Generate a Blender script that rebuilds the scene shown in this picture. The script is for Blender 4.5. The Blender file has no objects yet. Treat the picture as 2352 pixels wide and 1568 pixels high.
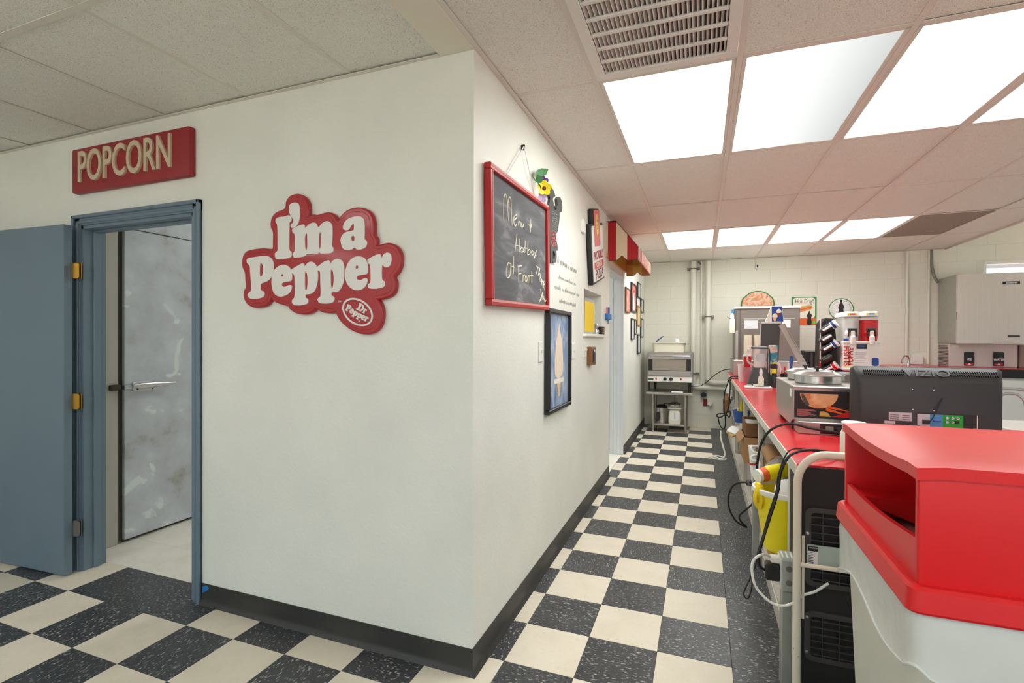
import bpy, bmesh, math, random
from mathutils import Vector, Matrix

random.seed(7)
scene = bpy.context.scene
COL = scene.collection
PI = math.pi

# ------------------------------------------------------------------ camera
CAM = (0.7893, -1.9964, 1.3839)
YAW, PITCH, ROLL = 0.362953, -0.005540, 0.003618
def setup_camera():
    f = Vector((-math.sin(YAW) * math.cos(PITCH), math.cos(YAW) * math.cos(PITCH), math.sin(PITCH)))
    r = Vector((math.cos(YAW), math.sin(YAW), 0.0))
    u = r.cross(f)
    c, s = math.cos(ROLL), math.sin(ROLL)
    r2, u2 = c * r + s * u, -s * r + c * u
    cd = bpy.data.cameras.new('camera'); co = bpy.data.objects.new('camera', cd); COL.objects.link(co)
    cd.sensor_fit = 'HORIZONTAL'; cd.sensor_width = 36.0; cd.lens = 1150.733 * 36.0 / 2352.0
    cd.clip_start = 0.02; cd.clip_end = 100
    m = Matrix((r2, u2, -f)).transposed().to_4x4(); m.translation = Vector(CAM)
    co.matrix_world = m
    scene.camera = co
setup_camera()

# ------------------------------------------------------------------ world, exposure
def setup_world():
    w = bpy.data.worlds.new('world'); scene.world = w; w.use_nodes = True
    nt = w.node_tree; nt.nodes.clear()
    out = nt.nodes.new('ShaderNodeOutputWorld'); bg = nt.nodes.new('ShaderNodeBackground')
    sky = nt.nodes.new('ShaderNodeTexSky'); sky.sky_type = 'HOSEK_WILKIE'
    sky.sun_direction = (0.3, -0.4, 0.85); sky.turbidity = 4.0; sky.ground_albedo = 0.4
    bg.inputs['Strength'].default_value = 6.0
    nt.links.new(sky.outputs[0], bg.inputs['Color']); nt.links.new(bg.outputs[0], out.inputs['Surface'])
setup_world()
vs = scene.view_settings
vs.view_transform = 'Standard'; vs.look = 'None'; vs.gamma = 1.0; vs.use_curve_mapping = False
vs.exposure = 0.2
sun = bpy.data.lights.new('sun', 'SUN'); sun.energy = 30.0; sun.angle = 0.02; sun.color = (1.0, 0.95, 0.88)
suno = bpy.data.objects.new('sun', sun); COL.objects.link(suno); suno.rotation_euler = (-0.6, -0.25, 0)
LIGHT = 8.6          # radiance of the ceiling diffusers

# ------------------------------------------------------------------ helpers
def lin(c):
    out = []
    for v in c[:3]:
        v = v / 255.0
        out.append(v / 12.92 if v <= 0.04045 else ((v + 0.055) / 1.055) ** 2.4)
    return tuple(out) + (1.0,)

MATS = {}
def N(nt, t, **kw):
    n = nt.nodes.new(t)
    for k, v in kw.items(): setattr(n, k, v)
    return n
def base_mat(name):
    m = bpy.data.materials.new(name); m.use_nodes = True
    nt = m.node_tree; b = nt.nodes['Principled BSDF']
    return m, nt, b
def mat(name, rgb, rough=0.5, metal=0.0, var=0.05, scale=14.0, bump=0.0, bscale=120.0, spec=None, stretch=None, trans=0.0, alpha=1.0, emit=0.0, coat=0.0):
    """plain procedural material: noise-varied colour, optional bump"""
    if name in MATS: return MATS[name]
    m, nt, b = base_mat(name)
    tc = N(nt, 'ShaderNodeTexCoord'); mp = N(nt, 'ShaderNodeMapping')
    if stretch: mp.inputs['Scale'].default_value = stretch
    nt.links.new(tc.outputs['Object'], mp.inputs['Vector'])
    no = N(nt, 'ShaderNodeTexNoise'); no.inputs['Scale'].default_value = scale; no.inputs['Detail'].default_value = 4
    nt.links.new(mp.outputs[0], no.inputs['Vector'])
    c = lin(rgb)
    mx = N(nt, 'ShaderNodeMix', data_type='RGBA')
    mx.inputs[6].default_value = tuple(max(0, x * (1 - var)) for x in c[:3]) + (1,)
    mx.inputs[7].default_value = tuple(min(1, x * (1 + var)) for x in c[:3]) + (1,)
    nt.links.new(no.outputs['Fac'], mx.inputs[0]); nt.links.new(mx.outputs[2], b.inputs['Base Color'])
    b.inputs['Roughness'].default_value = rough; b.inputs['Metallic'].default_value = metal
    if spec is not None: b.inputs['Specular IOR Level'].default_value = spec
    if coat: b.inputs['Coat Weight'].default_value = coat; b.inputs['Coat Roughness'].default_value = 0.08
    if trans: b.inputs['Transmission Weight'].default_value = trans
    if alpha < 1: b.inputs['Alpha'].default_value = alpha
    if emit:
        b.inputs['Emission Color'].default_value = c; b.inputs['Emission Strength'].default_value = emit
    if bump:
        n2 = N(nt, 'ShaderNodeTexNoise'); n2.inputs['Scale'].default_value = bscale; n2.inputs['Detail'].default_value = 3
        nt.links.new(mp.outputs[0], n2.inputs['Vector'])
        bp = N(nt, 'ShaderNodeBump'); bp.inputs['Strength'].default_value = bump; bp.inputs['Distance'].default_value = 0.004
        nt.links.new(n2.outputs['Fac'], bp.inputs['Height']); nt.links.new(bp.outputs[0], b.inputs['Normal'])
    MATS[name] = m
    return m

def ramp(nt, stops):
    r = N(nt, 'ShaderNodeValToRGB'); e = r.color_ramp.elements
    while len(e) < len(stops): e.new(0.5)
    for i, (p, c) in enumerate(stops): e[i].position = p; e[i].color = c
    return r

def plaster_mat(name, rgb):
    m, nt, b = base_mat(name)
    tc = N(nt, 'ShaderNodeNewGeometry')
    big = N(nt, 'ShaderNodeTexNoise'); big.inputs['Scale'].default_value = 2.2; big.inputs['Detail'].default_value = 5
    nt.links.new(tc.outputs['Position'], big.inputs['Vector'])
    c = lin(rgb)
    r = ramp(nt, [(0.3, tuple(x * 0.94 for x in c[:3]) + (1,)), (0.7, tuple(min(1, x * 1.03) for x in c[:3]) + (1,))])
    nt.links.new(big.outputs['Fac'], r.inputs[0]); nt.links.new(r.outputs[0], b.inputs['Base Color'])
    n1 = N(nt, 'ShaderNodeTexNoise'); n1.inputs['Scale'].default_value = 55; n1.inputs['Detail'].default_value = 4; n1.inputs['Distortion'].default_value = 1.2
    nt.links.new(tc.outputs['Position'], n1.inputs['Vector'])
    patch = N(nt, 'ShaderNodeMath', operation='MULTIPLY'); nt.links.new(n1.outputs['Fac'], patch.inputs[0]); nt.links.new(big.outputs['Fac'], patch.inputs[1])
    bp = N(nt, 'ShaderNodeBump'); bp.inputs['Strength'].default_value = 0.6; bp.inputs['Distance'].default_value = 0.006
    nt.links.new(patch.outputs[0], bp.inputs['Height']); nt.links.new(bp.outputs[0], b.inputs['Normal'])
    b.inputs['Roughness'].default_value = 0.45; b.inputs['Specular IOR Level'].default_value = 0.35
    MATS[name] = m
    return m

def tile_mat(name, rgb, dark):
    m, nt, b = base_mat(name)
    tc = N(nt, 'ShaderNodeTexCoord'); oi = N(nt, 'ShaderNodeObjectInfo')
    # quarter turn and shift of the grain for each tile
    mul = N(nt, 'ShaderNodeMath', operation='MULTIPLY'); mul.inputs[1].default_value = 37.0
    nt.links.new(oi.outputs['Random'], mul.inputs[0])
    addv = N(nt, 'ShaderNodeVectorMath', operation='ADD')
    cmb = N(nt, 'ShaderNodeCombineXYZ')
    for i in range(3): nt.links.new(mul.outputs[0], cmb.inputs[i])
    nt.links.new(tc.outputs['Object'], addv.inputs[0]); nt.links.new(cmb.outputs[0], addv.inputs[1])
    rot = N(nt, 'ShaderNodeVectorRotate', rotation_type='Z_AXIS')
    gt = N(nt, 'ShaderNodeMath', operation='GREATER_THAN'); gt.inputs[1].default_value = 0.5
    nt.links.new(oi.outputs['Random'], gt.inputs[0])
    ang = N(nt, 'ShaderNodeMath', operation='MULTIPLY'); ang.inputs[1].default_value = PI / 2
    nt.links.new(gt.outputs[0], ang.inputs[0]); nt.links.new(ang.outputs[0], rot.inputs['Angle'])
    nt.links.new(addv.outputs[0], rot.inputs['Vector'])
    mp = N(nt, 'ShaderNodeMapping'); mp.inputs['Scale'].default_value = (60, 150, 1) if dark else (40, 90, 1)
    nt.links.new(rot.outputs[0], mp.inputs['Vector'])
    fl = N(nt, 'ShaderNodeTexNoise'); fl.inputs['Scale'].default_value = 1.0; fl.inputs['Detail'].default_value = 2.5
    nt.links.new(mp.outputs[0], fl.inputs['Vector'])
    big = N(nt, 'ShaderNodeTexNoise'); big.inputs['Scale'].default_value = 7.0; big.inputs['Detail'].default_value = 4
    nt.links.new(addv.outputs[0], big.inputs['Vector'])
    c = lin(rgb)
    if dark:
        st = [(0.0, c), (0.575, c), (0.63, lin((112, 112, 114))), (0.69, lin((198, 198, 194)))]
    else:
        st = [(0.0, tuple(x * 0.86 for x in c[:3]) + (1,)), (0.34, tuple(x * 0.95 for x in c[:3]) + (1,)), (0.42, c), (1.0, c)]
    r = ramp(nt, st); nt.links.new(fl.outputs['Fac'], r.inputs[0])
    mx = N(nt, 'ShaderNodeMix', data_type='RGBA', blend_type='MIX')
    r2 = ramp(nt, [(0.42, (0, 0, 0, 1)), (0.75, (1, 1, 1, 1))]); nt.links.new(big.outputs['Fac'], r2.inputs[0])
    sc = N(nt, 'ShaderNodeMath', operation='MULTIPLY'); sc.inputs[1].default_value = 0.30 if dark else 0.35
    nt.links.new(r2.outputs[0], sc.inputs[0]); nt.links.new(sc.outputs[0], mx.inputs[0])
    nt.links.new(r.outputs[0], mx.inputs[6])
    mx.inputs[7].default_value = lin((92, 94, 98)) if dark else lin((206, 196, 172))
    nt.links.new(mx.outputs[2], b.inputs['Base Color'])
    b.inputs['Roughness'].default_value = 0.36 if dark else 0.42
    b.inputs['Specular IOR Level'].default_value = 0.4
    MATS[name] = m
    return m

def acoustic_mat(name, rgb):
    m, nt, b = base_mat(name)
    tc = N(nt, 'ShaderNodeTexCoord'); oi = N(nt, 'ShaderNodeObjectInfo')
    mul = N(nt, 'ShaderNodeMath', operation='MULTIPLY'); mul.inputs[1].default_value = 21.0
    nt.links.new(oi.outputs['Random'], mul.inputs[0])
    addv = N(nt, 'ShaderNodeVectorMath', operation='ADD'); nt.links.new(tc.outputs['Object'], addv.inputs[0])
    cmb = N(nt, 'ShaderNodeCombineXYZ'); nt.links.new(mul.outputs[0], cmb.inputs[0]); nt.links.new(cmb.outputs[0], addv.inputs[1])
    n1 = N(nt, 'ShaderNodeTexNoise'); n1.inputs['Scale'].default_value = 92; n1.inputs['Detail'].default_value = 1.5; n1.inputs['Distortion'].default_value = 6.0
    nt.links.new(addv.outputs[0], n1.inputs['Vector'])
    c = lin(rgb)
    r = ramp(nt, [(0.0, lin((112, 98, 84))), (0.335, lin((134, 120, 106))), (0.375, tuple(x * 0.93 for x in c[:3]) + (1,)), (0.42, c)])
    nt.links.new(n1.outputs['Fac'], r.inputs[0]); nt.links.new(r.outputs[0], b.inputs['Base Color'])
    r2 = ramp(nt, [(0.31, (0, 0, 0, 1)), (0.42, (1, 1, 1, 1))]); nt.links.new(n1.outputs['Fac'], r2.inputs[0])
    bp = N(nt, 'ShaderNodeBump'); bp.inputs['Strength'].default_value = 0.5; bp.inputs['Distance'].default_value = 0.003
    nt.links.new(r2.outputs[0], bp.inputs['Height']); nt.links.new(bp.outputs[0], b.inputs['Normal'])
    b.inputs['Roughness'].default_value = 0.95; b.inputs['Specular IOR Level'].default_value = 0.1
    MATS[name] = m
    return m

def steel_mat(name, rgb, rough=0.32, axis=2):
    m, nt, b = base_mat(name)
    tc = N(nt, 'ShaderNodeTexCoord'); mp = N(nt, 'ShaderNodeMapping')
    s = [140, 140, 140]; s[axis] = 1.5; mp.inputs['Scale'].default_value = s
    nt.links.new(tc.outputs['Object'], mp.inputs['Vector'])
    n1 = N(nt, 'ShaderNodeTexNoise'); n1.inputs['Scale'].default_value = 1.0; n1.inputs['Detail'].default_value = 2
    nt.links.new(mp.outputs[0], n1.inputs['Vector'])
    c = lin(rgb)
    r = ramp(nt, [(0.3, tuple(x * 0.9 for x in c[:3]) + (1,)), (0.7, c)]); nt.links.new(n1.outputs['Fac'], r.inputs[0])
    nt.links.new(r.outputs[0], b.inputs['Base Color'])
    mr = N(nt, 'ShaderNodeMapRange'); mr.inputs[3].default_value = rough * 0.8; mr.inputs[4].default_value = rough * 1.25
    nt.links.new(n1.outputs['Fac'], mr.inputs[0]); nt.links.new(mr.outputs[0], b.inputs['Roughness'])
    b.inputs['Metallic'].default_value = 0.92
    MATS[name] = m
    return m

def cooler_mat(name):
    """worn grey metal skin with pale scraped patches and a brown smear"""
    m, nt, b = base_mat(name)
    tc = N(nt, 'ShaderNodeTexCoord')
    n1 = N(nt, 'ShaderNodeTexNoise'); n1.inputs['Scale'].default_value = 4.0; n1.inputs['Detail'].default_value = 5; n1.inputs['Roughness'].default_value = 0.6
    n2 = N(nt, 'ShaderNodeTexNoise'); n2.inputs['Scale'].default_value = 4.2; n2.inputs['Detail'].default_value = 6; n2.inputs['Distortion'].default_value = 0.6
    nt.links.new(tc.outputs['Object'], n1.inputs['Vector']); nt.links.new(tc.outputs['Object'], n2.inputs['Vector'])
    r1 = ramp(nt, [(0.28, lin((150, 146, 132))), (0.42, lin((182, 185, 192))), (0.7, lin((204, 209, 218)))])
    nt.links.new(n1.outputs['Fac'], r1.inputs[0])
    r2 = ramp(nt, [(0.615, (0, 0, 0, 1)), (0.64, (1, 1, 1, 1))]); nt.links.new(n2.outputs['Fac'], r2.inputs[0])
    mx = N(nt, 'ShaderNodeMix', data_type='RGBA'); mx.inputs[7].default_value = lin((214, 222, 224))
    nt.links.new(r2.outputs[0], mx.inputs[0]); nt.links.new(r1.outputs[0], mx.inputs[6]); nt.links.new(mx.outputs[2], b.inputs['Base Color'])
    b.inputs['Metallic'].default_value = 0.1; b.inputs['Roughness'].default_value = 0.42
    MATS[name] = m
    return m

def chalk_mat(name):
    m, nt, b = base_mat(name)
    tc = N(nt, 'ShaderNodeTexCoord')
    mp = N(nt, 'ShaderNodeMapping'); mp.inputs['Scale'].default_value = (1, 1.6, 6); mp.inputs['Rotation'].default_value = (0.5, 0, 0)
    nt.links.new(tc.outputs['Object'], mp.inputs['Vector'])
    n1 = N(nt, 'ShaderNodeTexNoise'); n1.inputs['Scale'].default_value = 2.2; n1.inputs['Detail'].default_value = 7; n1.inputs['Distortion'].default_value = 0.9
    nt.links.new(mp.outputs[0], n1.inputs['Vector'])
    r = ramp(nt, [(0.3, lin((84, 85, 88))), (0.55, lin((104, 105, 108))), (0.72, lin((150, 150, 152)))])
    nt.links.new(n1.outputs['Fac'], r.inputs[0]); nt.links.new(r.outputs[0], b.inputs['Base Color'])
    b.inputs['Roughness'].default_value = 0.8
    MATS[name] = m
    return m

def patch_mat(name, stops, scale=6.0, rough=0.5, distortion=1.0, stretch=(1, 1, 1), detail=3.0):
    """several colours blended by noise (printed pictures, packaging)"""
    if name in MATS: return MATS[name]
    m, nt, b = base_mat(name)
    tc = N(nt, 'ShaderNodeTexCoord'); mp = N(nt, 'ShaderNodeMapping'); mp.inputs['Scale'].default_value = stretch
    nt.links.new(tc.outputs['Object'], mp.inputs['Vector'])
    n1 = N(nt, 'ShaderNodeTexNoise'); n1.inputs['Scale'].default_value = scale; n1.inputs['Detail'].default_value = detail; n1.inputs['Distortion'].default_value = distortion
    nt.links.new(mp.outputs[0], n1.inputs['Vector'])
    r = ramp(nt, [(p, lin(c)) for p, c in stops]); nt.links.new(n1.outputs['Fac'], r.inputs[0])
    nt.links.new(r.outputs[0], b.inputs['Base Color']); b.inputs['Roughness'].default_value = rough
    MATS[name] = m
    return m

def lamp_mat(name, strength, dead=False):
    """acrylic prismatic diffuser lit by tubes that run along y"""
    m, nt, b = base_mat(name)
    nt.nodes.remove(b)
    out = nt.nodes['Material Output']; em = N(nt, 'ShaderNodeEmission')
    tc = N(nt, 'ShaderNodeTexCoord'); sx = N(nt, 'ShaderNodeSeparateXYZ'); nt.links.new(tc.outputs['Object'], sx.inputs[0])
    mr = N(nt, 'ShaderNodeMapRange'); mr.inputs[1].default_value = -0.29; mr.inputs[2].default_value = 0.29
    nt.links.new(sx.outputs[0], mr.inputs[0])
    if dead: st = [(0.0, 0.55), (0.2, 1.0), (0.42, 0.45), (0.56, 0.105), (1.0, 0.072)]
    else: st = [(0.0, 0.72), (0.25, 1.0), (0.5, 0.8), (0.75, 1.0), (1.0, 0.72)]
    r = ramp(nt, [(p, (v, v, v, 1)) for p, v in st]); nt.links.new(mr.outputs[0], r.inputs[0])
    mu = N(nt, 'ShaderNodeMath', operation='MULTIPLY'); mu.inputs[1].default_value = strength
    nt.links.new(r.outputs[0], mu.inputs[0]); nt.links.new(mu.outputs[0], em.inputs['Strength'])
    em.inputs['Color'].default_value = (0.975, 1.0, 0.965, 1)
    nt.links.new(em.outputs[0], out.inputs['Surface'])
    MATS[name] = m
    return m

def glass_mat(name, rgb=(255, 255, 255), rough=0.03, ior=1.3, alpha=None):
    m, nt, b = base_mat(name)
    b.inputs['Base Color'].default_value = lin(rgb); b.inputs['Roughness'].default_value = rough
    b.inputs['IOR'].default_value = ior; b.inputs['Transmission Weight'].default_value = 1.0
    if alpha is not None: b.inputs['Alpha'].default_value = alpha; b.inputs['Transmission Weight'].default_value = 0.0
    MATS[name] = m
    return m

ORIG = {}
class MB:
    def __init__(self): self.bm = bmesh.new()
    def box(self, x0, x1, y0, y1, z0, z1, b=0.0, seg=1, rot=None, piv=None):
        bm = self.bm
        mt = Matrix.Translation(((x0 + x1) / 2, (y0 + y1) / 2, (z0 + z1) / 2)) @ Matrix.Diagonal((abs(x1 - x0), abs(y1 - y0), abs(z1 - z0), 1))
        g = bmesh.ops.create_cube(bm, size=1.0, matrix=mt)
        vs_ = g['verts']
        if b > 0:
            ed = list({e for v in vs_ for e in v.link_edges})
            g2 = bmesh.ops.bevel(bm, geom=ed, offset=b, segments=seg, affect='EDGES', profile=0.6, clamp_overlap=True)
            vs_ = list({v for f in g2['faces'] for v in f.verts} | {v for v in vs_ if v.is_valid})
        if rot is not None:
            p = Vector(piv if piv else ((x0 + x1) / 2, (y0 + y1) / 2, (z0 + z1) / 2))
            bmesh.ops.rotate(bm, cent=p, matrix=rot, verts=vs_)
        return self
    def cyl(self, p0, p1, r0, r1=None, n=20):
        return self.sweep([p0, p1], [r0, r0 if r1 is None else r1], n)
    def sweep(self, pts, radii, n=10, closed=False, cap=True):
        bm = self.bm; pts = [Vector(p) for p in pts]; k = len(pts)
        if not hasattr(radii, '__len__'): radii = [radii] * k
        rings = []; up = None
        for i in range(k):
            if closed: t = pts[(i + 1) % k] - pts[i - 1]
            else: t = pts[min(i + 1, k - 1)] - pts[max(i - 1, 0)]
            if t.length < 1e-9: t = Vector((0, 0, 1))
            t.normalize()
            if up is None:
                a = Vector((0, 0, 1)) if abs(t.z) < 0.9 else Vector((1, 0, 0))
                up = (a - t * a.dot(t)).normalized()
            else:
                up = up - t * up.dot(t)
                if up.length < 1e-6:
                    a = Vector((0, 0, 1)) if abs(t.z) < 0.9 else Vector((1, 0, 0)); up = a - t * a.dot(t)
                up.normalize()
            s = t.cross(up)
            rings.append([bm.verts.new(pts[i] + (up * math.cos(2 * PI * j / n) + s * math.sin(2 * PI * j / n)) * radii[i]) for j in range(n)])
        for i in range(k if closed else k - 1):
            a, b2 = rings[i], rings[(i + 1) % k]
            for j in range(n): bm.faces.new((a[j], a[(j + 1) % n], b2[(j + 1) % n], b2[j]))
        if cap and not closed:
            bm.faces.new(list(reversed(rings[0]))); bm.faces.new(rings[-1])
        return self
    def tube(self, pts, r, n=8, res=6, closed=False):
        return self.sweep(smooth(pts, res, closed), r, n, closed)
    def lathe(self, c, prof, n=32, axis=(0, 0, 1)):
        """profile of (radius, height) turned about an axis through c"""
        bm = self.bm; c = Vector(c); ax = Vector(axis).normalized()
        a = Vector((1, 0, 0)) if abs(ax.x) < 0.9 else Vector((0, 1, 0))
        e1 = (a - ax * a.dot(ax)).normalized(); e2 = ax.cross(e1)
        rings = []
        for r, h in prof:
            if r < 1e-6: rings.append([bm.verts.new(c + ax * h)])
            else: rings.append([bm.verts.new(c + ax * h + (e1 * math.cos(2 * PI * j / n) + e2 * math.sin(2 * PI * j / n)) * r) for j in range(n)])
        for a_, b_ in zip(rings, rings[1:]):
            for j in range(n):
                q = [a_[j % len(a_)], a_[(j + 1) % len(a_)], b_[(j + 1) % len(b_)], b_[j % len(b_)]]
                u = []
                for v in q:
                    if v not in u: u.append(v)
                if len(u) > 2: bm.faces.new(u)
        return self
    def prism(self, poly, o, a, b, d):
        """polygon (s,t) in the plane o + s*a + t*b, pushed by the vector d"""
        bm = self.bm; o, a, b, d = Vector(o), Vector(a), Vector(b), Vector(d)
        v0 = [bm.verts.new(o + a * s + b * t) for s, t in poly]
        v1 = [bm.verts.new(o + a * s + b * t + d) for s, t in poly]
        n = len(poly)
        bm.faces.new(v0); bm.faces.new(list(reversed(v1)))
        for i in range(n): bm.faces.new((v0[i], v1[i], v1[(i + 1) % n], v0[(i + 1) % n]))
        return self
    def loft(self, rings, cap=True, close=True):
        bm = self.bm
        rr = [[bm.verts.new(Vector(p)) for p in r] for r in rings]
        n = len(rr[0])
        for a, b in zip(rr, rr[1:]):
            for j in range(n if close else n - 1): bm.faces.new((a[j], a[(j + 1) % n], b[(j + 1) % n], b[j]))
        if cap and close: bm.faces.new(list(reversed(rr[0]))); bm.faces.new(rr[-1])
        return self
    def mesh(self, me, mtx):
        """append a mesh datablock under a matrix"""
        t = bmesh.new(); t.from_mesh(me); bmesh.ops.transform(t, matrix=mtx, verts=t.verts)
        tmp = bpy.data.meshes.new('tmp'); t.to_mesh(tmp); t.free()
        self.bm.from_mesh(tmp); bpy.data.meshes.remove(tmp)
        return self
    def build(self, name, m, parent=None, angle=35, local=False, label=None):
        bm = self.bm
        bmesh.ops.recalc_face_normals(bm, faces=bm.faces)
        me = bpy.data.meshes.new(name)
        if local or not bm.verts: o = Vector((0, 0, 0))
        elif parent is not None: o = ORIG.get(parent.name, Vector((0, 0, 0)))
        else:
            xs = [v.co.x for v in bm.verts]; ys = [v.co.y for v in bm.verts]; zs = [v.co.z for v in bm.verts]
            o = Vector(((min(xs) + max(xs)) / 2, (min(ys) + max(ys)) / 2, min(zs)))
        bmesh.ops.translate(bm, vec=-o, verts=bm.verts)
        bm.to_mesh(me); bm.free()
        me.materials.append(m if not isinstance(m, str) else MATS[m])
        for p in me.polygons: p.use_smooth = True
        me.set_sharp_from_angle(angle=math.radians(angle))
        ob = bpy.data.objects.new(name, me); COL.objects.link(ob)
        if parent is not None: ob.parent = parent; ORIG[ob.name] = o
        else: ob.location = o; ORIG[ob.name] = o.copy()
        if label: ob['label'] = label
        return ob

def smooth(pts, res=6, closed=False):
    """Catmull-Rom through 2D or 3D points"""
    P = [Vector(p) for p in pts]; n = len(P)
    if n < 3: return P
    out = []
    for i in range(n if closed else n - 1):
        p0 = P[i - 1] if (closed or i > 0) else P[0]
        p1, p2 = P[i], P[(i + 1) % n]
        p3 = P[(i + 2) % n] if (closed or i + 2 < n) else P[-1]
        for k in range(res):
            t = k / res
            out.append(0.5 * ((2 * p1) + (p2 - p0) * t + (2 * p0 - 5 * p1 + 4 * p2 - p3) * t * t + (3 * p1 - p0 - 3 * p2 + p3) * t ** 3))
    if not closed: out.append(P[-1])
    return out

def tag(o, label, cat, group=None):
    o['label'] = label; o['category'] = cat
    if group: o['group'] = group
    return o
def thing(name, label, cat, loc, group=None, rot=None):
    o = bpy.data.objects.new(name, None); COL.objects.link(o); o.empty_display_size = 0.05
    o.location = loc; ORIG[o.name] = Vector(loc) if rot is None else Vector((0, 0, 0))
    if rot: o.rotation_euler = rot
    return tag(o, label, cat, group)
def struct(o): o['kind'] = 'structure'; return o

# flat outlines (with holes) and lettering become meshes through curves
def outline_mesh(loops, depth, bevel=0.0, res=1):
    cu = bpy.data.curves.new('outline', 'CURVE'); cu.dimensions = '2D'; cu.fill_mode = 'BOTH'
    cu.extrude = depth / 2; cu.bevel_depth = bevel; cu.bevel_resolution = res
    for lp in loops:
        sp = cu.splines.new('POLY'); sp.points.add(len(lp) - 1); sp.use_cyclic_u = True
        for p, q in zip(sp.points, lp): p.co = (q[0], q[1], 0, 1)
    ob = bpy.data.objects.new('outline', cu)
    me = bpy.data.meshes.new_from_object(ob)
    bpy.data.objects.remove(ob); bpy.data.curves.remove(cu)
    return me
def text_mesh(body, size=1.0, depth=0.002, align='CENTER', bevel=0.0, fat=0.0, shear=0.0, xs=1.0):
    cu = bpy.data.curves.new('lettering', 'FONT'); cu.body = body; cu.size = size; cu.extrude = depth / 2
    cu.align_x = align; cu.align_y = 'CENTER'; cu.bevel_depth = bevel; cu.offset = fat; cu.shear = shear; cu.resolution_u = 4
    ob = bpy.data.objects.new('lettering', cu)
    me = bpy.data.meshes.new_from_object(ob)
    bpy.data.objects.remove(ob); bpy.data.curves.remove(cu)
    return me
def frame_mtx(o, a, b):
    """local x -> a, local y -> b, local z -> a x b"""
    a, b = Vector(a), Vector(b); n = a.cross(b).normalized()
    m = Matrix((a, b, n)).transposed().to_4x4(); m.translation = Vector(o)
    return m
def lettering(name, body, size, o, a, b, m, parent, depth=0.002, fat=0.0, shear=0.0, bevel=0.0, align='CENTER', local=False):
    q = MB(); q.mesh(text_mesh(body, size, depth, align, bevel, fat, shear), frame_mtx(o, a, b))
    return q.build(name, m, parent, angle=30, local=local)
def copy_tree(o, parent=None):
    c = o.copy(); COL.objects.link(c); c.parent = parent
    for ch in list(o.children): copy_tree(ch, c)
    return c
def circle(cx, cy, r, n=32, ry=None, rot=0.0):
    ry = r if ry is None else ry; out = []
    for i in range(n):
        t = 2 * PI * i / n; x, y = r * math.cos(t), ry * math.sin(t)
        out.append((cx + x * math.cos(rot) - y * math.sin(rot), cy + x * math.sin(rot) + y * math.cos(rot)))
    return out
def rrect(x0, x1, y0, y1, r, n=5):
    out = []
    for cx, cy, a0 in ((x1 - r, y1 - r, 0), (x0 + r, y1 - r, PI / 2), (x0 + r, y0 + r, PI), (x1 - r, y0 + r, 3 * PI / 2)):
        for i in range(n + 1):
            t = a0 + PI / 2 * i / n; out.append((cx + r * math.cos(t), cy + r * math.sin(t)))
    return out

# ------------------------------------------------------------------ materials
plaster_mat('wall_paint', (234, 235, 226))
plaster_mat('wall_paint_corridor', (236, 234, 226))
mat('block_paint', (228, 226, 212), 0.5, bump=0.25, bscale=90, var=0.03)
mat('mortar', (220, 218, 204), 0.7)
tile_mat('tile_cream', (232, 222, 203), False)
tile_mat('tile_white', (236, 232, 222), False)
tile_mat('tile_black', (58, 59, 62), True)
mat('concrete', (206, 202, 194), 0.8)
mat('grout', (70, 66, 58), 0.8)
acoustic_mat('acoustic', (242, 241, 233))
mat('tee_paint', (228, 222, 212), 0.5, var=0.02)
mat('grey_panel', (150, 138, 126), 0.8, scale=40, var=0.08)
mat('ceiling_board', (234, 230, 214), 0.7, var=0.02)
mat('rubber_base', (50, 50, 48), 0.45, var=0.12, scale=8)
mat('door_blue', (108, 127, 141), 0.42, var=0.05, scale=5, bump=0.06, bscale=60)
mat('jamb_white', (226, 231, 234), 0.4, var=0.02)
mat('brass', (196, 150, 62), 0.35, 0.85, var=0.15)
mat('old_steel', (130, 126, 122), 0.5, 0.7, var=0.12)
cooler_mat('cooler_skin')
mat('cooler_frame', (178, 176, 168), 0.5, 0.1, var=0.07, scale=5)
mat('gasket', (58, 52, 44), 0.7)
mat('chrome', (214, 214, 216), 0.16, 1.0, var=0.02)
mat('cast_chrome', (200, 200, 204), 0.28, 0.95, var=0.06)
steel_mat('steel', (186, 180, 174), 0.34)
steel_mat('steel_h', (186, 178, 172), 0.3, axis=0)
steel_mat('steel_warm', (212, 203, 195), 0.5); MATS['steel_warm'].node_tree.nodes['Principled BSDF'].inputs['Metallic'].default_value = 0.4
steel_mat('steel_pot', (206, 204, 200), 0.22)
mat('sign_red', (172, 34, 40), 0.38, var=0.06, coat=0.2)
mat('sign_white', (232, 230, 224), 0.45, var=0.02)
mat('wood_red', (150, 36, 42), 0.5, var=0.16, scale=9, bump=0.1)
mat('letter_tan', (206, 188, 158), 0.6, var=0.06)
mat('frame_red', (178, 22, 28), 0.4, var=0.1)
mat('frame_worn', (214, 150, 144), 0.7, var=0.35, scale=90)
chalk_mat('chalk_board')
mat('chalk', (236, 230, 208), 0.9, var=0.1, scale=120)
mat('black_plastic', (30, 29, 30), 0.42, var=0.08)
mat('black_matte', (32, 29, 29), 0.65, var=0.1, bump=0.05, bscale=400)
mat('dark_grey', (72, 72, 70), 0.55, var=0.08)
mat('black_frame', (32, 32, 33), 0.35, var=0.08)
mat('counter_red', (208, 34, 44), 0.22, var=0.07, scale=6, stretch=(1, 3, 1))
mat('counter_edge', (214, 212, 200), 0.5, var=0.06)
mat('shelf_white', (214, 208, 196), 0.55, var=0.07, scale=8)
mat('bin_red', (222, 26, 32), 0.34, var=0.09, scale=5)
mat('bin_white', (216, 216, 204), 0.42, var=0.03)
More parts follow.
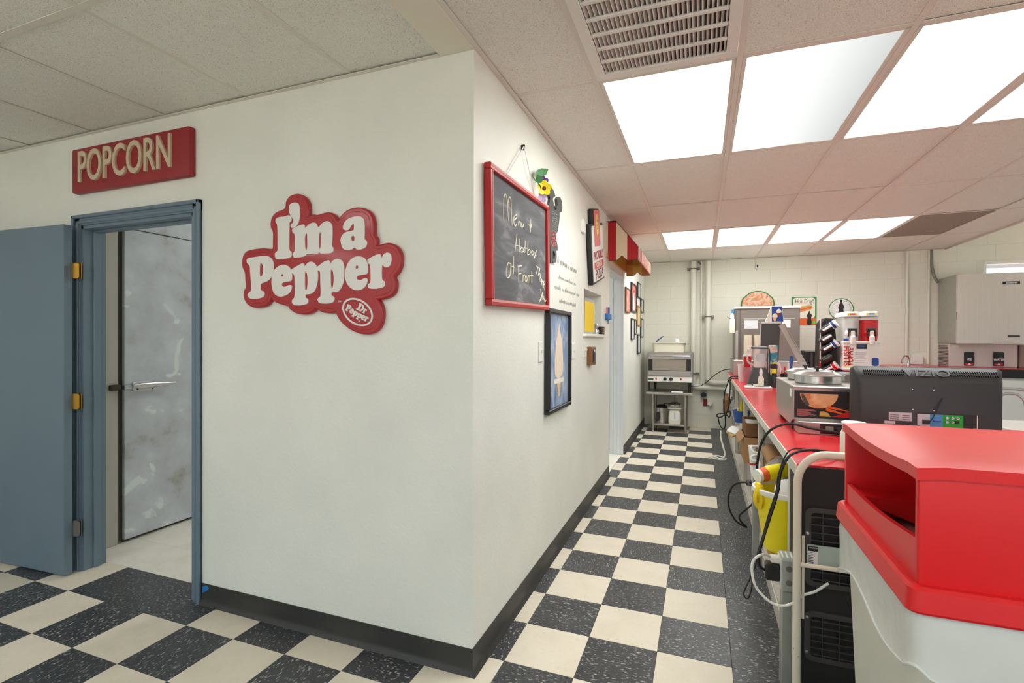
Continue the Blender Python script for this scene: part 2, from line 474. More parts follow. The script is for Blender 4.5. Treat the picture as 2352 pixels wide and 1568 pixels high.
mat('liner', (240, 242, 238), 0.25, var=0.05, scale=20, bump=0.9, bscale=18, alpha=0.58)
mat('slot_black', (5, 5, 5), 0.9, spec=0.0)
mat('spire', (238, 216, 190), 0.6, var=0.06)
mat('tv_shell', (46, 43, 44), 0.42, var=0.06, bump=0.04, bscale=500)
patch_mat('cart_white', [(0.0, (92, 74, 58)), (0.275, (110, 92, 74)), (0.295, (228, 218, 198)), (1.0, (232, 222, 202))], 38, 0.35, 0.4)
mat('yellow', (250, 228, 16), 0.42, var=0.06)
mat('yellow_paper', (244, 208, 10), 0.6, var=0.03)
mat('white_plastic', (236, 234, 228), 0.4, var=0.02)
mat('cream_plastic', (232, 228, 208), 0.4, var=0.03)
mat('pvc', (228, 226, 214), 0.4, var=0.03)
mat('white_paper', (238, 238, 236), 0.7, var=0.02)
mat('pink_paper', (236, 214, 212), 0.7, var=0.02)
mat('grey_paper', (196, 198, 202), 0.7, var=0.03)
mat('cardboard', (176, 134, 88), 0.8, var=0.08)
mat('cardboard_dark', (122, 86, 54), 0.85, var=0.1)
mat('brown_wood', (126, 84, 44), 0.5, var=0.2, stretch=(8, 8, 1))
mat('blue_plastic', (40, 82, 158), 0.4, var=0.05)
mat('blue_bright', (38, 120, 196), 0.5, var=0.05)
mat('red_plastic', (206, 24, 28), 0.4, var=0.05)
mat('cup_pink', (206, 142, 150), 0.35, var=0.05)
mat('orange', (230, 96, 28), 0.5, var=0.08)
mat('green', (36, 130, 62), 0.5, var=0.06)
mat('bright_green', (22, 168, 52), 0.5, var=0.03)
mat('port_blue', (74, 150, 204), 0.5, var=0.03)
mat('leaf_green', (44, 118, 52), 0.5, var=0.1)
mat('violet', (112, 48, 150), 0.6, var=0.1)
mat('lilac', (196, 176, 214), 0.6, var=0.1)
mat('ink', (48, 46, 46), 0.7)
mat('faint_ink', (146, 144, 134), 0.7)
mat('ink_red', (176, 34, 38), 0.6)
mat('ink_blue', (34, 74, 150), 0.6)
mat('ink_teal', (44, 132, 152), 0.6, var=0.2, scale=30)
mat('awning_red', (178, 24, 36), 0.75, var=0.05)
mat('awning_cream', (226, 208, 176), 0.75, var=0.04)
mat('awning_trim', (84, 70, 36), 0.8)
mat('cola', (46, 24, 20), 0.25, var=0.1)
mat('slush', (196, 10, 20), 0.25, var=0.08, scale=60)
mat('galvanized', (172, 174, 166), 0.5, 0.35, var=0.16, scale=22)
mat('label_green', (176, 192, 182), 0.6, var=0.07, scale=30)
mat('tan_bottle', (206, 160, 78), 0.4, var=0.06)
mat('skin_cone', (230, 190, 140), 0.6, var=0.1)
mat('cream_ice', (240, 232, 214), 0.6, var=0.04)
mat('cherry', (120, 26, 24), 0.5)
mat('pinkish', (222, 120, 112), 0.6, var=0.15, scale=40)
mat('clear_film', (222, 226, 226), 0.15, var=0.03, alpha=0.35)
mat('white_cable', (236, 234, 226), 0.45)
mat('black_cable', (26, 25, 26), 0.5)
mat('daylight_blind', (236, 240, 255), 0.6, var=0.02)
mat('clear_jug', (240, 242, 242), 0.1, var=0.03, alpha=0.34)
mat('glazing', (240, 244, 246), 0.05, var=0.02, alpha=0.07)
mat('grille_black', (66, 63, 62), 0.4, var=0.15)
mat('backlit_orange', (206, 138, 86), 0.8, var=0.06)  # colour of light shining through the awning cloth, this and the tan
mat('backlit_tan', (222, 180, 100), 0.8, var=0.05)
steel_mat('steel_dark', (140, 132, 126), 0.45)
patch_mat('teal_print', [(0.3, (228, 214, 196)), (0.47, (220, 200, 184)), (0.52, (66, 150, 166)), (0.7, (40, 120, 146))], 7, 0.5, 1.0)
glass_mat('glass')
glass_mat('clear_plastic', (232, 236, 234), 0.08, 1.2, alpha=0.3)
lamp_mat('lamp_on', LIGHT); lamp_mat('lamp_dim', LIGHT, dead=True)

# ================================================================== THE SETTING
T = 0.3048
XW, YW, YF = -0.09, -0.13, 6.40          # corridor wall face, front wall face, far wall face
WT = 0.11
CZ, CS = 2.573, 0.0066                    # ceiling height at y = 0 and its slight rise
def zc(y): return CZ + CS * y
XL, XR, YB = -6.0, 7.4, -6.6

# ---- floor of 12 inch vinyl tiles
b = MB(); b.box(XL - 0.3, XR + 0.3, YB - 0.3, YF + 0.3, -0.12, -0.003)
floor = struct(b.build('floor', 'grout')); floor['label'] = 'black and cream checkered vinyl tile floor'
def tile_mesh(name, w, d, m):
    q = MB(); q.box(-w / 2, w / 2, -d / 2, d / 2, -0.0032, 0.0, b=0.0008)
    o = q.build(name, m, local=True); me = o.data; bpy.data.objects.remove(o); return me
tmesh = {k: tile_mesh('floor_tile', T - 0.0012, T - 0.0012, k) for k in ('tile_cream', 'tile_white', 'tile_black')}
tcut = {k: tile_mesh('floor_tile', 0.105, T - 0.0012, k) for k in ('tile_cream', 'tile_black')}
tin = tile_mesh('floor_tile', T - 0.112, T - 0.0012, 'tile_white')
def tile_kind(c, r):
    if c <= -2 and r >= 0: return 'tile_white'
    if 3 <= c <= 6: return 'tile_black'
    if r == -1 and c in (-8, -7, -6): return 'tile_black'
    return 'tile_cream' if (c + r) % 2 == 0 else 'tile_black'
FZ = ORIG[floor.name]
def put_tile(me, x, y):
    o = bpy.data.objects.new('floor_tile', me); COL.objects.link(o); o.parent = floor
    o.location = Vector((x, y, 0)) - FZ
rest = {}
for r in range(-21, 22):
    for c in range(-20, 25):
        k = tile_kind(c, r); x, y = (c + 0.5) * T, (r + 0.5) * T
        near = (-1 <= c <= 3 and -3 <= r <= 20) or (-14 <= c <= -1 and -4 <= r <= -1) or (-10 <= c <= -6 and 0 <= r <= 3)
        if c == -1 and r >= 0:
            put_tile(tcut[k], -0.0525, y)
            if 9 <= r <= 14: put_tile(tin, -0.107 - (T - 0.112) / 2, y)
            else: rest.setdefault('tile_white', []).append((-0.107 - (T - 0.112) / 2, y, T - 0.112))
            continue
        if near: put_tile(tmesh[k], x, y)
        else: rest.setdefault(k, []).append((x, y, T - 0.0012))
for k, lst in rest.items():
    q = MB()
    for x, y, w in lst: q.prism([(-w / 2, -T / 2 + 0.0006), (w / 2, -T / 2 + 0.0006), (w / 2, T / 2 - 0.0006), (-w / 2, T / 2 - 0.0006)], (x, y, 0), (1, 0, 0), (0, 1, 0), (0, 0, -0.0032))
    o = q.build('floor_tile_field', k, floor); o['kind'] = 'stuff'

# ---- front wall with the store room doorway
DX0, DX1, DZ = -2.645, -1.705, 2.04
b = MB(); b.box(XL, DX0, YW, YW + WT, 0, 2.66); b.box(DX1, XW - WT, YW, YW + WT, 0, 2.66); b.box(DX0, DX1, YW, YW + WT, DZ, 2.66)
struct(b.build('wall_front', 'wall_paint'))
# ---- corridor wall: serving hatch and doorway
HY0, HY1, HZ0, HZ1 = 1.92, 2.65, 1.425, 1.785
GY0, GY1, GZ = 3.085, 4.10, 2.12
b = MB()
b.box(XW - WT, XW, YW, HY0, 0, 2.66); b.box(XW - WT, XW, HY0, HY1, 0, HZ0); b.box(XW - WT, XW, HY0, HY1, HZ1, 2.66)
b.box(XW - WT, XW, HY1, GY0, 0, 2.66); b.box(XW - WT, XW, GY0, GY1, GZ, 2.66); b.box(XW - WT, XW, GY1, YF, 0, 2.66)
struct(b.build('wall_corridor', 'wall_paint'))
# ---- far wall of painted concrete block
b = MB(); b.box(XL, 4.26, YF + 0.003, YF + 0.2, 0, 3.4); b.box(4.26, 5.46, YF + 0.003, YF + 0.2, 0, 1.55); b.box(4.26, 5.46, YF + 0.003, YF + 0.2, 2.43, 3.4); b.box(5.46, XR, YF + 0.003, YF + 0.2, 0, 3.4)
wfar = struct(b.build('wall_far', 'mortar')); wfar['label'] = 'far wall of white painted concrete block'
BL, BH = 0.4064, 0.2032
def block_mesh(w, h):
    q = MB(); q.box(-w / 2 + 0.001, w / 2 - 0.001, 0, 0.02, 0.001, h - 0.001, b=0.0015)
    o = q.build('block', 'block_paint', local=True); me = o.data; bpy.data.objects.remove(o); return me
full, half = block_mesh(BL, BH), block_mesh(BL / 2, BH)
def put_block(me, x, z):
    o = bpy.data.objects.new('block', me); COL.objects.link(o); o.parent = wfar
    o.location = Vector((x, YF, z)) - ORIG[wfar.name]
for r in range(16):
    z = r * BH; x0 = XW if r < 13 else 3.69
    x = x0; odd = r % 2
    if odd: put_block(half, x + BL / 4, z); x += BL / 2
    while x < 5.3:
        xm = x + BL / 2
        inwin = 4.2 < xm < 5.5 and 1.5 < z + BH / 2 < 2.5
        if not inwin: put_block(full, xm, z)
        elif x < 4.255 - BL / 2 + 0.01: put_block(half, x + BL / 4, z)
        x += BL
# fill pieces beside the window, low and hidden rows stay plain
# ---- window in the far wall above the ice maker
win = struct(MB().box(4.26, 5.46, YF + 0.0, YF + 0.05, 2.385, 2.43, b=0.003).build('window_1', 'white_plastic'))
win['label'] = 'small window with pale blind high in the far wall'
MB().box(4.26, 5.46, YF + 0.05, YF + 0.12, 2.335, 2.385, b=0.004).build('blind_headrail', 'daylight_blind', win)
MB().box(4.26, 4.29, YF + 0.01, YF + 0.07, 1.55, 2.40).build('window_frame', 'white_plastic', win)
MB().box(5.43, 5.46, YF + 0.01, YF + 0.07, 1.55, 2.40).build('window_frame', 'white_plastic', win)
MB().box(4.26, 5.46, YF + 0.01, YF + 0.07, 1.55, 1.585).build('window_sill', 'white_plastic', win)
MB().box(4.29, 5.43, YF + 0.12, YF + 0.126, 1.585, 2.385).build('pane', 'clear_plastic', win)
# ---- the walls that close the room
struct(MB().box(XL - 0.12, XL, YB, YF, 0, 3.4).build('wall_left', 'wall_paint'))
b = MB(); b.box(XL, XR, YB - 0.12, YB, 0, 0.35); b.box(XL, XR, YB - 0.12, YB, 2.45, 3.4)
for x0, x1 in ((XL, -5.4), (-2.5, -2.3), (0.6, 0.8), (3.7, 3.9), (6.8, XR)): b.box(x0, x1, YB - 0.12, YB, 0.35, 2.45)
struct(b.build('wall_back', 'wall_paint'))
for i, (x0, x1) in enumerate(((-5.4, -2.5), (-2.3, 0.6), (0.8, 3.7), (3.9, 6.8))):  # unseen storefront windows, added so daylight lifts the ceiling and front wall
    w = struct(MB().box(x0, x1, YB - 0.09, YB - 0.03, 0.35, 0.40).build('window_%d' % (i + 7), 'white_plastic'))
    MB().box(x0, x0 + 0.05, YB - 0.09, YB - 0.03, 0.40, 2.45).build('window_frame', 'white_plastic', w)
    MB().box(x1 - 0.05, x1, YB - 0.09, YB - 0.03, 0.40, 2.45).build('window_frame', 'white_plastic', w)
    MB().box(x0 + 0.05, x1 - 0.05, YB - 0.065, YB - 0.06, 0.40, 2.45).build('pane', 'clear_plastic', w)
struct(MB().box(-40, 40, -40, 40, -0.4, -0.2).build('bounce_ground', 'concrete'))  # unseen pale ground, added to bounce daylight up onto the ceiling
b = MB(); b.box(XR, XR + 0.12, YB, YF, 0, 0.8); b.box(XR, XR + 0.12, YB, YF, 2.5, 3.4)
for y0, y1 in ((YB, -5.0), (-2.6, -2.2), (0.2, 0.6), (3.0, 3.4), (5.8, YF)): b.box(XR, XR + 0.12, y0, y1, 0.8, 2.5)
struct(b.build('wall_right', 'wall_paint'))
for i, (y0, y1) in enumerate(((-5.0, -2.6), (-2.2, 0.2), (0.6, 3.0), (3.4, 5.8))):
    w = struct(MB().box(XR + 0.03, XR + 0.09, y0, y1, 0.8, 0.85).build('window_%d' % (i + 2), 'white_plastic'))
    MB().box(XR + 0.03, XR + 0.09, y0, y0 + 0.05, 0.85, 2.5).build('window_frame', 'white_plastic', w)
    MB().box(XR + 0.03, XR + 0.09, y1 - 0.05, y1, 0.85, 2.5).build('window_frame', 'white_plastic', w)
    MB().box(XR + 0.055, XR + 0.06, y0 + 0.05, y1 - 0.05, 0.85, 2.5).build('pane', 'clear_plastic', w)
# store room behind the front wall: walk-in cooler front and back partition
b = MB(); b.box(-2.98, -2.88, YW + WT, 3.2, 0, 2.66)
struct(b.build('wall_storeroom', 'cooler_frame'))
struct(MB().box(-2.88, XW - WT, 5.2, 5.3, 0, 2.66).build('wall_storeroom', 'wall_paint'))

# ---- rubber cove base
def cove(name, path, nrm):
    """path points on the floor line, nrm = outward normal per point"""
    prof = [(0.0, 0.105), (0.004, 0.105), (0.005, 0.03), (0.009, 0.014), (0.020, 0.004), (0.022, 0.0), (0.0, 0.0)]
    rings = [[(p[0] + n[0] * s, p[1] + n[1] * s, t) for s, t in prof] for p, n in zip(path, nrm)]
    q = MB(); q.loft(rings)
    return struct(q.build(name, 'rubber_base', angle=50))
cove('baseboard_front', [(-1.645, YW), (XW, YW)], [(0, -1), (1, -1)])
cove('baseboard_corridor', [(XW, YW), (XW, GY0)], [(1, -1), (1, 0)])
cove('baseboard_corridor', [(XW, GY1), (XW, YF)], [(1, 0), (1, 0)])
cove('baseboard_front', [(XL, YW), (-2.71, YW)], [(0, -1), (0, -1)])
tp = MB().prism([(0, 0), (0.035, 0.018), (0.05, 0.035), (0.03, 0.045), (0.004, 0.035)], (-1.638, YW - 0.0062, 0.055), (1, 0, 0), (0, 0, 1), (0, 0.001, 0)).build('tape_scrap', 'blue_bright')
tag(tp, 'scrap of blue painter tape on the black cove base', 'tape')

# ---- ceiling: main slab, acoustic tiles, tees
b = MB(); b.box(XL, 3.85, YB, YF + 0.05, 0.06, 0.12)
ceiling = struct(b.build('ceiling', 'grey_panel', local=True)); ceiling.location = (0, 0, CZ); ceiling.rotation_euler = (CS, 0, 0)
ceiling['label'] = 'suspended ceiling of speckled acoustic tiles'
gx = [XW + 0.0, 0.3215, 0.9311, 1.5407, 2.1503, 2.7599, 3.3695, 3.85]
gy = [YB] + [0.315 + 1.2192 * k for k in range(-5, 5)] + [YF]
lx = [XL] + [-0.70 - 0.6096 * k for k in range(8, -1, -1)] + [-0.245]
ly = [YB] + [-0.86 - 1.2192 * k for k in range(4, -1, -1)] + [YW]
LIGHTS = {(1, 6), (2, 6), (3, 6), (4, 6), (1, 9), (2, 9), (3, 9), (4, 9), (1, 3), (3, 3), (5, 3), (2, 1), (4, 1)}
VENT = {(1, 5)}
GREY = {(5, 9)}
LLIGHTS = {(3, 2), (6, 3), (7, 2)}
tcache = {}
def ceil_tile(x0, x1, y0, y1, m='acoustic', dz=0.0, tilt=0.0):
    w, d = round(x1 - x0 - 0.008, 4), round(y1 - y0 - 0.008, 4)
    if w < 0.02 or d < 0.02: return
    if (w, d, m) not in tcache:
        q = MB(); q.box(-w / 2, w / 2, -d / 2, d / 2, 0.003, 0.018, b=0.002)
        o = q.build('ceiling_tile', m, local=True); tcache[(w, d, m)] = o.data; bpy.data.objects.remove(o)
    o = bpy.data.objects.new('ceiling_tile', tcache[(w, d, m)]); COL.objects.link(o); o.parent = ceiling
    o.location = ((x0 + x1) / 2, (y0 + y1) / 2, dz); o.rotation_euler = (0, tilt, 0)
for i in range(len(gx) - 1):
    for j in range(len(gy) - 1):
        if (i, j) in LIGHTS or (i, j) in VENT: continue
        if i == 0 and gy[j + 1] > 9: continue
        ceil_tile(gx[i], gx[i + 1], gy[j], gy[j + 1], 'grey_panel' if (i, j) in GREY else 'acoustic', dz=random.uniform(0, 0.004), tilt=random.uniform(-0.002, 0.002))
for i in range(len(lx) - 1):
    for j in range(len(ly) - 1):
        if (i, j) in LLIGHTS: continue
        ceil_tile(lx[i], lx[i + 1], ly[j], ly[j + 1], dz=random.uniform(0, 0.004), tilt=random.uniform(-0.002, 0.002))
def tee(x0, x1, y0, y1, name='ceiling_tee'):
    MB().box(x0, x1, y0, y1, 0.0, 0.0035, b=0.0008).build(name, 'tee_paint', ceiling, local=True)
for x in gx[1:-1]: tee(x - 0.012, x + 0.012, YB, YF)
for y in gy[1:-1]:
    for i in range(len(gx) - 1): tee(gx[i] + 0.012, gx[i + 1] - 0.012, y - 0.012, y + 0.012)
for y in ly[1:-1]: tee(XL, -0.245, y - 0.014, y + 0.014)
for x in lx[1:-1]:
    for j in range(len(ly) - 1): tee(x - 0.011, x + 0.011, ly[j] + 0.014, ly[j + 1] - (0.014 if j < len(ly) - 2 else 0))
# wall angles and the plain board that runs out from the corner
MB().box(XW, XW + 0.024, YB, YF, -0.003, 0.0, b=0.0006).build('wall_angle', 'tee_paint', ceiling, local=True)
MB().box(XW, XW + 0.002, YW, YF, -0.003, 0.02).build('wall_angle', 'tee_paint', ceiling, local=True)
MB().box(XL, -0.245, YW - 0.022, YW, -0.006, -0.003, b=0.0006).build('wall_angle', 'tee_paint', ceiling, local=True)
MB().box(XW, 3.85, YF - 0.022, YF, -0.003, 0.0).build('wall_angle', 'tee_paint', ceiling, local=True)
MB().box(3.838, 3.85, YB, YF, -0.012, 0.16, b=0.002).build('edge_trim', 'tee_paint', ceiling, local=True)
tr = struct(MB().box(-0.245, XW, YB, YW, 0.0, 0.02, b=0.002).build('trim_1', 'ceiling_board', local=True)); tr.location = (0, 0, CZ - 0.006); tr.rotation_euler = (CS, 0, 0)
# store room ceiling and the higher ceiling over the dining side
struct(MB().box(-2.98, XW - WT, YW + WT, 5.3, 2.62, 2.66).build('ceiling', 'wall_paint'))
struct(MB().box(3.85, XR, YB, YF, 3.3, 3.4).build('ceiling', 'wall_paint'))
struct(MB().box(3.79, 3.85, YB, YF, 2.74, 3.3).build('trim_2', 'wall_paint'))

# ---- fluorescent ceiling lights
def ceiling_light(xc, yc, label, group, m='lamp_on', w=0.6096, d=1.2192, z=None):
    t = thing('ceiling_light', label, 'ceiling light', (xc, yc, zc(yc) if z is None else z), group, rot=(CS, 0, 0))
    q = MB(); f = 0.017
    q.box(-w / 2 + 0.013, w / 2 - 0.013, -d / 2 + 0.013, -d / 2 + 0.013 + f, 0.001, 0.012); q.box(-w / 2 + 0.013, w / 2 - 0.013, d / 2 - 0.013 - f, d / 2 - 0.013, 0.001, 0.012)
    q.box(-w / 2 + 0.013, -w / 2 + 0.013 + f, -d / 2 + 0.013, d / 2 - 0.013, 0.001, 0.012); q.box(w / 2 - 0.013 - f, w / 2 - 0.013, -d / 2 + 0.013, d / 2 - 0.013, 0.001, 0.012)
    q.build('frame', 'tee_paint', t, local=True)
    MB().box(-w / 2 + 0.028, w / 2 - 0.028, -d / 2 + 0.028, d / 2 - 0.028, 0.004, 0.008).build('diffuser', m, t, local=True)
    MB().box(-w / 2 + 0.02, w / 2 - 0.02, -d / 2 + 0.02, d / 2 - 0.02, 0.014, 0.05).build('housing', 'tee_paint', t, local=True)
    return t
for (i, j) in sorted(LIGHTS):
    xc, yc = (gx[i] + gx[i + 1]) / 2, (gy[j] + gy[j + 1]) / 2
    if (i, j) == (1, 6): lab, g = 'fluorescent ceiling light panel beside the air vent', None
    elif (i, j) == (2, 6): lab, g = 'fluorescent ceiling light panel with one half dimmed', None
    elif (i, j) == (3, 6): lab, g = 'bright fluorescent ceiling light panel right beside the half dimmed one', None
    elif j == 6: lab, g = 'bright fluorescent ceiling light panel at the end of the row by the air vent', None
    elif j == 9: lab, g = ['', 'fluorescent ceiling light panel in the far row closest to the striped awning', 'fluorescent ceiling light panel second from the awning in the far row', 'fluorescent ceiling light panel second from the dark grey ceiling tile', 'fluorescent ceiling light panel touching the dark grey ceiling tile'][i], None
    else: lab, g = 'unseen fluorescent ceiling light panel added over the customer side of the room', 'added lights over the customer side'  # panels behind the camera, added to brighten the front wall and ceiling
    ceiling_light(xc, yc, lab, g, 'lamp_dim' if (i, j) == (2, 6) else 'lamp_on')
for (i, j) in sorted(LLIGHTS):  # more unseen panels added to light the front wall
    ceiling_light((lx[i] + lx[i + 1]) / 2, (ly[j] + ly[j + 1]) / 2, 'unseen fluorescent ceiling light panel added over the customer side of the room', 'added lights over the customer side')
ceiling_light(-1.6, 1.6, 'fluorescent ceiling light inside the store room', 'store room lights', 'lamp_on', z=2.60)
ceiling_light(-1.2, 3.9, 'fluorescent ceiling light inside the store room', 'store room lights', 'lamp_on', z=2.60)

# ---- air vent
vx, vy = (gx[1] + gx[2]) / 2, (gy[5] + gy[6]) / 2
vt = thing('air_vent', 'white ceiling air return grille with rows of angled blades', 'air vent', (vx, vy, zc(vy)), rot=(CS, 0, 0))
w, d = 0.6096, 1.2192
q = MB(); q.box(-w / 2 + 0.012, w / 2 - 0.012, -d / 2 + 0.012, -d / 2 + 0.058, -0.008, 0.006, b=0.002); q.box(-w / 2 + 0.012, w / 2 - 0.012, d / 2 - 0.058, d / 2 - 0.012, -0.008, 0.006, b=0.002)
q.box(-w / 2 + 0.012, -w / 2 + 0.055, -d / 2 + 0.058, d / 2 - 0.058, -0.008, 0.006, b=0.002); q.box(w / 2 - 0.055, w / 2 - 0.012, -d / 2 + 0.058, d / 2 - 0.058, -0.008, 0.006, b=0.002)
q.build('frame', 'white_plastic', vt, local=True)
for k in range(1, 11):
    y = d / 2 - 0.058 - k * 0.1004
    MB().box(-w / 2 + 0.055, w / 2 - 0.055, y - 0.009, y + 0.009, -0.006, 0.004, b=0.002).build('cross_bar', 'white_plastic', vt, local=True)
nb = 30; bl = None
for k in range(nb):
    x = -w / 2 + 0.062 + k * (w - 0.124) / (nb - 1)
    if bl is None:
        q = MB(); q.prism([(-0.004, -0.002), (-0.0025, -0.002), (0.004, 0.006), (0.0075, 0.018), (0.006, 0.018), (0.0025, 0.007)], (0, -d / 2 + 0.05, 0), (1, 0, 0), (0, 0, 1), (0, d - 0.10, 0))
        bl = q.build('blade', 'white_plastic', vt, local=True)
    else:
        bl = bl.copy(); COL.objects.link(bl)
    bl.location = (x, 0, 0)
MB().box(-w / 2 + 0.03, w / 2 - 0.03, -d / 2 + 0.03, d / 2 - 0.03, 0.03, 0.05).build('backing', 'dark_grey', vt, local=True)

# ---- blue door, its frame and hinges
tr = MB()
def casing(q, a, b_, z0, z1): q.box(a, b_, YW - 0.018, YW + 0.001, z0, z1, b=0.004); 
q = MB()
for a, c in ((-2.705, -2.645), (-1.705, -1.645)):
    q.box(a, c, YW - 0.010, YW + 0.002, 0, 2.10, b=0.002)
    s = 1 if a < -2 else -1; o = a if a < -2 else c
    q.box(min(o, o + s * 0.02), max(o, o + s * 0.02), YW - 0.024, YW, 0, 2.10, b=0.004)
    q.box(min(o + s * 0.032, o + s * 0.052), max(o + s * 0.032, o + s * 0.052), YW - 0.017, YW, 0, 2.068, b=0.004)
q.box(-2.705, -1.645, YW - 0.010, YW + 0.002, 2.04, 2.10, b=0.002); q.box(-2.705, -1.645, YW - 0.024, YW, 2.08, 2.10, b=0.004); q.box(-2.67, -1.68, YW - 0.017, YW, 2.048, 2.068, b=0.004)
trim = struct(q.build('trim_3', 'door_blue')); trim['label'] = 'blue grey painted door casing'
q = MB(); q.box(DX0 - 0.002, DX0 + 0.018, YW, YW + WT + 0.01, 0, DZ); q.box(DX1 - 0.018, DX1 + 0.002, YW, YW + WT + 0.01, 0, DZ); q.box(DX0, DX1, YW, YW + WT + 0.01, DZ - 0.018, DZ + 0.002)
q.build('jamb', 'door_blue', trim)
q = MB(); q.box(DX0 + 0.018, DX0 + 0.03, YW + 0.05, YW + 0.09, 0, DZ - 0.018, b=0.002); q.box(DX1 - 0.03, DX1 - 0.018, YW + 0.05, YW + 0.09, 0, DZ - 0.018, b=0.002); q.box(DX0 + 0.018, DX1 - 0.018, YW + 0.05, YW + 0.09, DZ - 0.03, DZ - 0.018, b=0.002)
q.build('door_stop', 'door_blue', trim)
MB().lathe((DX1 - 0.0185, YW + 0.025, 0.94), [(0, 0), (0.018, 0), (0.018, -0.003), (0, -0.003)], 16, (1, 0, 0)).build('strike_plate', 'old_steel', trim)
# leaf swung back against the wall
da = math.radians(-177.2)
hinge = Vector((-2.628, YW - 0.052, 0))
leaf = struct(MB().box(0.004, 0.93, 0.0, 0.044, 0.012, 2.03, b=0.002).build('door_1', 'door_blue', local=True)); leaf.location = hinge; leaf.rotation_euler = (0, 0, da)
leaf['label'] = 'blue grey flat door swung open beside the doorway'
for z, m in ((1.77, 'brass'), (1.01, 'brass'), (0.27, 'old_steel')):
    h = MB().cyl((hinge.x + 0.006, hinge.y + 0.006, z - 0.045), (hinge.x + 0.006, hinge.y + 0.006, z + 0.045), 0.007, n=12).build('hinge', m, trim)
    q = MB(); q.box(hinge.x + 0.006, hinge.x + 0.04, hinge.y + 0.02, hinge.y + 0.024, z - 0.045, z + 0.045)
    q.prism(rrect(0, 0.036, -0.045, 0.045, 0.014, 4), (hinge.x + 0.006, hinge.y + 0.0, z), (0.95, 0.31, 0), (0, 0, 1), (0.0, -0.002, 0)); q.build('hinge_leaf', m, h)
    q = MB(); q.prism(rrect(-0.036, 0, -0.045, 0.045, 0.014, 4), (hinge.x + 0.006, hinge.y - 0.001, z), (1, 0.0, 0), (0, 0, 1), (0, -0.002, 0)); q.build('hinge_leaf', m, h)
MB().lathe((0.87, 0.0, 0.95), [(0, 0.075), (0.02, 0.075), (0.027, 0.06), (0.022, 0.04), (0.010, 0.032), (0.010, 0.006), (0.028, 0.005), (0.028, 0)], 20, (0, -1, 0)).build('door_knob', 'old_steel', leaf, local=True)

# ---- walk-in cooler door seen through the doorway
cd = struct(MB().box(-2.88, -2.835, 0.225, 1.18, 0.02, 2.115, b=0.004).build('door_2', 'cooler_skin')); cd['label'] = 'worn grey metal walk-in cooler door with pull latch'
MB().box(-2.881, -2.862, 0.195, 0.226, 0.015, 2.13).build('gasket', 'gasket', cd)
MB().box(-2.881, -2.862, 0.225, 1.18, 2.1155, 2.1215).build('gasket', 'dark_grey', cd)
MB().box(-2.881, -2.862, 0.225, 1.18, 0.004, 0.022).build('gasket', 'gasket', cd)
MB().box(-2.881, -2.852, 0.03, 0.196, 0.0, 2.45, b=0.003).build('door_post', 'cooler_frame', cd)
MB().box(-2.881, -2.85, 0.196, 1.3, 2.122, 2.26, b=0.003).build('header', 'cooler_skin', cd)
for z in (1.95, 0.42): MB().lathe((-2.852, 0.075, z), [(0, 0.004), (0.012, 0.002), (0.013, 0)], 12, (1, 0, 0)).build('plug', 'dark_grey', cd)
h = MB().prism(rrect(0.26, 0.44, 1.015, 1.085, 0.03, 5), (-2.836, 0, 0), (0, 1, 0), (0, 0, 1), (0.02, 0, 0)).build('latch', 'cast_chrome', cd)
MB().sweep([(-2.80, 0.25, 1.055), (-2.797, 0.30, 1.056), (-2.792, 0.40, 1.056), (-2.78, 0.47, 1.057), (-2.775, 0.53, 1.058)], [0.016, 0.024, 0.022, 0.011, 0.008], 14).build('latch_handle', 'cast_chrome', h)
MB().box(-2.836, -2.80, 0.205, 0.255, 1.035, 1.062, b=0.006).build('latch_bolt', 'cast_chrome', h)
q = MB()
for y, z in ((0.295, 1.03), (0.395, 1.028), (0.30, 1.075), (0.40, 1.074)): q.lathe((-2.816, y, z), [(0, 0.003), (0.006, 0.002), (0.006, 0)], 10, (1, 0, 0))
q.build('screw', 'gasket', h)
MB().box(-2.852, -2.825, 0.135, 0.20, 1.03, 1.07, b=0.006).build('strike', 'gasket', cd)
struct(MB().box(-2.86, -2.85, 0.2, 1.3, 2.26, 2.5).build('trim_4', 'wall_paint'))

# ---- white cased doorway in the corridor wall
q = MB(); q.box(XW - WT - 0.012, XW + 0.0, GY1 - 0.022, GY1 + 0.001, 0, GZ, b=0.003); q.box(XW - WT - 0.012, XW, GY0 - 0.001, GY0 + 0.004, 0, GZ, b=0.001); q.box(XW - WT - 0.012, XW, GY0, GY1, GZ - 0.022, GZ + 0.001, b=0.003)
tr = struct(q.build('trim_5', 'jamb_white')); tr['label'] = 'white painted corridor doorway lining'
q = MB(); q.box(XW - 0.075, XW - 0.035, GY1 - 0.034, GY1 - 0.02, 0, GZ - 0.022, b=0.003); q.build('door_stop', 'jamb_white', tr)
MB().box(XW - WT - 0.05, XW - WT - 0.012, GY1 - 0.03, GY1 + 0.06, 0, GZ, b=0.004).build('casing', 'jamb_white', tr)
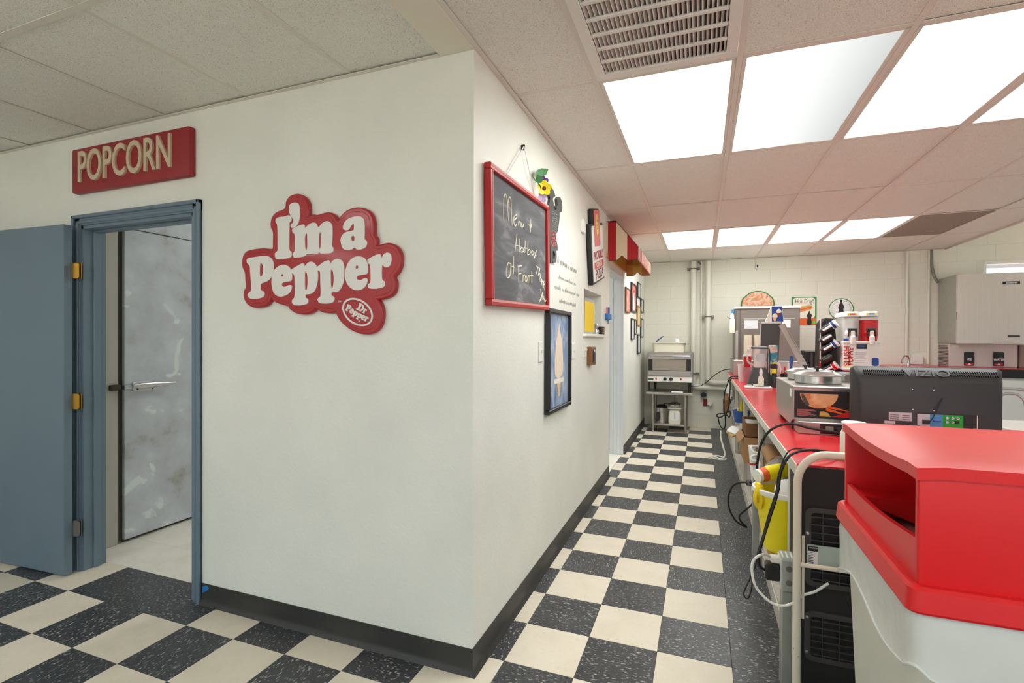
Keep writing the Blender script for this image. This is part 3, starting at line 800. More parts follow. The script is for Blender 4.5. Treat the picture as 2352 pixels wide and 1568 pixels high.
# ---- serving hatch
q = MB(); q.box(XW - WT - 0.12, XW - WT + 0.0, HY0 - 0.02, HY0, HZ0 - 0.02, HZ1 + 0.02); q.box(XW - WT - 0.12, XW - WT, HY1, HY1 + 0.02, HZ0 - 0.02, HZ1 + 0.02); q.box(XW - WT - 0.12, XW - WT, HY0, HY1, HZ1, HZ1 + 0.02); q.box(XW - WT - 0.14, XW - WT - 0.12, HY0 - 0.02, HY1 + 0.02, HZ0 - 0.02, HZ1 + 0.02)
q.box(XW - WT - 0.12, XW - WT, HY0, HY1, HZ0 - 0.02, HZ0)
hw = struct(q.build('window_6', 'wall_paint_corridor')); hw['label'] = 'small serving hatch recess in the corridor wall'
MB().box(XW - WT, XW + 0.03, HY0 - 0.03, HY1 + 0.12, HZ0 - 0.022, HZ0 + 0.001, b=0.004).build('sill', 'white_plastic', hw)

# ================================================================== THINGS ON THE FRONT WALL
NX, NY = Vector((1, 0, 0)), Vector((0, 1, 0)); NZ = Vector((0, 0, 1))
# ---- popcorn sign
t = thing('popcorn_sign', 'long red wooden sign with raised tan letters reading POPCORN', 'sign', (-2.17, YW, 2.22))
MB().box(-2.665, -1.69, YW - 0.038, YW, 2.222, 2.478, b=0.012, seg=2).build('board', 'wood_red', t)
ltr = text_mesh('POPCORN', 0.25, 0.012, 'CENTER', 0.002, 0.001)
q = MB(); q.mesh(ltr, frame_mtx((-2.2, YW - 0.042, 2.355), (0.665, 0, 0), (0, 0, 1.0))); q.build('lettering', 'letter_tan', t)

# ---- lettered sign: outlines in centimetres about (-0.88, 1.74) on the wall
GLYPH = {
    'i': [[(-23.6,20.9),(-21.9,21.7),(-18.6,21.8),(-15.7,22.1),(-14.4,21.2),(-14.1,19.7),(-15.1,18.8),(-15.4,18),(-15.5,10),(-15.4,6),(-14.1,4.7),(-14,3.1),(-15.4,2.2),(-19.3,1.9),(-22.9,2),(-24,3.2),(-24,4.7),(-22.5,5.9),(-22.4,8.4),(-22.6,17.6),(-23.6,19.4)]],
    'apostrophe': [[(-15.4,25.8),(-14.8,27.2),(-12.9,27.8),(-10.6,27.5),(-9.4,26),(-9,23),(-9.3,20),(-10.6,17.4),(-12.8,16.2),(-14.2,16.4),(-14.4,17.5),(-13.2,18.4),(-12.8,19.8),(-14.1,21.4),(-15.3,23.5)]],
    'm': [[(-13.5,15.4),(-12.2,16),(-9.7,16.8),(-7.1,17.1),(-6.1,16.3),(-6,15.3),(-4,16.7),(-1.5,17.5),(0.3,17.1),(1.9,15.2),(4,16.8),(6.7,17.6),(8.8,16.6),(9.7,14.6),(9.7,9.8),(9.4,6.5),(10.2,5.2),(10.2,3.8),(8.8,3.1),(5.2,3.1),(3.4,3.1),(2.7,3.7),(2.7,4.9),(3.3,6.3),(3.4,10.7),(3.1,12.9),(2.5,12.7),(2.1,10.8),(2.1,6.9),(2.5,4.9),(2.2,3.7),(0.3,2.9),(-2.7,2.7),(-4.6,2.9),(-5.4,3.7),(-5.1,4.9),(-4.5,6.3),(-4.5,10.3),(-4.7,12.8),(-5.6,12.6),(-6.1,10.9),(-5.9,6.4),(-5.2,4.9),(-5.4,3.2),(-6.5,2.4),(-10.9,2.1),(-12.5,2.3),(-13.1,3.4),(-12.8,4.3),(-11.9,5.5),(-11.9,9.8),(-12,12.8),(-13.3,14.1)]],
    'a': [[(15.8,13.7),(16.2,15.6),(18,17.4),(21.1,18.3),(24.6,18.3),(26.6,17.1),(27.3,15.2),(27.4,11),(27.3,8.2),(28.3,7.2),(28.6,6),(27.6,4.4),(25.2,3.7),(23.2,3.9),(22.2,4.8),(20.6,4.1),(18.3,3.8),(15.9,4.6),(14.8,6.6),(14.5,9),(15.6,10.9),(17.7,11.9),(20.6,12.2),(21.7,12.8),(21.7,15.2),(21.1,15.5),(20,14.4),(18.8,13),(17.1,12.8)], [(21.2,10.2),(22,9.5),(22,8),(21.2,7.5),(20.3,8.2),(20.3,9.6)]],
    'P': [[(-42.2,2.3),(-41.1,3.3),(-36.7,3.6),(-31.2,3.9),(-27.8,3.2),(-25.5,1.2),(-25,-2.1),(-25.8,-5.6),(-28.5,-8.1),(-32.5,-9.2),(-33.2,-10.5),(-33,-12.6),(-31.2,-13.4),(-30.8,-14.7),(-31.9,-15.9),(-35.9,-16.6),(-39.7,-16.4),(-41.3,-15.2),(-41.1,-13.9),(-39.4,-12.6),(-39.3,-9.2),(-39.9,-3.5),(-40.2,-0.4),(-41.8,1)], [(-33.6,0.1),(-32.6,0.4),(-31.7,-0.8),(-31.5,-3.3),(-32.2,-5.6),(-33.2,-6),(-33.8,-4.8)]],
    'e1': [[(-26.2,-8.2),(-25.5,-5.1),(-23.9,-2.7),(-21.2,-1.3),(-18,-1.1),(-15.4,-2.3),(-14,-4.6),(-13.8,-7.6),(-14.7,-8.8),(-18.6,-9.2),(-19.9,-9.9),(-19.6,-11.2),(-17.9,-11.5),(-15.7,-10.8),(-14.2,-11),(-13.9,-12.1),(-15,-14.1),(-17.9,-15.5),(-21.2,-15.9),(-24.2,-14.6),(-25.8,-11.8)], [(-20,-5.4),(-19.3,-5.3),(-18.8,-6.2),(-19.6,-6.5),(-20.3,-6.4)]],
    'p1': [[(-14,-3.6),(-12.8,-2.9),(-9.6,-1.6),(-7.4,-0.9),(-6.3,-1.5),(-6.2,-2.5),(-4.6,-1.1),(-2.4,-0.4),(-0.3,-1.3),(1.1,-3.3),(1.6,-6.8),(1.1,-10.7),(-0.2,-13.6),(-2.1,-15),(-4.3,-15.3),(-5.5,-15.4),(-5.6,-16.9),(-4.3,-17.6),(-4.1,-18.9),(-5.2,-19.8),(-9,-20.3),(-12.1,-20.1),(-13.5,-19.2),(-13.5,-17.9),(-12.3,-16.7),(-11.8,-14.2),(-12,-9.7),(-12.3,-6.2),(-13.8,-4.9)], [(-6,-5.2),(-5.1,-5),(-4.5,-6.5),(-4.3,-10),(-4.7,-12.9),(-5.5,-13.4),(-6,-11.9)]],
    'p2': [[(1.1,-3.1),(2.2,-2.4),(5.2,-0.8),(7.6,-0.3),(8.4,-1),(8.6,-2.2),(10,-0.6),(12.4,0.1),(14.8,-0.6),(16.1,-2.6),(16.4,-6.4),(16,-10.2),(14.5,-13.3),(12.5,-14.7),(10.1,-14.7),(9.2,-15.1),(9.4,-16.3),(10.8,-17),(11,-18.2),(9.8,-19.4),(6.5,-19.8),(2.8,-19.5),(1.7,-18.5),(1.7,-17.5),(3,-16.6),(3.3,-14.6),(3.1,-9.8),(2.9,-5.4),(1.5,-4.3)], [(8.9,-5),(9.8,-4.7),(10.4,-5.9),(10.7,-9.1),(10.2,-12.4),(9.5,-13),(9,-11.4)]],
    'e2': [[(17,-6.9),(17.7,-3.6),(19.4,-1.1),(22,0.4),(24.9,0.5),(27.5,-0.5),(28.9,-2.7),(29.2,-5.6),(28.6,-7.2),(24.6,-7.7),(23.2,-8.4),(23.5,-9.6),(25.5,-9.9),(27.5,-9.2),(28.8,-9.5),(28.9,-10.9),(27.5,-13),(24.9,-14.2),(21.8,-14),(18.9,-12.2),(17.3,-9.6)], [(22.8,-3.4),(23.8,-3.3),(24.2,-4.3),(23.5,-4.9),(22.6,-4.7)]],
    'r': [[(29.1,-1.1),(30.3,-0.5),(33.1,0.6),(35.3,1),(36,0.2),(36.3,-1),(37.5,0.8),(39.4,1.4),(41,0.4),(41.3,-2),(40.5,-4.2),(38.8,-4.8),(37.5,-4.3),(36.9,-3.6),(36.5,-4.5),(36.4,-7.7),(36.7,-10.3),(37.8,-11),(38.1,-12.2),(37.2,-13.3),(33.6,-13.9),(30.3,-13.7),(29.3,-12.8),(29.5,-11.9),(30.6,-11),(30.7,-7.5),(30.4,-3.7),(29.3,-2.3)]],
    'back': [[(-26.9,19.7),(-26.2,21.9),(-23.9,23.8),(-19,25.1),(-17.7,26.8),(-17.4,28.7),(-15.7,30.6),(-12.9,31.4),(-9.7,31),(-6.8,29.2),(-5.3,26.6),(-5,23.1),(-5.1,20.4),(-2.2,20.9),(0.3,20.5),(2.8,20.8),(6.7,21.2),(10,19.9),(12.4,16.9),(14.7,19.3),(18.2,21.4),(22.9,21.9),(26.8,21.1),(29.7,19.2),(31.2,15.8),(31.4,10.2),(32.8,7.8),(32.8,5),(35.3,4.6),(39.1,5.1),(42.9,3.8),(45,1),(45.3,-2.6),(44.2,-6.2),(41.8,-8.9),(42.6,-11.2),(42.4,-14.4),(40.5,-16.7),(36.4,-17.9),(33.1,-18.2),(35,-20.7),(36,-24),(35.6,-28.1),(33.7,-31.4),(30.3,-33),(25.3,-33),(19.5,-31.1),(14.8,-27.9),(12.5,-25),(11.6,-23.3),(8.3,-23.6),(3.5,-23),(-0.2,-21.4),(-2.1,-22.9),(-5.8,-23.9),(-10.9,-23.5),(-14.7,-21.9),(-16.6,-19.9),(-20.5,-19),(-25.2,-17.4),(-27.8,-14.8),(-28.2,-17.3),(-31.2,-19.6),(-37.3,-20.2),(-41.8,-18.8),(-44.1,-15.9),(-44.1,-12.7),(-42.9,-10.7),(-43.2,-7.5),(-43.6,-3.3),(-45.3,-0.1),(-45.1,3.5),(-43.2,6.1),(-39.4,6.9),(-32.6,7.1),(-26.2,6.6),(-25.5,10.7),(-25.5,15.2),(-26.7,17.4)]],
}
t = thing('lettered_wall_sign', "red embossed sign with white bubble letters reading I'm a Pepper", 'sign', (-0.88, YW, 1.41))
def wall_shape(q, loops, y0, depth, bevel=0.0, res=4):
    me = outline_mesh([[(p.x * 0.01, p.y * 0.01) for p in smooth(lp, res, True)] for lp in loops], depth, bevel)
    q.mesh(me, frame_mtx((-0.88, y0, 1.74), (1, 0, 0), (0, 0, 1))); return q
q = MB(); wall_shape(q, GLYPH['back'], YW - 0.012, 0.012, 0.008); q.build('backing', 'sign_red', t, angle=60)
cx_ = sum(p[0] for p in GLYPH['back'][0]) / len(GLYPH['back'][0]); cy_ = sum(p[1] for p in GLYPH['back'][0]) / len(GLYPH['back'][0])
inner = []
bk = [Vector(p) for p in GLYPH['back'][0]]; nb_ = len(bk)
area = sum(bk[i].x * bk[(i + 1) % nb_].y - bk[(i + 1) % nb_].x * bk[i].y for i in range(nb_))
sg = 1 if area > 0 else -1
for i in range(nb_):
    e = (bk[(i + 1) % nb_] - bk[i - 1]).normalized(); inner.append(bk[i] + Vector((-e.y, e.x)) * sg * 1.3)
q = MB(); wall_shape(q, [inner], YW - 0.022, 0.004, 0.003); q.build('raised_panel', 'sign_red', t, angle=60)
for k in ('i', 'apostrophe', 'm', 'a', 'P', 'e1', 'p1', 'p2', 'e2', 'r'):
    q = MB(); wall_shape(q, GLYPH[k], YW - 0.0275, 0.003, 0.0012); q.build('letter', 'sign_white', t, angle=60)
# oval badge
oc, oa = (-0.643, 1.500), math.radians(-25)
ring = outline_mesh([circle(0, 0, 0.087, 48, 0.057), list(reversed(circle(0, 0, 0.078, 48, 0.049)))], 0.003)
ua, ub = Vector((math.cos(oa), 0, math.sin(oa))), Vector((-math.sin(oa), 0, math.cos(oa)))
og = MB(); og.mesh(ring, frame_mtx((oc[0], YW - 0.0285, oc[1]), ua, ub)); badge = og.build('oval_ring', 'sign_white', t)
def small_word(keys, x0, z0, s, gap, slant):
    q = MB(); x = x0
    for k in keys:
        lp = GLYPH[k]; xs = [p[0] for p in lp[0]]; ys = [p[1] for p in lp[0]]
        me = outline_mesh([[(p.x, p.y) for p in smooth(l, 3, True)] for l in lp], 0.002)
        yb = min(ys) + (6.0 if k in ('p1', 'p2') else 0.0)
        q.mesh(me, frame_mtx(Vector((oc[0], YW - 0.0285, oc[1])) + ua * (x - min(xs) * s) + ub * (z0 - yb * s), ua * s, (ub + ua * slant).normalized() * s))
        x += (max(xs) - min(xs)) * s + gap
    q.build('badge_lettering', 'sign_white', badge)
GLYPH['D'] = [[(-12, 10), (2, 10), (9, 6), (11, -1), (9, -8), (2, -12), (-12, -12), (-12, -9), (-9, -8), (-9, 6), (-12, 7)], [(-1, 6), (3, 4), (4, -1), (3, -6), (-1, -8)]]
small_word(['D', 'r'], -0.010, 0.008, 0.00150, 0.001, 0.12)
small_word(['P', 'e1', 'p1', 'p2', 'e2', 'r'], -0.066, -0.021, 0.00158, -0.0003, 0.12)
lettering('badge_mark', '®', 0.012, Vector((oc[0], YW - 0.0285, oc[1])) + ua * 0.026 - ub * 0.034, ua, ub, 'sign_white', badge)
lettering('trademark', 'TM', 0.014, (-0.742, YW - 0.0285, 1.548), NX, NZ, 'sign_white', t)

# ================================================================== THINGS ON THE CORRIDOR WALL
AY, AZ = Vector((0, 1, 0)), Vector((0, 0, 1))       # reading direction and up on that wall
# ---- chalkboard hung by a string
CHALK = [
    [(146,428),(145,483),(150,532),(168,553),(186,546),(198,496),(211,437)],
    [(198,496),(207,534),(229,557),(241,542),(248,481),(258,431)],
    [(278,456),(320,479),(320,491),(300,488),(280,470),(281,447),(300,433),(320,447)],
    [(344,466),(347,443)],
    [(344,457),(368,471),(382,465),(382,446)],
    [(391,469),(392,450),(410,452),(424,469)],
    [(427,474),(427,453)],
    [(532,522),(533,450)],
    [(506,487),(532,471),(552,499)],
    [(325,400),(299,311)],
    [(366,386),(362,318)],
    [(308,342),(383,348)],
    [(397,346),(376,331),(390,321),(419,330),(418,345),(397,346)],
    [(450,392),(445,327)],
    [(430,352),(477,355)],
    [(492,397),(485,324)],
    [(485,339),(515,356),(531,349),(523,333),(489,325)],
    [(562,359),(546,341),(570,335),(589,351),(562,359)],
    [(594,357),(636,340)],
    [(635,369),(600,322)],
    [(238,242),(207,240),(189,211),(183,184),(196,170),(226,180),(238,213),(244,243),(242,191)],
    [(280,285),(277,198)],
    [(255,231),(296,232)],
    [(347,244),(353,164)],
    [(338,242),(402,254)],
    [(350,206),(391,214)],
    [(417,212),(417,176)],
    [(420,201),(442,213)],
    [(464,215),(449,192),(464,179),(482,195),(464,215)],
    [(497,214),(494,177)],
    [(497,207),(517,217),(525,183)],
    [(555,244),(559,181)],
    [(532,221),(580,224)],
    [(628,287),(705,279)],
    [(662,284),(640,242)],
    [(702,279),(671,235)],
    [(679,244),(705,252),(702,220)],
    [(723,236),(702,220),(715,208),(738,224),(733,205)],
    [(741,219),(733,191)],
    [(742,208),(763,213),(756,186)],
    [(781,218),(760,175)],
    [(797,203),(769,190),(797,168)],
    [(710,165),(725,142)],
    [(757,150),(699,92)],
    [(752,131),(743,111),(770,111),(775,127),(752,131)],
    [(788,120),(792,101),(817,106),(826,123)]]
til = math.radians(1.7)
cbc = Vector((XW, 0.405, 1.845))
t = thing('chalkboard', 'red framed chalkboard hung by a string with chalk writing about the menu', 'chalkboard', cbc, rot=(til, 0, 0))
hw_, hh = 0.435, 0.305
q = MB()
for (a, c, e, f) in ((-hw_, hw_, hh - 0.028, hh), (-hw_, hw_, -hh, -hh + 0.028), (-hw_, -hw_ + 0.028, -hh + 0.028, hh - 0.028), (hw_ - 0.028, hw_, -hh + 0.028, hh - 0.028)):
    q.box(0.004, 0.036, a, c, e, f, b=0.003)
q.build('frame', 'frame_red', t, local=True)
q = MB()
for (a, c, e, f) in ((-hw_ + 0.004, hw_ - 0.004, hh - 0.014, hh - 0.002), (-hw_ + 0.004, hw_ - 0.004, -hh + 0.016, -hh + 0.026), (-hw_ + 0.020, -hw_ + 0.027, -hh + 0.028, hh - 0.028), (hw_ - 0.010, hw_ - 0.003, -hh + 0.028, hh - 0.028)):
    q.box(0.0362, 0.0372, a, c, e, f)
q.build('worn_edge', 'frame_worn', t, local=True)
MB().box(0.006, 0.020, -hw_ + 0.02, hw_ - 0.02, -hh + 0.02, hh - 0.02).build('slate', 'chalk_board', t, local=True)
q = MB()
for st in CHALK:
    pts = []
    for y, z in st:
        dy, dz = y * 0.001 - cbc.y, 1.5 + z * 0.001 - cbc.z
        pts.append((0.0205, dy * math.cos(til) + dz * math.sin(til), -dy * math.sin(til) + dz * math.cos(til)))
    q.tube(pts, 0.0032, 5, 3)
q.build('chalk_writing', 'chalk', t, local=True)['kind'] = 'stuff'
q = MB(); nl = (-0.078 - XW + 0.0, 0.445 - cbc.y, 2.368 - cbc.z)
q.sweep([(0.014, -0.20, hh + 0.002), (0.02, nl[1], nl[2])], 0.0028, 6); q.sweep([(0.02, nl[1], nl[2]), (0.014, 0.235, hh + 0.002)], 0.0028, 6); q.build('hanging_string', 'white_paper', t, local=True)
o = MB().box(XW, XW + 0.02, 0.44, 0.45, 2.356, 2.384, b=0.002).build('wall_hook', 'black_frame'); tag(o, 'small dark hook holding up the chalkboard string', 'hook')
# ---- pansy spray on the string
FS = -0.06
t = thing('flower_spray', 'artificial yellow and purple pansy with green leaves above the chalkboard', 'flower', (XW + 0.03, 0.66 + FS, 2.165))
def petals(name, c, n, r, m, ph=0.0):
    q = MB()
    for k in range(n):
        a = ph + 2 * PI * k / n; fn = Vector((0.55, -0.83, 0)); d_ = Vector((0.83, 0.55, 0)) * math.cos(a) + NZ * math.sin(a) + fn * 0.25
        ctr = Vector(c) + d_ * r * 0.6; e1 = d_.normalized(); e2 = fn.cross(e1).normalized(); n_ = e1.cross(e2)
        poly = [Vector((r * 0.62 * math.cos(u), r * 0.55 * math.sin(u))) for u in [2 * PI * i / 10 for i in range(10)]]
        q.prism([(p.x, p.y) for p in poly], ctr, e1, e2, n_ * 0.002)
    return q.build(name, m, t)
petals('yellow_bloom', (XW + 0.06, 0.71 + FS, 2.212), 5, 0.036, 'yellow', 0.3)
MB().lathe((XW + 0.06, 0.71 + FS, 2.212), [(0.012, 0.004), (0.009, 0.010), (0, 0.011)], 10, (0.55, -0.83, 0)).build('bloom_eye', 'cherry', t)
petals('purple_bloom', (XW + 0.045, 0.735 + FS, 2.262), 4, 0.026, 'violet', 0.2)
petals('pale_bloom', (XW + 0.05, 0.705 + FS, 2.163), 4, 0.026, 'lilac', 0.5)
q = MB()
for c, tip in (((XW + 0.03, 0.66 + FS, 2.27), (XW + 0.06, 0.79 + FS, 2.345)), ((XW + 0.03, 0.665 + FS, 2.275), (XW + 0.05, 0.70 + FS, 2.235)), ((XW + 0.03, 0.65 + FS, 2.28), (XW + 0.05, 0.74 + FS, 2.31))):
    c, tip = Vector(c), Vector(tip); e = tip - c; s = Vector((0.55, -0.83, 0)).cross(e).normalized() * 0.022
    q.prism([(0, 0), (0.3, 0.8), (0.6, 1.0), (1, 0), (0.6, -1.0), (0.3, -0.8)], c, e, s, Vector((0.0015, 0, 0)))
q.build('leaf_spray', 'leaf_green', t)
MB().tube([(XW + 0.02, 0.62 + FS, 2.262), (XW + 0.03, 0.65 + FS, 2.24), (XW + 0.045, 0.69 + FS, 2.22), (XW + 0.04, 0.70 + FS, 2.16)], 0.003, 6).build('stem', 'leaf_green', t)
# ---- cut-out figure
CUT = [(845,2294),(876,2309),(944,2314),(994,2297),(1031,2276),(984,2255),(974,2241),(995,2221),(995,2187),(1036,2189),(1088,2213),(1042,2202),(1042,2216),(1088,2230),(1077,2248),(1071,2269),(1098,2288),(1148,2298),(1187,2282),(1198,2243),(1181,2214),(1132,2197),(1133,2167),(1112,2110),(1091,2070),(1059,2047),(1049,2022),(1088,1971),(1088,1947),(1061,1943),(1068,1903),(1062,1868),(990,1855),(970,1872),(1020,1885),(1040,1911),(1009,1934),(979,1924),(970,1849),(940,1845),(925,1937),(909,2045),(907,2166),(906,2193),(916,2218),(925,2237),(887,2254),(853,2272)]
t = thing('cutout_figure', 'dark wooden cutout figure with raised arms and chalk lettering behind the chalkboard', 'wall decoration', (XW, 1.0, 1.84))
q = MB(); q.mesh(outline_mesh([[(a * 0.001 - 1.0, c * 0.001 - 2.08) for a, c in CUT]], 0.012, 0.002), frame_mtx((XW + 0.0085, 1.0, 2.08), AY, AZ)); q.build('body', 'dark_grey', t)
q = MB(); rr = random.Random(4)
for k in range(9):
    z = 2.165 - k * 0.014; y = 0.95 + rr.uniform(0, 0.02); pts = []
    while y < 1.085 - abs(k - 3) * 0.004: pts.append((XW + 0.0175, y, z + rr.uniform(-0.005, 0.005))); y += rr.uniform(0.006, 0.014)
    q.sweep(pts, 0.0014, 4)
q.build('chalk_lettering', 'label_green', t)
q = MB()
for k in range(7):
    z = 2.035 - k * 0.013; y = 0.94; pts = []
    while y < 1.06: pts.append((XW + 0.0175, y, z + rr.uniform(-0.007, 0.007))); y += rr.uniform(0.008, 0.016)
    q.sweep(pts, 0.0026, 4)
q.build('pink_lettering', 'pinkish', t)
# ---- faded cursive decal, too worn to read
q = MB(); rr = random.Random(11)
for z0, y0, y1, amp in ((1.885, 1.133, 1.67, 0.016), (1.785, 1.156, 1.64, 0.009), (1.712, 1.061, 1.76, 0.010), (1.632, 1.181, 1.645, 0.013)):
    y = y0; up = True; pts = []
    while y < y1:
        h = amp * rr.uniform(0.5, 1.3)
        if rr.random() < 0.10: h = amp * 2.6
        pts.append((XW + 0.0008, y + (0.006 if up else 0), z0 + (h if up else -amp * rr.uniform(0.6, 1.1)))); y += rr.uniform(0.006, 0.013); up = not up
        if rr.random() < 0.07 and len(pts) > 3: q.sweep(smooth(pts, 3), 0.0009, 4); pts = []; y += 0.018
    if len(pts) > 3: q.sweep(smooth(pts, 3), 0.0009, 4)
o = q.build('script_decal', 'faint_ink'); tag(o, 'four lines of faded grey cursive lettering on the corridor wall', 'wall lettering')
# ---- framed poster of an ice cream cone
pt_ = math.radians(-0.4)
t = thing('framed_poster', 'tall black framed poster with a pale spire shape on mottled blue', 'poster', (XW, 1.12, 0.93))
y0, y1, z0, z1 = 0.855, 1.39, 0.93, 1.568
q = MB()
for (a, c, e, f) in ((y0, y1, z1 - 0.026, z1), (y0, y1, z0, z0 + 0.026), (y0, y0 + 0.026, z0 + 0.026, z1 - 0.026), (y1 - 0.026, y1, z0 + 0.026, z1 - 0.026)): q.box(XW + 0.002, XW + 0.036, a, c, e, f, b=0.004)
q.build('frame', 'black_frame', t)
patch_mat('poster_blue', [(0.25, (40, 74, 140)), (0.42, (96, 130, 176)), (0.55, (150, 172, 198)), (0.7, (190, 202, 216)), (0.8, (120, 110, 160))], 5.0, 0.35, 1.5, (1, 2.0, 0.8))
MB().box(XW + 0.006, XW + 0.014, y0 + 0.02, y1 - 0.02, z0 + 0.02, z1 - 0.02).build('print', 'poster_blue', t)
yc = 1.135
q = MB(); q.prism([(p.x, p.y) for p in smooth([(0, 0.47), (0.026, 0.40), (0.075, 0.27), (0.098, 0.10), (0.09, -0.02), (0.04, -0.06), (-0.04, -0.06), (-0.09, -0.02), (-0.095, 0.10), (-0.07, 0.27), (-0.022, 0.40)], 4, True)], (XW + 0.0145, yc, 1.175), AY, AZ * 0.66, (0.0012, 0, 0)); q.build('printed_spire', 'spire', t)
MB().prism(rrect(-0.12, 0.12, -0.015, 0.015, 0.014), (XW + 0.0150, yc, 1.115), AY, AZ, (0.0012, 0, 0)).build('printed_collar', 'cream_ice', t)
MB().prism([(-0.05, 0), (0.05, 0), (0.022, -0.10), (-0.015, -0.10)], (XW + 0.0148, yc, 1.112), AY, AZ, (0.0012, 0, 0)).build('printed_cone', 'skin_cone', t)
MB().box(XW + 0.0175, XW + 0.0182, y0 + 0.02, y1 - 0.02, z0 + 0.02, z1 - 0.02).build('glazing', 'glazing', t)
# ---- tilted light box sign
la = math.radians(13.3)
c0 = Vector((XW + 0.0, 2.263, 2.12))
t = thing('pizza_light_box', 'black edged light box sign reading PICCADILLY CIRCUS PIZZA hung askew', 'sign', c0, rot=(la, 0, 0))
bw, bh = 0.262, 0.247
MB().box(0.004, 0.045, -bw, bw, -bh, bh, b=0.012, seg=2).build('housing', 'black_plastic', t, local=True)
MB().prism(rrect(-bw + 0.02, bw - 0.02, -bh + 0.02, bh - 0.02, 0.02), (0.045, 0, 0), AY, AZ, (0.002, 0, 0)).build('face', 'sign_white', t, local=True)
MB().box(0.004, 0.045, -0.16, 0.11, bh - 0.02, bh + 0.118, b=0.012, seg=2).build('crest_housing', 'black_plastic', t, local=True)
MB().prism(rrect(-0.145, 0.10, bh - 0.19, bh + 0.105, 0.015), (0.0475, 0, 0), AY, AZ, (0.002, 0, 0)).build('crest_face', 'pinkish', t, local=True)
MB().prism([(-0.045, 0.07), (0.005, 0.07), (0.005, 0.05), (0.025, -0.0), (0.02, -0.07), (-0.02, -0.135), (-0.06, -0.07), (-0.065, -0.0), (-0.045, 0.05)], (0.050, 0, bh), AY, AZ, (0.0015, 0, 0)).build('crest_mark', 'yellow', t, local=True)
q = MB()
for zz, s in ((0.02, 0.016), (-0.02, 0.013), (-0.045, 0.012), (-0.075, 0.010)): q.prism([(-s, 0), (0, s), (s, 0), (0, -s)], (0.052, -0.02, bh + zz), AY, AZ, (0.001, 0, 0))
q.build('crest_detail', 'leaf_green', t, local=True)
lettering('lettering', 'PICCADILLY', 0.088, (0.048, 0.01, -0.02), AY * 0.92, AZ * 1.1, 'ink_red', t, 0.001, 0.002, local=True)
MB().prism([(-0.20, -0.028), (0.20, -0.028), (0.20, 0.028), (-0.20, 0.028)], (0.0472, 0.015, -0.098), AY, AZ, (0.001, 0, 0)).build('red_band', 'red_plastic', t, local=True)
lettering('lettering', 'CIRCUS', 0.055, (0.049, 0.015, -0.098), AY * 1.3, AZ, 'sign_white', t, 0.001, 0.001, local=True)
lettering('lettering', 'PIZZA', 0.118, (0.048, 0.02, -0.178), AY * 1.1, AZ * 1.0, 'cherry', t, 0.001, 0.002, local=True)
# ---- small boxes and switches
def plate(name, y, z, w, h, label, cat, grp=None, toggles=1):
    t = thing(name, label, cat, (XW, y, z - h / 2), grp)
    MB().box(XW, XW + 0.007, y - w / 2, y + w / 2, z - h / 2, z + h / 2, b=0.003).build('plate', 'white_plastic', t)
    for k in range(toggles):
        yy = y + (k - (toggles - 1) / 2) * 0.046
        MB().box(XW + 0.006, XW + 0.016, yy - 0.006, yy + 0.006, z - 0.004, z + 0.014, b=0.002).build('toggle', 'cream_plastic', t)
plate('light_switch', 0.78, 1.308, 0.075, 0.118, 'cream light switch plate just before the blue poster', 'switch')
plate('light_switch', 1.568, 1.296, 0.085, 0.115, 'cream switch plate just past the blue poster', 'switch', None, 1)
plate('light_switch', 1.955, 1.294, 0.095, 0.115, 'cream double switch plate under the serving hatch sill', 'switch', None, 2)
o = MB().box(XW, XW + 0.022, 1.80, 1.885, 2.205, 2.31, b=0.004).build('wall_sensor_box', 'white_plastic'); tag(o, 'slim cream sensor box on the wall before the pizza sign', 'sensor box')
t = thing('wooden_plaque', 'small brown wooden plaque with a dark bottle opener under the serving hatch', 'plaque', (XW, 2.12, 1.165))
MB().box(XW, XW + 0.04, 2.035, 2.205, 1.168, 1.32, b=0.004).build('board', 'brown_wood', t)
MB().prism(rrect(2.085, 2.16, 1.19, 1.30, 0.02), (XW + 0.04, 0, 0), AY, AZ, (0.004, 0, 0)).build('opener_plate', 'black_frame', t)
MB().lathe((XW + 0.044, 2.12, 1.285), [(0.015, 0), (0.013, 0.01), (0.007, 0.012), (0, 0.012)], 14, (1, 0, 0)).build('opener_head', 'cast_chrome', t)
# hatch contents
o = MB().box(XW + 0.003, XW + 0.0045, 1.945, 2.31, 1.445, 1.69).build('yellow_sheet', 'yellow_paper'); tag(o, 'blank yellow paper sheet taped over the serving hatch', 'paper')
o = MB().box(XW + 0.0015, XW + 0.0025, 1.95, 2.345, 1.43, 1.72).build('clear_sleeve', 'clear_film'); tag(o, 'clear plastic sleeve behind the yellow sheet', 'sleeve')
t = thing('small_black_box', 'small black carton with a yellow round mark on the hatch sill', 'carton', (XW - 0.02, 2.70, HZ0 + 0.001))
MB().box(XW - 0.03, XW + 0.015, 2.60, 2.74, HZ0 + 0.001, HZ0 + 0.075, b=0.002).build('carton', 'black_matte', t)
MB().prism(circle(2.675, HZ0 + 0.045, 0.018, 18), (XW + 0.0152, 0, 0), AY, AZ, (0.001, 0, 0)).build('mark', 'yellow_paper', t)
MB().prism([(2.652, HZ0 + 0.015), (2.70, HZ0 + 0.015), (2.70, HZ0 + 0.024), (2.652, HZ0 + 0.024)], (XW + 0.0152, 0, 0), AY, AZ, (0.001, 0, 0)).build('mark_bar', 'yellow_paper', t)
o = MB().lathe((XW - 0.02, 2.50, HZ0 + 0.001), [(0.0, 0), (0.028, 0), (0.03, 0.03), (0.02, 0.05), (0.024, 0.07), (0.012, 0.095), (0, 0.10)], 18).build('call_bell', 'cast_chrome'); tag(o, 'little silver bell standing beside the yellow sheet', 'bell')
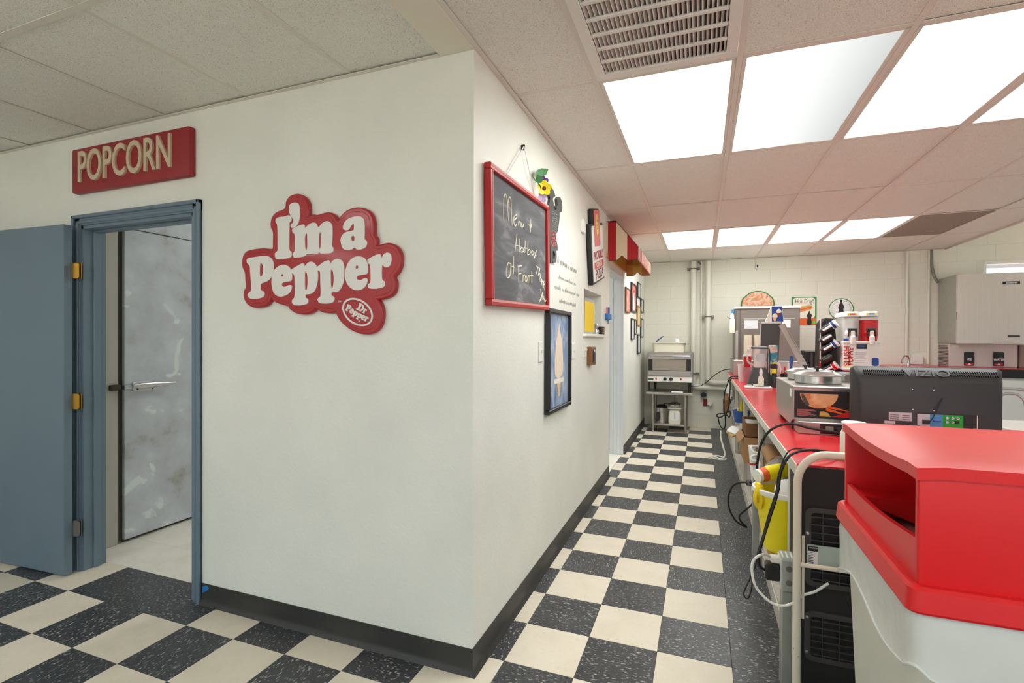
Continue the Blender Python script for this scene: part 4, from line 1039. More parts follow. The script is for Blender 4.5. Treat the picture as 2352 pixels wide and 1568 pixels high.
o = MB().box(XW - 0.12, XW - 0.085, 2.02, 2.06, 1.705, 1.75, b=0.004).build('wall_bracket', 'dark_grey'); tag(o, 'dark bracket inside the serving hatch', 'bracket')
t = thing('pen_holder', 'blue plastic holder with a pen on the wall beside the doorway', 'holder', (XW, 2.93, 1.565))
MB().box(XW, XW + 0.03, 2.84, 3.05, 1.575, 1.632, b=0.004).build('tray', 'blue_bright', t)
MB().box(XW, XW + 0.012, 3.0, 3.05, 1.63, 1.70, b=0.003).build('back_tab', 'blue_bright', t)
MB().cyl((XW + 0.015, 2.88, 1.62), (XW + 0.012, 2.89, 1.69), 0.008, n=10).build('roll', 'pinkish', t)
MB().cyl((XW + 0.012, 2.95, 1.58), (XW + 0.012, 2.95, 1.53), 0.005, 0.003, 8).build('string_end', 'blue_bright', t)

# ---- striped awning over the doorway
AY0, AY1, AXP, AZT, AZV, AZB = 2.90, 4.15, 0.21, 2.53, 2.275, 2.145
t = thing('awning', 'red and cream striped scalloped awning over the corridor doorway', 'awning', (XW, 3.5, AZB))
ns = 9; dy = (AY1 - AY0) / ns
def side_panel(yy, inward):
    # three vertical stripes on the triangular end, scalloped lower edge
    xs = [XW, XW + 0.015, XW + 0.095, XW + 0.20, AXP + 0.0]
    cols = ['awning_cream', 'awning_red', 'awning_cream', 'awning_red']
    def ztop(x): return AZT if x < XW + 0.09 else AZT - (x - XW - 0.09) / (AXP - XW - 0.09) * (AZT - AZV)
    def zbot(x):
        u = (x - XW) / (AXP - XW)
        if u < 0.06: return AZB + 0.075
        return AZB + 0.045 * max(0, 1 - abs(u - 0.50) / 0.17) ** 1.3
    for k in range(4):
        a, c = xs[k], xs[k + 1]; n = 8
        px = [a + (c - a) * i / n for i in range(n + 1)]
        poly = [(x, zbot(x)) for x in px] + [(x, ztop(x)) for x in reversed(px)]
        MB().prism(poly, (0, yy, 0), NX, NZ, (0, inward * 0.004, 0)).build('side_stripe', cols[k], t)
    px = [XW + 0.02 + (AXP - XW - 0.02) * i / 30 for i in range(31)]
    MB().sweep([(x, yy + inward * 0.002, zbot(x)) for x in px], 0.004, 5).build('side_binding', 'awning_trim', t)
side_panel(AY0, 1); side_panel(AY1, -1)
q = MB(); top = {}
for k in range(ns * 2):
    a, c = AY0 + k * dy / 2, AY0 + (k + 1) * dy / 2
    m = 'awning_red' if k % 2 == 0 else 'awning_cream'
    q = MB()
    q.prism([(XW, AZT), (XW + 0.09, AZT), (AXP, AZV), (AXP, AZV - 0.006), (XW + 0.088, AZT - 0.006), (XW, AZT - 0.006)], (0, a, 0), NX, NZ, (0, c - a, 0))
    zz = [(a + (c - a) * i / 6, AZB + 0.03 * (math.sin(PI * i / 6) if k % 2 else 0) + (0.0 if k % 2 else 0.0)) for i in range(7)]
    q.prism(zz + [(c, AZV), (a, AZV)], (AXP - 0.004, 0, 0), AY, NZ, (0.005, 0, 0))
    q.build('front_stripe', m, t)
q = MB(); q.box(XW, XW + 0.02, AY0 + 0.005, AY1 - 0.005, AZB + 0.04, AZT - 0.01); q.box(XW, AXP - 0.01, AY0 + 0.008, AY0 + 0.03, AZV - 0.02, AZV); q.box(XW, AXP - 0.01, AY1 - 0.03, AY1 - 0.008, AZV - 0.02, AZV); q.box(AXP - 0.03, AXP - 0.006, AY0 + 0.01, AY1 - 0.01, AZV - 0.025, AZV - 0.005)
q.build('frame', 'tan_bottle', t)

# added inner panels, orange and tan for light glowing through the cloth
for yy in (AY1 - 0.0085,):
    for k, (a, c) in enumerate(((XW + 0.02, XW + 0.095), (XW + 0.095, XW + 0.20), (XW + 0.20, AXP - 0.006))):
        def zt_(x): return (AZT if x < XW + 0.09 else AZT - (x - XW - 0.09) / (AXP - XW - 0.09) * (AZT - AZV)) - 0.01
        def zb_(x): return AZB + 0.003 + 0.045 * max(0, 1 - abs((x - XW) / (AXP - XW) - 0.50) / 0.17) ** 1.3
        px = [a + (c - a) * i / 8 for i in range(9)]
        MB().prism([(x, zb_(x)) for x in px] + [(x, zt_(x)) for x in reversed(px)], (0, yy, 0), NX, NZ, (0, 0.003, 0)).build('lining', 'backlit_tan' if k == 1 else 'backlit_orange', t)
MB().prism([(XW + 0.02, AZT - 0.012), (XW + 0.088, AZT - 0.012), (AXP - 0.008, AZV - 0.012), (AXP - 0.008, AZB + 0.035), (AXP - 0.012, AZB + 0.035), (AXP - 0.012, AZV - 0.014), (XW + 0.086, AZT - 0.016), (XW + 0.02, AZT - 0.016)], (0, AY0 + 0.035, 0), NX, NZ, (0, AY1 - AY0 - 0.07, 0)).build('lining', 'backlit_tan', t)
# ---- framed pictures beyond the doorway
def picture(y0, y1, z0, z1, fm, pm, label, fw=0.018, dep=0.022, extra=None, grp=None):
    t = thing('framed_picture', label, 'picture', (XW, (y0 + y1) / 2, z0), grp)
    q = MB()
    for (a, c, e, f) in ((y0, y1, z1 - fw, z1), (y0, y1, z0, z0 + fw), (y0, y0 + fw, z0 + fw, z1 - fw), (y1 - fw, y1, z0 + fw, z1 - fw)): q.box(XW, XW + dep, a, c, e, f, b=0.002)
    q.build('frame', fm, t)
    MB().box(XW, XW + dep * 0.6, y0 + fw * 0.8, y1 - fw * 0.8, z0 + fw * 0.8, z1 - fw * 0.8).build('print', pm, t)
    if extra: extra(t, y0, y1, z0, z1, XW + dep * 0.6)
    return t
patch_mat('print_pink', [(0.3, (232, 214, 204)), (0.5, (226, 150, 140)), (0.6, (222, 92, 84)), (0.7, (238, 224, 214))], 9, 0.5, 1.0)
patch_mat('print_pale', [(0.3, (226, 230, 222)), (0.55, (206, 214, 204)), (0.7, (236, 236, 228))], 8, 0.5)
patch_mat('print_dark', [(0.3, (52, 46, 46)), (0.5, (92, 74, 70)), (0.65, (196, 110, 108)), (0.8, (220, 170, 160))], 6, 0.5)
def bottle_print(t, y0, y1, z0, z1, x):
    MB().prism([(p.x, p.y) for p in smooth([(-0.06, 0), (0.06, 0), (0.06, 0.12), (0.03, 0.20), (0.025, 0.26), (-0.025, 0.26), (-0.03, 0.20), (-0.06, 0.12)], 3, True)], (x, (y0 + y1) / 2, z0 + 0.03), AY, AZ, (0.001, 0, 0)).build('printed_bottle', 'white_paper', t)
    MB().prism([(p.x, p.y) for p in smooth([(-0.17, 0), (-0.1, 0.08), (0.0, 0.05), (0.1, 0.09), (0.17, 0.0), (0.1, -0.06), (0, -0.02), (-0.1, -0.06)], 3, True)], (x, (y0 + y1) / 2, z1 - 0.10), AY, AZ, (0.001, 0, 0)).build('printed_ribbon', 'pinkish', t)
picture(4.14, 4.49, 1.71, 2.015, 'brown_wood', 'print_pink', 'small brown framed picture with a pink and cream print')
picture(4.65, 5.19, 1.745, 2.13, 'black_frame', 'print_dark', 'dark framed picture with a white bottle under a pink ribbon', extra=bottle_print)
picture(5.33, 5.69, 1.985, 2.205, 'black_frame', 'print_pale', 'black framed pale picture hung highest of the group')
picture(5.74, 6.09, 1.793, 2.0, 'black_frame', 'print_pale', 'black framed pale picture beside the far corner, above another')
picture(5.30, 5.64, 1.575, 1.865, 'brass', 'print_pale', 'gold framed pale picture in the middle of the group')
picture(4.685, 4.94, 1.377, 1.657, 'black_frame', 'white_paper', 'narrow black framed white sheet under the bottle picture')
picture(5.0, 5.165, 1.443, 1.66, 'black_frame', 'white_paper', 'slim black framed white sheet beside the gold framed picture')
picture(5.75, 6.03, 1.408, 1.698, 'black_frame', 'print_pale', 'black framed pale picture lowest beside the far corner')
picture(5.35, 5.65, 1.172, 1.453, 'black_frame', 'white_paper', 'black framed white sheet hung lowest of the group')
o = MB().box(XW, XW + 0.004, 5.24, 5.65, 1.868, 1.97).build('paper_card', 'white_paper'); tag(o, 'blank white card pinned above the gold framed picture', 'card')
o = MB().box(XW, XW + 0.004, 5.32, 5.655, 1.462, 1.565).build('paper_card', 'white_paper'); tag(o, 'blank white card pinned below the gold framed picture', 'card')

# ================================================================== FAR WALL AND ITS FITTINGS
FW = YF
def vpipe(name, label, x, r, z0, z1, turn_to=None, y=None, cat='pipe'):
    y = FW - r - 0.012 if y is None else y
    t = thing(name, label, cat, (x, y, z0))
    pts = [(x, y, z1)]
    if turn_to is None: pts += [(x, y, z0)]
    else:
        R = 0.075
        pts += [(x, y, z0 + R)] + [(x + R - R * math.cos(a), y, z0 + R - R * math.sin(a)) for a in (0.4, 0.8, 1.2, PI / 2)] + [(turn_to, y, z0)]
    MB().sweep(pts, r, 18).build('pipe_run', 'pvc', t)
    if turn_to is not None:
        MB().sweep([(x, y, z0 + 0.13), (x, y, z0 + 0.075)] + [(x + 0.075 - 0.075 * math.cos(a), y, z0 + 0.075 - 0.075 * math.sin(a)) for a in (0.4, 0.8, 1.2, PI / 2)] + [(x + 0.13, y, z0)], r + 0.006, 18).build('elbow', 'pvc', t)
    return t
def clamp(t, x, y, z, r):
    q = MB(); q.box(x - r - 0.05, x - r - 0.004, y - 0.01, FW - 0.002, z - 0.018, z + 0.018, b=0.004); q.box(x + r + 0.004, x + r + 0.05, y - 0.01, FW - 0.002, z - 0.018, z + 0.018, b=0.004)
    q.sweep([(x + (r + 0.006) * math.cos(a), y - (r + 0.006) * math.sin(a), z) for a in [PI * i / 10 for i in range(11)]], 0.008, 6)
    q.build('clamp', 'old_steel', t)
t = vpipe('drain_pipe', 'white drain pipe beside the oven turning along the wall low down', 0.655, 0.042, 0.635, 2.60, 1.30); clamp(t, 0.655, FW - 0.054, 2.49, 0.042); clamp(t, 0.655, FW - 0.054, 0.85, 0.042)
t = vpipe('drain_pipe', 'white drain pipe farther from the oven with a clamp at mid height', 0.872, 0.037, 0.72, 2.60, 1.26, y=FW - 0.10); clamp(t, 0.872, FW - 0.10, 1.735, 0.037)
t = vpipe('conduit', 'thin grey conduit between the two white drain pipes', 0.775, 0.014, 0.69, 2.60)
MB().sweep([(0.775, FW - 0.026, 2.55), (0.72, FW - 0.03, 2.60)], 0.012, 8).build('branch', 'old_steel', t)
o = vpipe('conduit', 'thin white conduit running down to the faucet', 3.416, 0.016, 1.045, 2.60)
t = thing('flexible_conduit', 'grey flexible conduit curving from the ceiling to the ice maker', 'conduit', (3.72, FW - 0.03, 2.1))
MB().sweep([(3.665, FW - 0.012, 1.06), (3.665, FW - 0.012, 2.60)], 0.014, 8).build('straight_run', 'pvc', t)
MB().tube([(3.69, FW - 0.022, 2.61), (3.695, FW - 0.022, 2.40), (3.72, FW - 0.03, 2.25), (3.748, FW - 0.06, 2.16)], 0.016, 10).build('flexible_run', 'old_steel', t)
# outlets low on the wall
t = thing('round_receptacle', 'dark round receptacle with a steel box under the white drain pipes', 'outlet', (0.815, FW, 0.46))
MB().box(0.765, 0.865, FW - 0.045, FW, 0.47, 0.575, b=0.006).build('box', 'galvanized', t)
MB().lathe((0.815, FW - 0.045, 0.522), [(0, 0.012), (0.038, 0.012), (0.042, 0.006), (0.042, 0)], 24, (0, -1, 0)).build('face', 'black_plastic', t)
t = thing('wall_outlet', 'reddish outlet with a white plug low on the far wall', 'outlet', (0.84, FW, 0.34))
MB().box(0.80, 0.865, FW - 0.012, FW, 0.345, 0.45, b=0.003).build('plate', 'cherry', t)
MB().box(0.875, 0.945, FW - 0.06, FW, 0.35, 0.42, b=0.01, rot=Matrix.Rotation(0.5, 3, 'Y')).build('plug', 'white_plastic', t)
# security camera
t = thing('security_camera', 'small white security camera with a black lens high on the far wall', 'camera', (1.552, FW, 2.44))
MB().box(1.53, 1.575, FW - 0.06, FW, 2.452, 2.515, b=0.012, seg=2).build('body', 'white_plastic', t)
MB().prism(rrect(-0.010, 0.012, -0.02, 0.02, 0.008), (1.556, FW - 0.06, 2.487), NX, NZ, (0, -0.003, 0)).build('lens', 'black_plastic', t)
MB().cyl((1.552, FW - 0.02, 2.452), (1.552, FW - 0.005, 2.43), 0.006, n=8).build('mount', 'white_plastic', t)
# arched sign
t = thing('arched_sign', 'arched orange food sign peeking over the soft serve machine', 'sign', (1.566, FW, 1.72))
arc = [(0.205 * math.cos(a), 0.20 * math.sin(a)) for a in [PI * i / 24 for i in range(25)]]
arc = [(x * 1.06 + (0.012 if abs(x) > 0.17 else 0) * (1 if x > 0 else -1), y) for x, y in arc]
MB().prism([(-0.225, -0.18), (0.225, -0.18)] + arc, (1.566, FW - 0.004, 1.92), NX, NZ, (0, -0.012, 0)).build('board', 'leaf_green', t)
patch_mat('print_food', [(0.3, (226, 190, 150)), (0.45, (222, 140, 90)), (0.55, (236, 206, 180)), (0.68, (214, 110, 70)), (0.76, (120, 96, 50))], 9, 0.6, 1.5)
MB().prism([(-0.205, -0.18), (0.205, -0.18)] + [(x * 0.92, y * 0.92) for x, y in arc], (1.566, FW - 0.0165, 1.92), NX, NZ, (0, -0.002, 0)).build('print', 'print_food', t)
# hot dog poster
t = thing('hot_dog_poster', 'green bordered retro poster reading Hot Dog with a soda bottle', 'poster', (2.18, FW, 1.60))
px0, px1, pz0, pz1 = 2.018, 2.342, 1.60, 2.012
MB().box(px0, px1, FW - 0.006, FW, pz0, pz1).build('sheet', 'green', t)
def pp(poly, y, m, n='print'): return MB().prism(poly, (0, FW - y, 0), NX, NZ, (0, -0.0012, 0)).build(n, m, t)
pp(rrect(px0 + 0.02, px1 - 0.02, pz0 + 0.10, pz1 - 0.012, 0.04), 0.006, 'cream_ice', 'printed_panel')
pp([(px0, pz0), (px1 - 0.006, pz0), (px1 - 0.006, pz0 + 0.10), (px0, pz0 + 0.10)], 0.0065, 'orange', 'printed_band')
pp([(p.x, p.y) for p in smooth([(2.10, 1.79), (2.18, 1.80), (2.27, 1.83), (2.29, 1.86), (2.27, 1.885), (2.20, 1.88), (2.10, 1.86)], 4, True)], 0.0075, 'tan_bottle', 'printed_bun')
pp([(p.x, p.y) for p in smooth([(2.09, 1.81), (2.18, 1.825), (2.275, 1.85), (2.275, 1.865), (2.18, 1.845), (2.09, 1.83)], 4, True)], 0.009, 'orange', 'printed_sausage')
pp([(p.x, p.y) for p in smooth([(2.225, 1.605), (2.275, 1.605), (2.278, 1.66), (2.272, 1.70), (2.282, 1.74), (2.262, 1.775), (2.258, 1.80), (2.242, 1.80), (2.238, 1.775), (2.218, 1.74), (2.228, 1.70), (2.222, 1.66)], 3, True)], 0.009, 'cola', 'printed_bottle')
pp(circle(2.308, 1.638, 0.028, 20), 0.0085, 'bright_green', 'printed_spot')
lettering('lettering', 'Hot Dog!', 0.085, (2.185, FW - 0.0085, 1.945), NX * 0.72, NZ, 'ink', t, 0.001)
lettering('lettering', '15', 0.05, (2.308, FW - 0.011, 1.638), NX * 0.8, NZ, 'yellow', t, 0.001)
# round soda sign
t = thing('round_soda_sign', 'round white sign with a green rim and a dark cola bottle', 'sign', (2.646, FW, 1.674))
MB().lathe((2.646, FW, 1.826), [(0, 0.01), (0.142, 0.01), (0.152, 0.006), (0.152, 0)], 48, (0, -1, 0)).build('disc', 'white_paper', t)
MB().mesh(outline_mesh([circle(0, 0, 0.153, 48), list(reversed(circle(0, 0, 0.143, 48)))], 0.004), frame_mtx((2.646, FW - 0.011, 1.826), NX, NZ)).build('rim', 'leaf_green', t)
MB().prism([(p.x, p.y) for p in smooth([(-0.035, -0.12), (0.035, -0.12), (0.038, -0.06), (0.028, -0.01), (0.036, 0.03), (0.020, 0.075), (0.013, 0.10), (0.012, 0.13), (-0.012, 0.13), (-0.013, 0.10), (-0.020, 0.075), (-0.036, 0.03), (-0.028, -0.01), (-0.038, -0.06)], 4, True)], (2.646, FW - 0.0105, 1.826), NX, NZ, (0, -0.002, 0)).build('printed_bottle', 'cola', t)
q = MB()
for word, a0, a1 in (('DELICIOUS', 215, 112), ('REFRESHING', 68, -35)):
    for k, ch in enumerate(word):
        a = math.radians(a0 + (a1 - a0) * k / (len(word) - 1)); c = Vector((2.646 + 0.117 * math.cos(a), FW - 0.0105, 1.826 + 0.117 * math.sin(a)))
        rt = Vector((math.sin(a), 0, -math.cos(a))); upv = Vector((math.cos(a), 0, math.sin(a)))
        q.mesh(text_mesh(ch, 0.03, 0.001), frame_mtx(c, rt, upv))
q.build('lettering', 'faint_ink', t)

# ---- oven on its stand
t = thing('prep_table', 'small stainless steel stand with a lower shelf under the countertop oven', 'table', (0.335, 5.98, 0))
MB().box(0.005, 0.66, 5.70, 6.30, 0.565, 0.60, b=0.004).build('table_top', 'steel', t)
for x, y in ((0.105, 5.77), (0.565, 5.77), (0.105, 6.22), (0.565, 6.22)): MB().cyl((x, y, 0), (x, y, 0.566), 0.021, n=14).build('leg', 'steel', t)
MB().box(0.095, 0.575, 5.76, 6.23, 0.10, 0.125, b=0.004).build('lower_shelf', 'steel', t)
t = thing('countertop_oven', 'stainless countertop convection oven with a glass door on black legs', 'oven', (0.344, 5.98, 0.60))
ox0, ox1, oy = 0.022, 0.664, 5.765
MB().box(ox0, ox1, oy, 6.25, 0.748, 1.188, b=0.006).build('body', 'steel_h', t)
dr = MB().box(ox0 + 0.012, ox1 - 0.025, oy - 0.028, oy, 0.842, 1.172, b=0.005).build('door', 'steel_h', t)
MB().box(ox0 + 0.014, ox1 - 0.028, oy - 0.031, oy - 0.027, 0.918, 1.092).build('door_panel', 'black_plastic', dr)
MB().box(ox0 + 0.075, ox1 - 0.09, oy - 0.033, oy - 0.030, 0.925, 1.085).build('window', 'grey_panel', dr)
q = MB(); q.tube([(ox0 + 0.04, oy - 0.028, 1.135), (ox0 + 0.042, oy - 0.055, 1.137), (ox0 + 0.06, oy - 0.06, 1.138), (ox1 - 0.09, oy - 0.06, 1.138), (ox1 - 0.07, oy - 0.055, 1.137), (ox1 - 0.068, oy - 0.028, 1.135)], 0.008, 8, 3); q.build('handle', 'chrome', dr)
MB().box(ox0 + 0.004, ox1 - 0.006, oy - 0.012, oy, 0.752, 0.836, b=0.003).build('control_panel', 'white_plastic', t)
for x in (0.275, 0.36): MB().lathe((x, oy - 0.012, 0.795), [(0, 0.026), (0.021, 0.026), (0.026, 0.0)], 20, (0, -1, 0)).build('knob', 'black_plastic', t)
for x in (0.148, 0.50): MB().box(x - 0.010, x + 0.010, oy - 0.017, oy - 0.011, 0.782, 0.812, b=0.002).build('switch', 'red_plastic', t)
MB().box(0.03, 0.11, oy - 0.0145, oy - 0.0115, 0.775, 0.805).build('nameplate', 'dark_grey', t)
for x, y in ((0.045, oy + 0.03), (0.10, 6.2), (0.615, oy + 0.03), (0.615, 6.2)): MB().cyl((x, y, 0.60), (x, y, 0.75), 0.013, 0.021, 12).build('foot', 'black_plastic', t)
t = thing('steam_tub', 'white translucent plastic tub on top of the oven', 'tub', (0.318, 5.98, 1.189))
def rr3(x0, x1, y0, y1, r, z): return [(x, y, z) for x, y in rrect(x0, x1, y0, y1, r, 4)]
MB().loft([rr3(0.10, 0.54, 5.80, 6.16, 0.04, 1.189), rr3(0.085, 0.555, 5.785, 6.175, 0.05, 1.33), rr3(0.093, 0.547, 5.793, 6.167, 0.05, 1.33), rr3(0.11, 0.53, 5.81, 6.15, 0.04, 1.20)], cap=True).build('basin', 'cream_plastic', t)
MB().mesh(outline_mesh([rrect(0.055, 0.575, 5.765, 6.195, 0.03), list(reversed(rrect(0.094, 0.546, 5.794, 6.166, 0.05)))], 0.012), frame_mtx((0, 0, 1.335), NX, NY)).build('rim', 'cream_plastic', t)
o = MB().sweep([(0.12, 5.90, 1.30), (0.15, 5.87, 1.36), (0.24, 5.86, 1.43)], [0.012, 0.009, 0.007], 8).build('brush', 'blue_plastic'); tag(o, 'blue handled brush sticking out of the white tub', 'brush')
o = MB().lathe((0.43, 6.0, 1.205), [(0, 0), (0.04, 0), (0.045, 0.10), (0.035, 0.17), (0.03, 0.19), (0, 0.19)], 20).build('plastic_cup', 'white_paper'); tag(o, 'white cup standing inside the plastic tub', 'cup')
o = MB().box(0.37, 0.53, 5.705, 5.755, 0.6005, 0.618, b=0.004).build('folded_cloth', 'white_paper'); tag(o, 'flat white cloth under the front of the oven', 'cloth')
# scale and cooker on the lower shelf
t = thing('kitchen_scale', 'cream dial scale with a steel bowl on the lower shelf', 'scale', (0.41, 5.9, 0.125))
MB().loft([rr3(0.325, 0.495, 5.83, 5.98, 0.02, 0.125), rr3(0.32, 0.50, 5.825, 5.985, 0.02, 0.16), rr3(0.325, 0.495, 5.83, 5.98, 0.03, 0.28), rr3(0.345, 0.475, 5.85, 5.96, 0.03, 0.335)]).build('body', 'cream_plastic', t)
MB().lathe((0.41, 5.829, 0.235), [(0, 0.006), (0.068, 0.006), (0.072, 0.0)], 30, (0, -1, 0)).build('dial', 'white_paper', t)
MB().box(0.407, 0.413, 5.82, 5.8225, 0.20, 0.295).build('needle', 'tan_bottle', t)
MB().box(0.315, 0.505, 5.82, 5.99, 0.345, 0.362, b=0.004).build('platform', 'white_plastic', t); MB().cyl((0.41, 5.905, 0.33), (0.41, 5.905, 0.346), 0.03, n=16).build('stem', 'white_plastic', t)
t = thing('steel_bowl', 'steel bowl with a lid and knob on the dial scale', 'bowl', (0.41, 5.905, 0.362))
MB().lathe((0.41, 5.905, 0.362), [(0, 0), (0.06, 0), (0.095, 0.035), (0.10, 0.05), (0.06, 0.075), (0.015, 0.085), (0, 0.085)], 28).build('bowl', 'steel_pot', t)
MB().lathe((0.41, 5.905, 0.447), [(0.006, 0), (0.006, 0.09), (0.018, 0.095), (0.018, 0.115), (0, 0.115)], 14).build('knob', 'black_plastic', t)
t = thing('slow_cooker', 'steel and black round cooker on the lower shelf beside the scale', 'cooker', (0.215, 5.95, 0.125))
MB().lathe((0.215, 5.95, 0.125), [(0, 0), (0.082, 0), (0.085, 0.02), (0.085, 0.22), (0, 0.22)], 32).build('body', 'steel_pot', t)
MB().lathe((0.215, 5.95, 0.345), [(0.088, 0), (0.088, 0.02), (0.05, 0.045), (0, 0.05)], 32).build('lid', 'black_plastic', t)
MB().box(0.145, 0.19, 5.86, 5.875, 0.16, 0.28, b=0.004).build('control_box', 'black_plastic', t)
MB().tube([(0.24, 5.9, 0.40), (0.30, 5.9, 0.42), (0.34, 5.95, 0.39), (0.32, 6.05, 0.34)], 0.006, 6).build('cord', 'black_cable', t)

# ---- back counter with ice maker
t = thing('back_counter', 'red topped back counter with black edge and white cabinet fronts', 'counter', (4.1, 6.0, 0))
cx0, cx1, cyf, cz = 3.02, 5.5, 5.68, 1.045
MB().box(cx0, cx1, cyf + 0.03, FW - 0.003, 0.0, cz - 0.11).build('cabinet_body', 'shelf_white', t)
MB().box(cx0, cx1, cyf, FW - 0.003, cz - 0.008, cz, b=0.002).build('worktop', 'counter_red', t)
MB().box(cx0, cx1, cyf, cyf + 0.05, cz - 0.105, cz - 0.008).build('edge_band', 'black_matte', t)
for k in range(5):
    a = cx0 + 0.02 + k * 0.49
    dr = MB().box(a, a + 0.465, cyf + 0.012, cyf + 0.03, 0.10, cz - 0.135, b=0.004).build('cabinet_door', 'sign_white', t)
    MB().cyl((a + 0.43, cyf - 0.015, 0.74), (a + 0.43, cyf - 0.015, 0.84), 0.006, n=8).build('handle', 'chrome', dr)
t = thing('faucet', 'small chrome faucet on the back counter', 'faucet', (3.36, 6.25, cz))
MB().lathe((3.40, 6.25, cz), [(0, 0), (0.022, 0), (0.018, 0.015), (0.012, 0.03), (0.012, 0.06), (0, 0.06)], 16).build('base', 'chrome', t)
MB().tube([(3.40, 6.25, cz + 0.05), (3.40, 6.25, cz + 0.10), (3.375, 6.22, cz + 0.125), (3.33, 6.18, cz + 0.12), (3.30, 6.15, cz + 0.07), (3.30, 6.15, cz + 0.03)], 0.011, 10).build('spout', 'chrome', t)
MB().box(3.395, 3.425, 6.24, 6.26, cz + 0.10, cz + 0.14, b=0.004).build('lever', 'chrome', t)
o = MB().box(3.46, 3.60, FW - 0.05, FW - 0.002, cz + 0.005, cz + 0.13, b=0.006).build('wall_box', 'white_plastic'); tag(o, 'pale junction box on the block wall beside the faucet', 'box')
t = thing('ice_maker', 'large stainless ice maker head above the water dispenser', 'ice maker', (4.15, 6.12, 1.342))
MB().box(3.768, 4.53, 5.862, FW - 0.01, 1.342, 2.21, b=0.008).build('cabinet', 'galvanized', t)
MB().loft([[(3.772 + 0.756 * u, 5.848 - 0.016 * (1 - (2 * abs(u - 0.5)) ** 4), z) for u in [i / 12 for i in range(13)]] + [(4.528, 5.863, z), (3.772, 5.863, z)] for z in (1.345, 2.207)]).build('front_panel', 'steel_warm', t)
MB().box(4.205, 4.368, 5.826, 5.838, 2.068, 2.10).build('nameplate', 'black_plastic', t)
lettering('lettering', 'Scotsman', 0.028, (4.287, 5.8255, 2.084), NX, NZ, 'sign_white', t, 0.001, 0.0006, 0.2)
MB().box(4.26, 4.37, 5.826, 5.838, 1.425, 1.447).build('small_badge', 'black_plastic', t)
MB().box(3.768, 3.773, 5.85, 5.858, 1.65, 1.74).build('latch', 'dark_grey', t)
t = thing('ice_water_dispenser', 'stainless counter dispenser with black ICE and WATER buttons', 'dispenser', (4.11, 6.2, cz))
MB().box(3.772, 4.455, 6.05, FW - 0.01, cz, 1.341, b=0.006).build('body', 'steel_warm', t)
for k in range(14): MB().box(3.7695, 3.773, 6.09, 6.36, 1.06 + k * 0.019, 1.07 + k * 0.019).build('side_louver', 'dark_grey', t)
for xa, wd in ((3.972, 'ICE'), (4.265, 'WATER')):
    pb = MB().prism(rrect(xa - 0.052, xa + 0.052, 1.062, 1.236, 0.012), (0, 6.05, 0), NX, NZ, (0, -0.012, 0)).build('push_pad', 'black_plastic', t)
    lettering('lettering', wd, 0.04, (xa, 6.0375, 1.142), NX * 0.8, NZ, 'sign_white', pb, 0.001, 0.0008, 0.2)
    MB().prism([(-0.04, -0.012), (0.04, -0.012), (0.04, 0.012), (-0.04, 0.012)], (xa, 6.038, 1.082), NX, NZ, (0, -0.001, 0)).build('pad_band', 'red_plastic', pb)
    MB().prism([(-0.018, -0.008), (0.018, -0.008), (0, 0.014)], (xa, 6.0365, 1.082), NX, NZ, (0, -0.001, 0)).build('pad_arrow', 'sign_white', pb)
MB().box(3.80, 3.87, 6.045, 6.049, 1.295, 1.325).build('sticker', 'cream_plastic', t)
o = MB().box(4.47, 4.72, 6.05, 6.36, cz, cz + 0.28, b=0.01).build('countertop_appliance', 'grey_panel'); tag(o, 'grey appliance on the back counter beside the water dispenser', 'appliance')

# ================================================================== THE LONG COUNTER
CX0, CX1, CY0, CY1, CT = 1.125, 2.03, 0.172, 6.05, 0.91
t = thing('countertop', 'long red laminate countertop with a pale edge', 'countertop', (1.55, 3.1, CT - 0.045))
q = MB(); q.box(CX0 + 0.004, CX1, CY0, CY1, CT - 0.006, CT); q.box(CX1, 2.95, 4.30, CY1, CT - 0.006, CT); q.build('laminate_top', 'counter_red', t)
q = MB(); q.box(CX0, CX1, CY0 + 0.001, CY1, CT - 0.045, CT - 0.006); q.box(CX0, CX0 + 0.004, CY0 + 0.001, CY1, CT - 0.006, CT - 0.0008); q.box(CX1, 2.95, 4.30, CY1, CT - 0.045, CT - 0.006); q.build('edge_band', 'counter_edge', t)
t = thing('shelf_unit', 'white wooden shelf unit open to the aisle under the red countertop', 'shelf', (1.44, 3.2, 0))
for y in (0.42, 1.68, 2.93, 4.16, 5.35, 5.98): MB().box(1.14, 1.172, y, y + 0.045, 0, CT - 0.045, b=0.002).build('post', 'shelf_white', t)
MB().box(1.145, 1.72, 0.42, 6.0, 0.085, 0.105).build('bottom_shelf', 'shelf_white', t)
MB().box(1.155, 1.72, 0.42, 6.0, 0.40, 0.42).build('middle_shelf', 'shelf_white', t)
MB().box(1.14, 1.158, 0.40, 6.0, 0.0, 0.085).build('kick_board', 'shelf_white', t)
MB().box(1.72, 1.74, 0.42, 6.0, 0.0, CT - 0.045).build('back_panel', 'shelf_white', t)
for y in (1.69, 4.17): MB().box(1.172, 1.72, y, y + 0.018, 0.105, CT - 0.045).build('divider', 'shelf_white', t)
t = thing('base_cabinet', 'white base cabinet under the slush machine end of the countertop', 'cabinet', (2.49, 5.2, 0))
MB().box(2.05, 2.93, 4.36, 6.0, 0.0, CT - 0.0455).build('cabinet_body', 'shelf_white', t)
for k in range(2):
    dr = MB().box(2.07 + k * 0.43, 2.48 + k * 0.43, 4.34, 4.36, 0.08, CT - 0.06, b=0.003).build('door', 'sign_white', t)
    MB().box(2.43 + k * 0.09 - 0.005, 2.43 + k * 0.09 + 0.005, 4.325, 4.34, 0.62, 0.74, b=0.002).build('handle', 'chrome', dr)

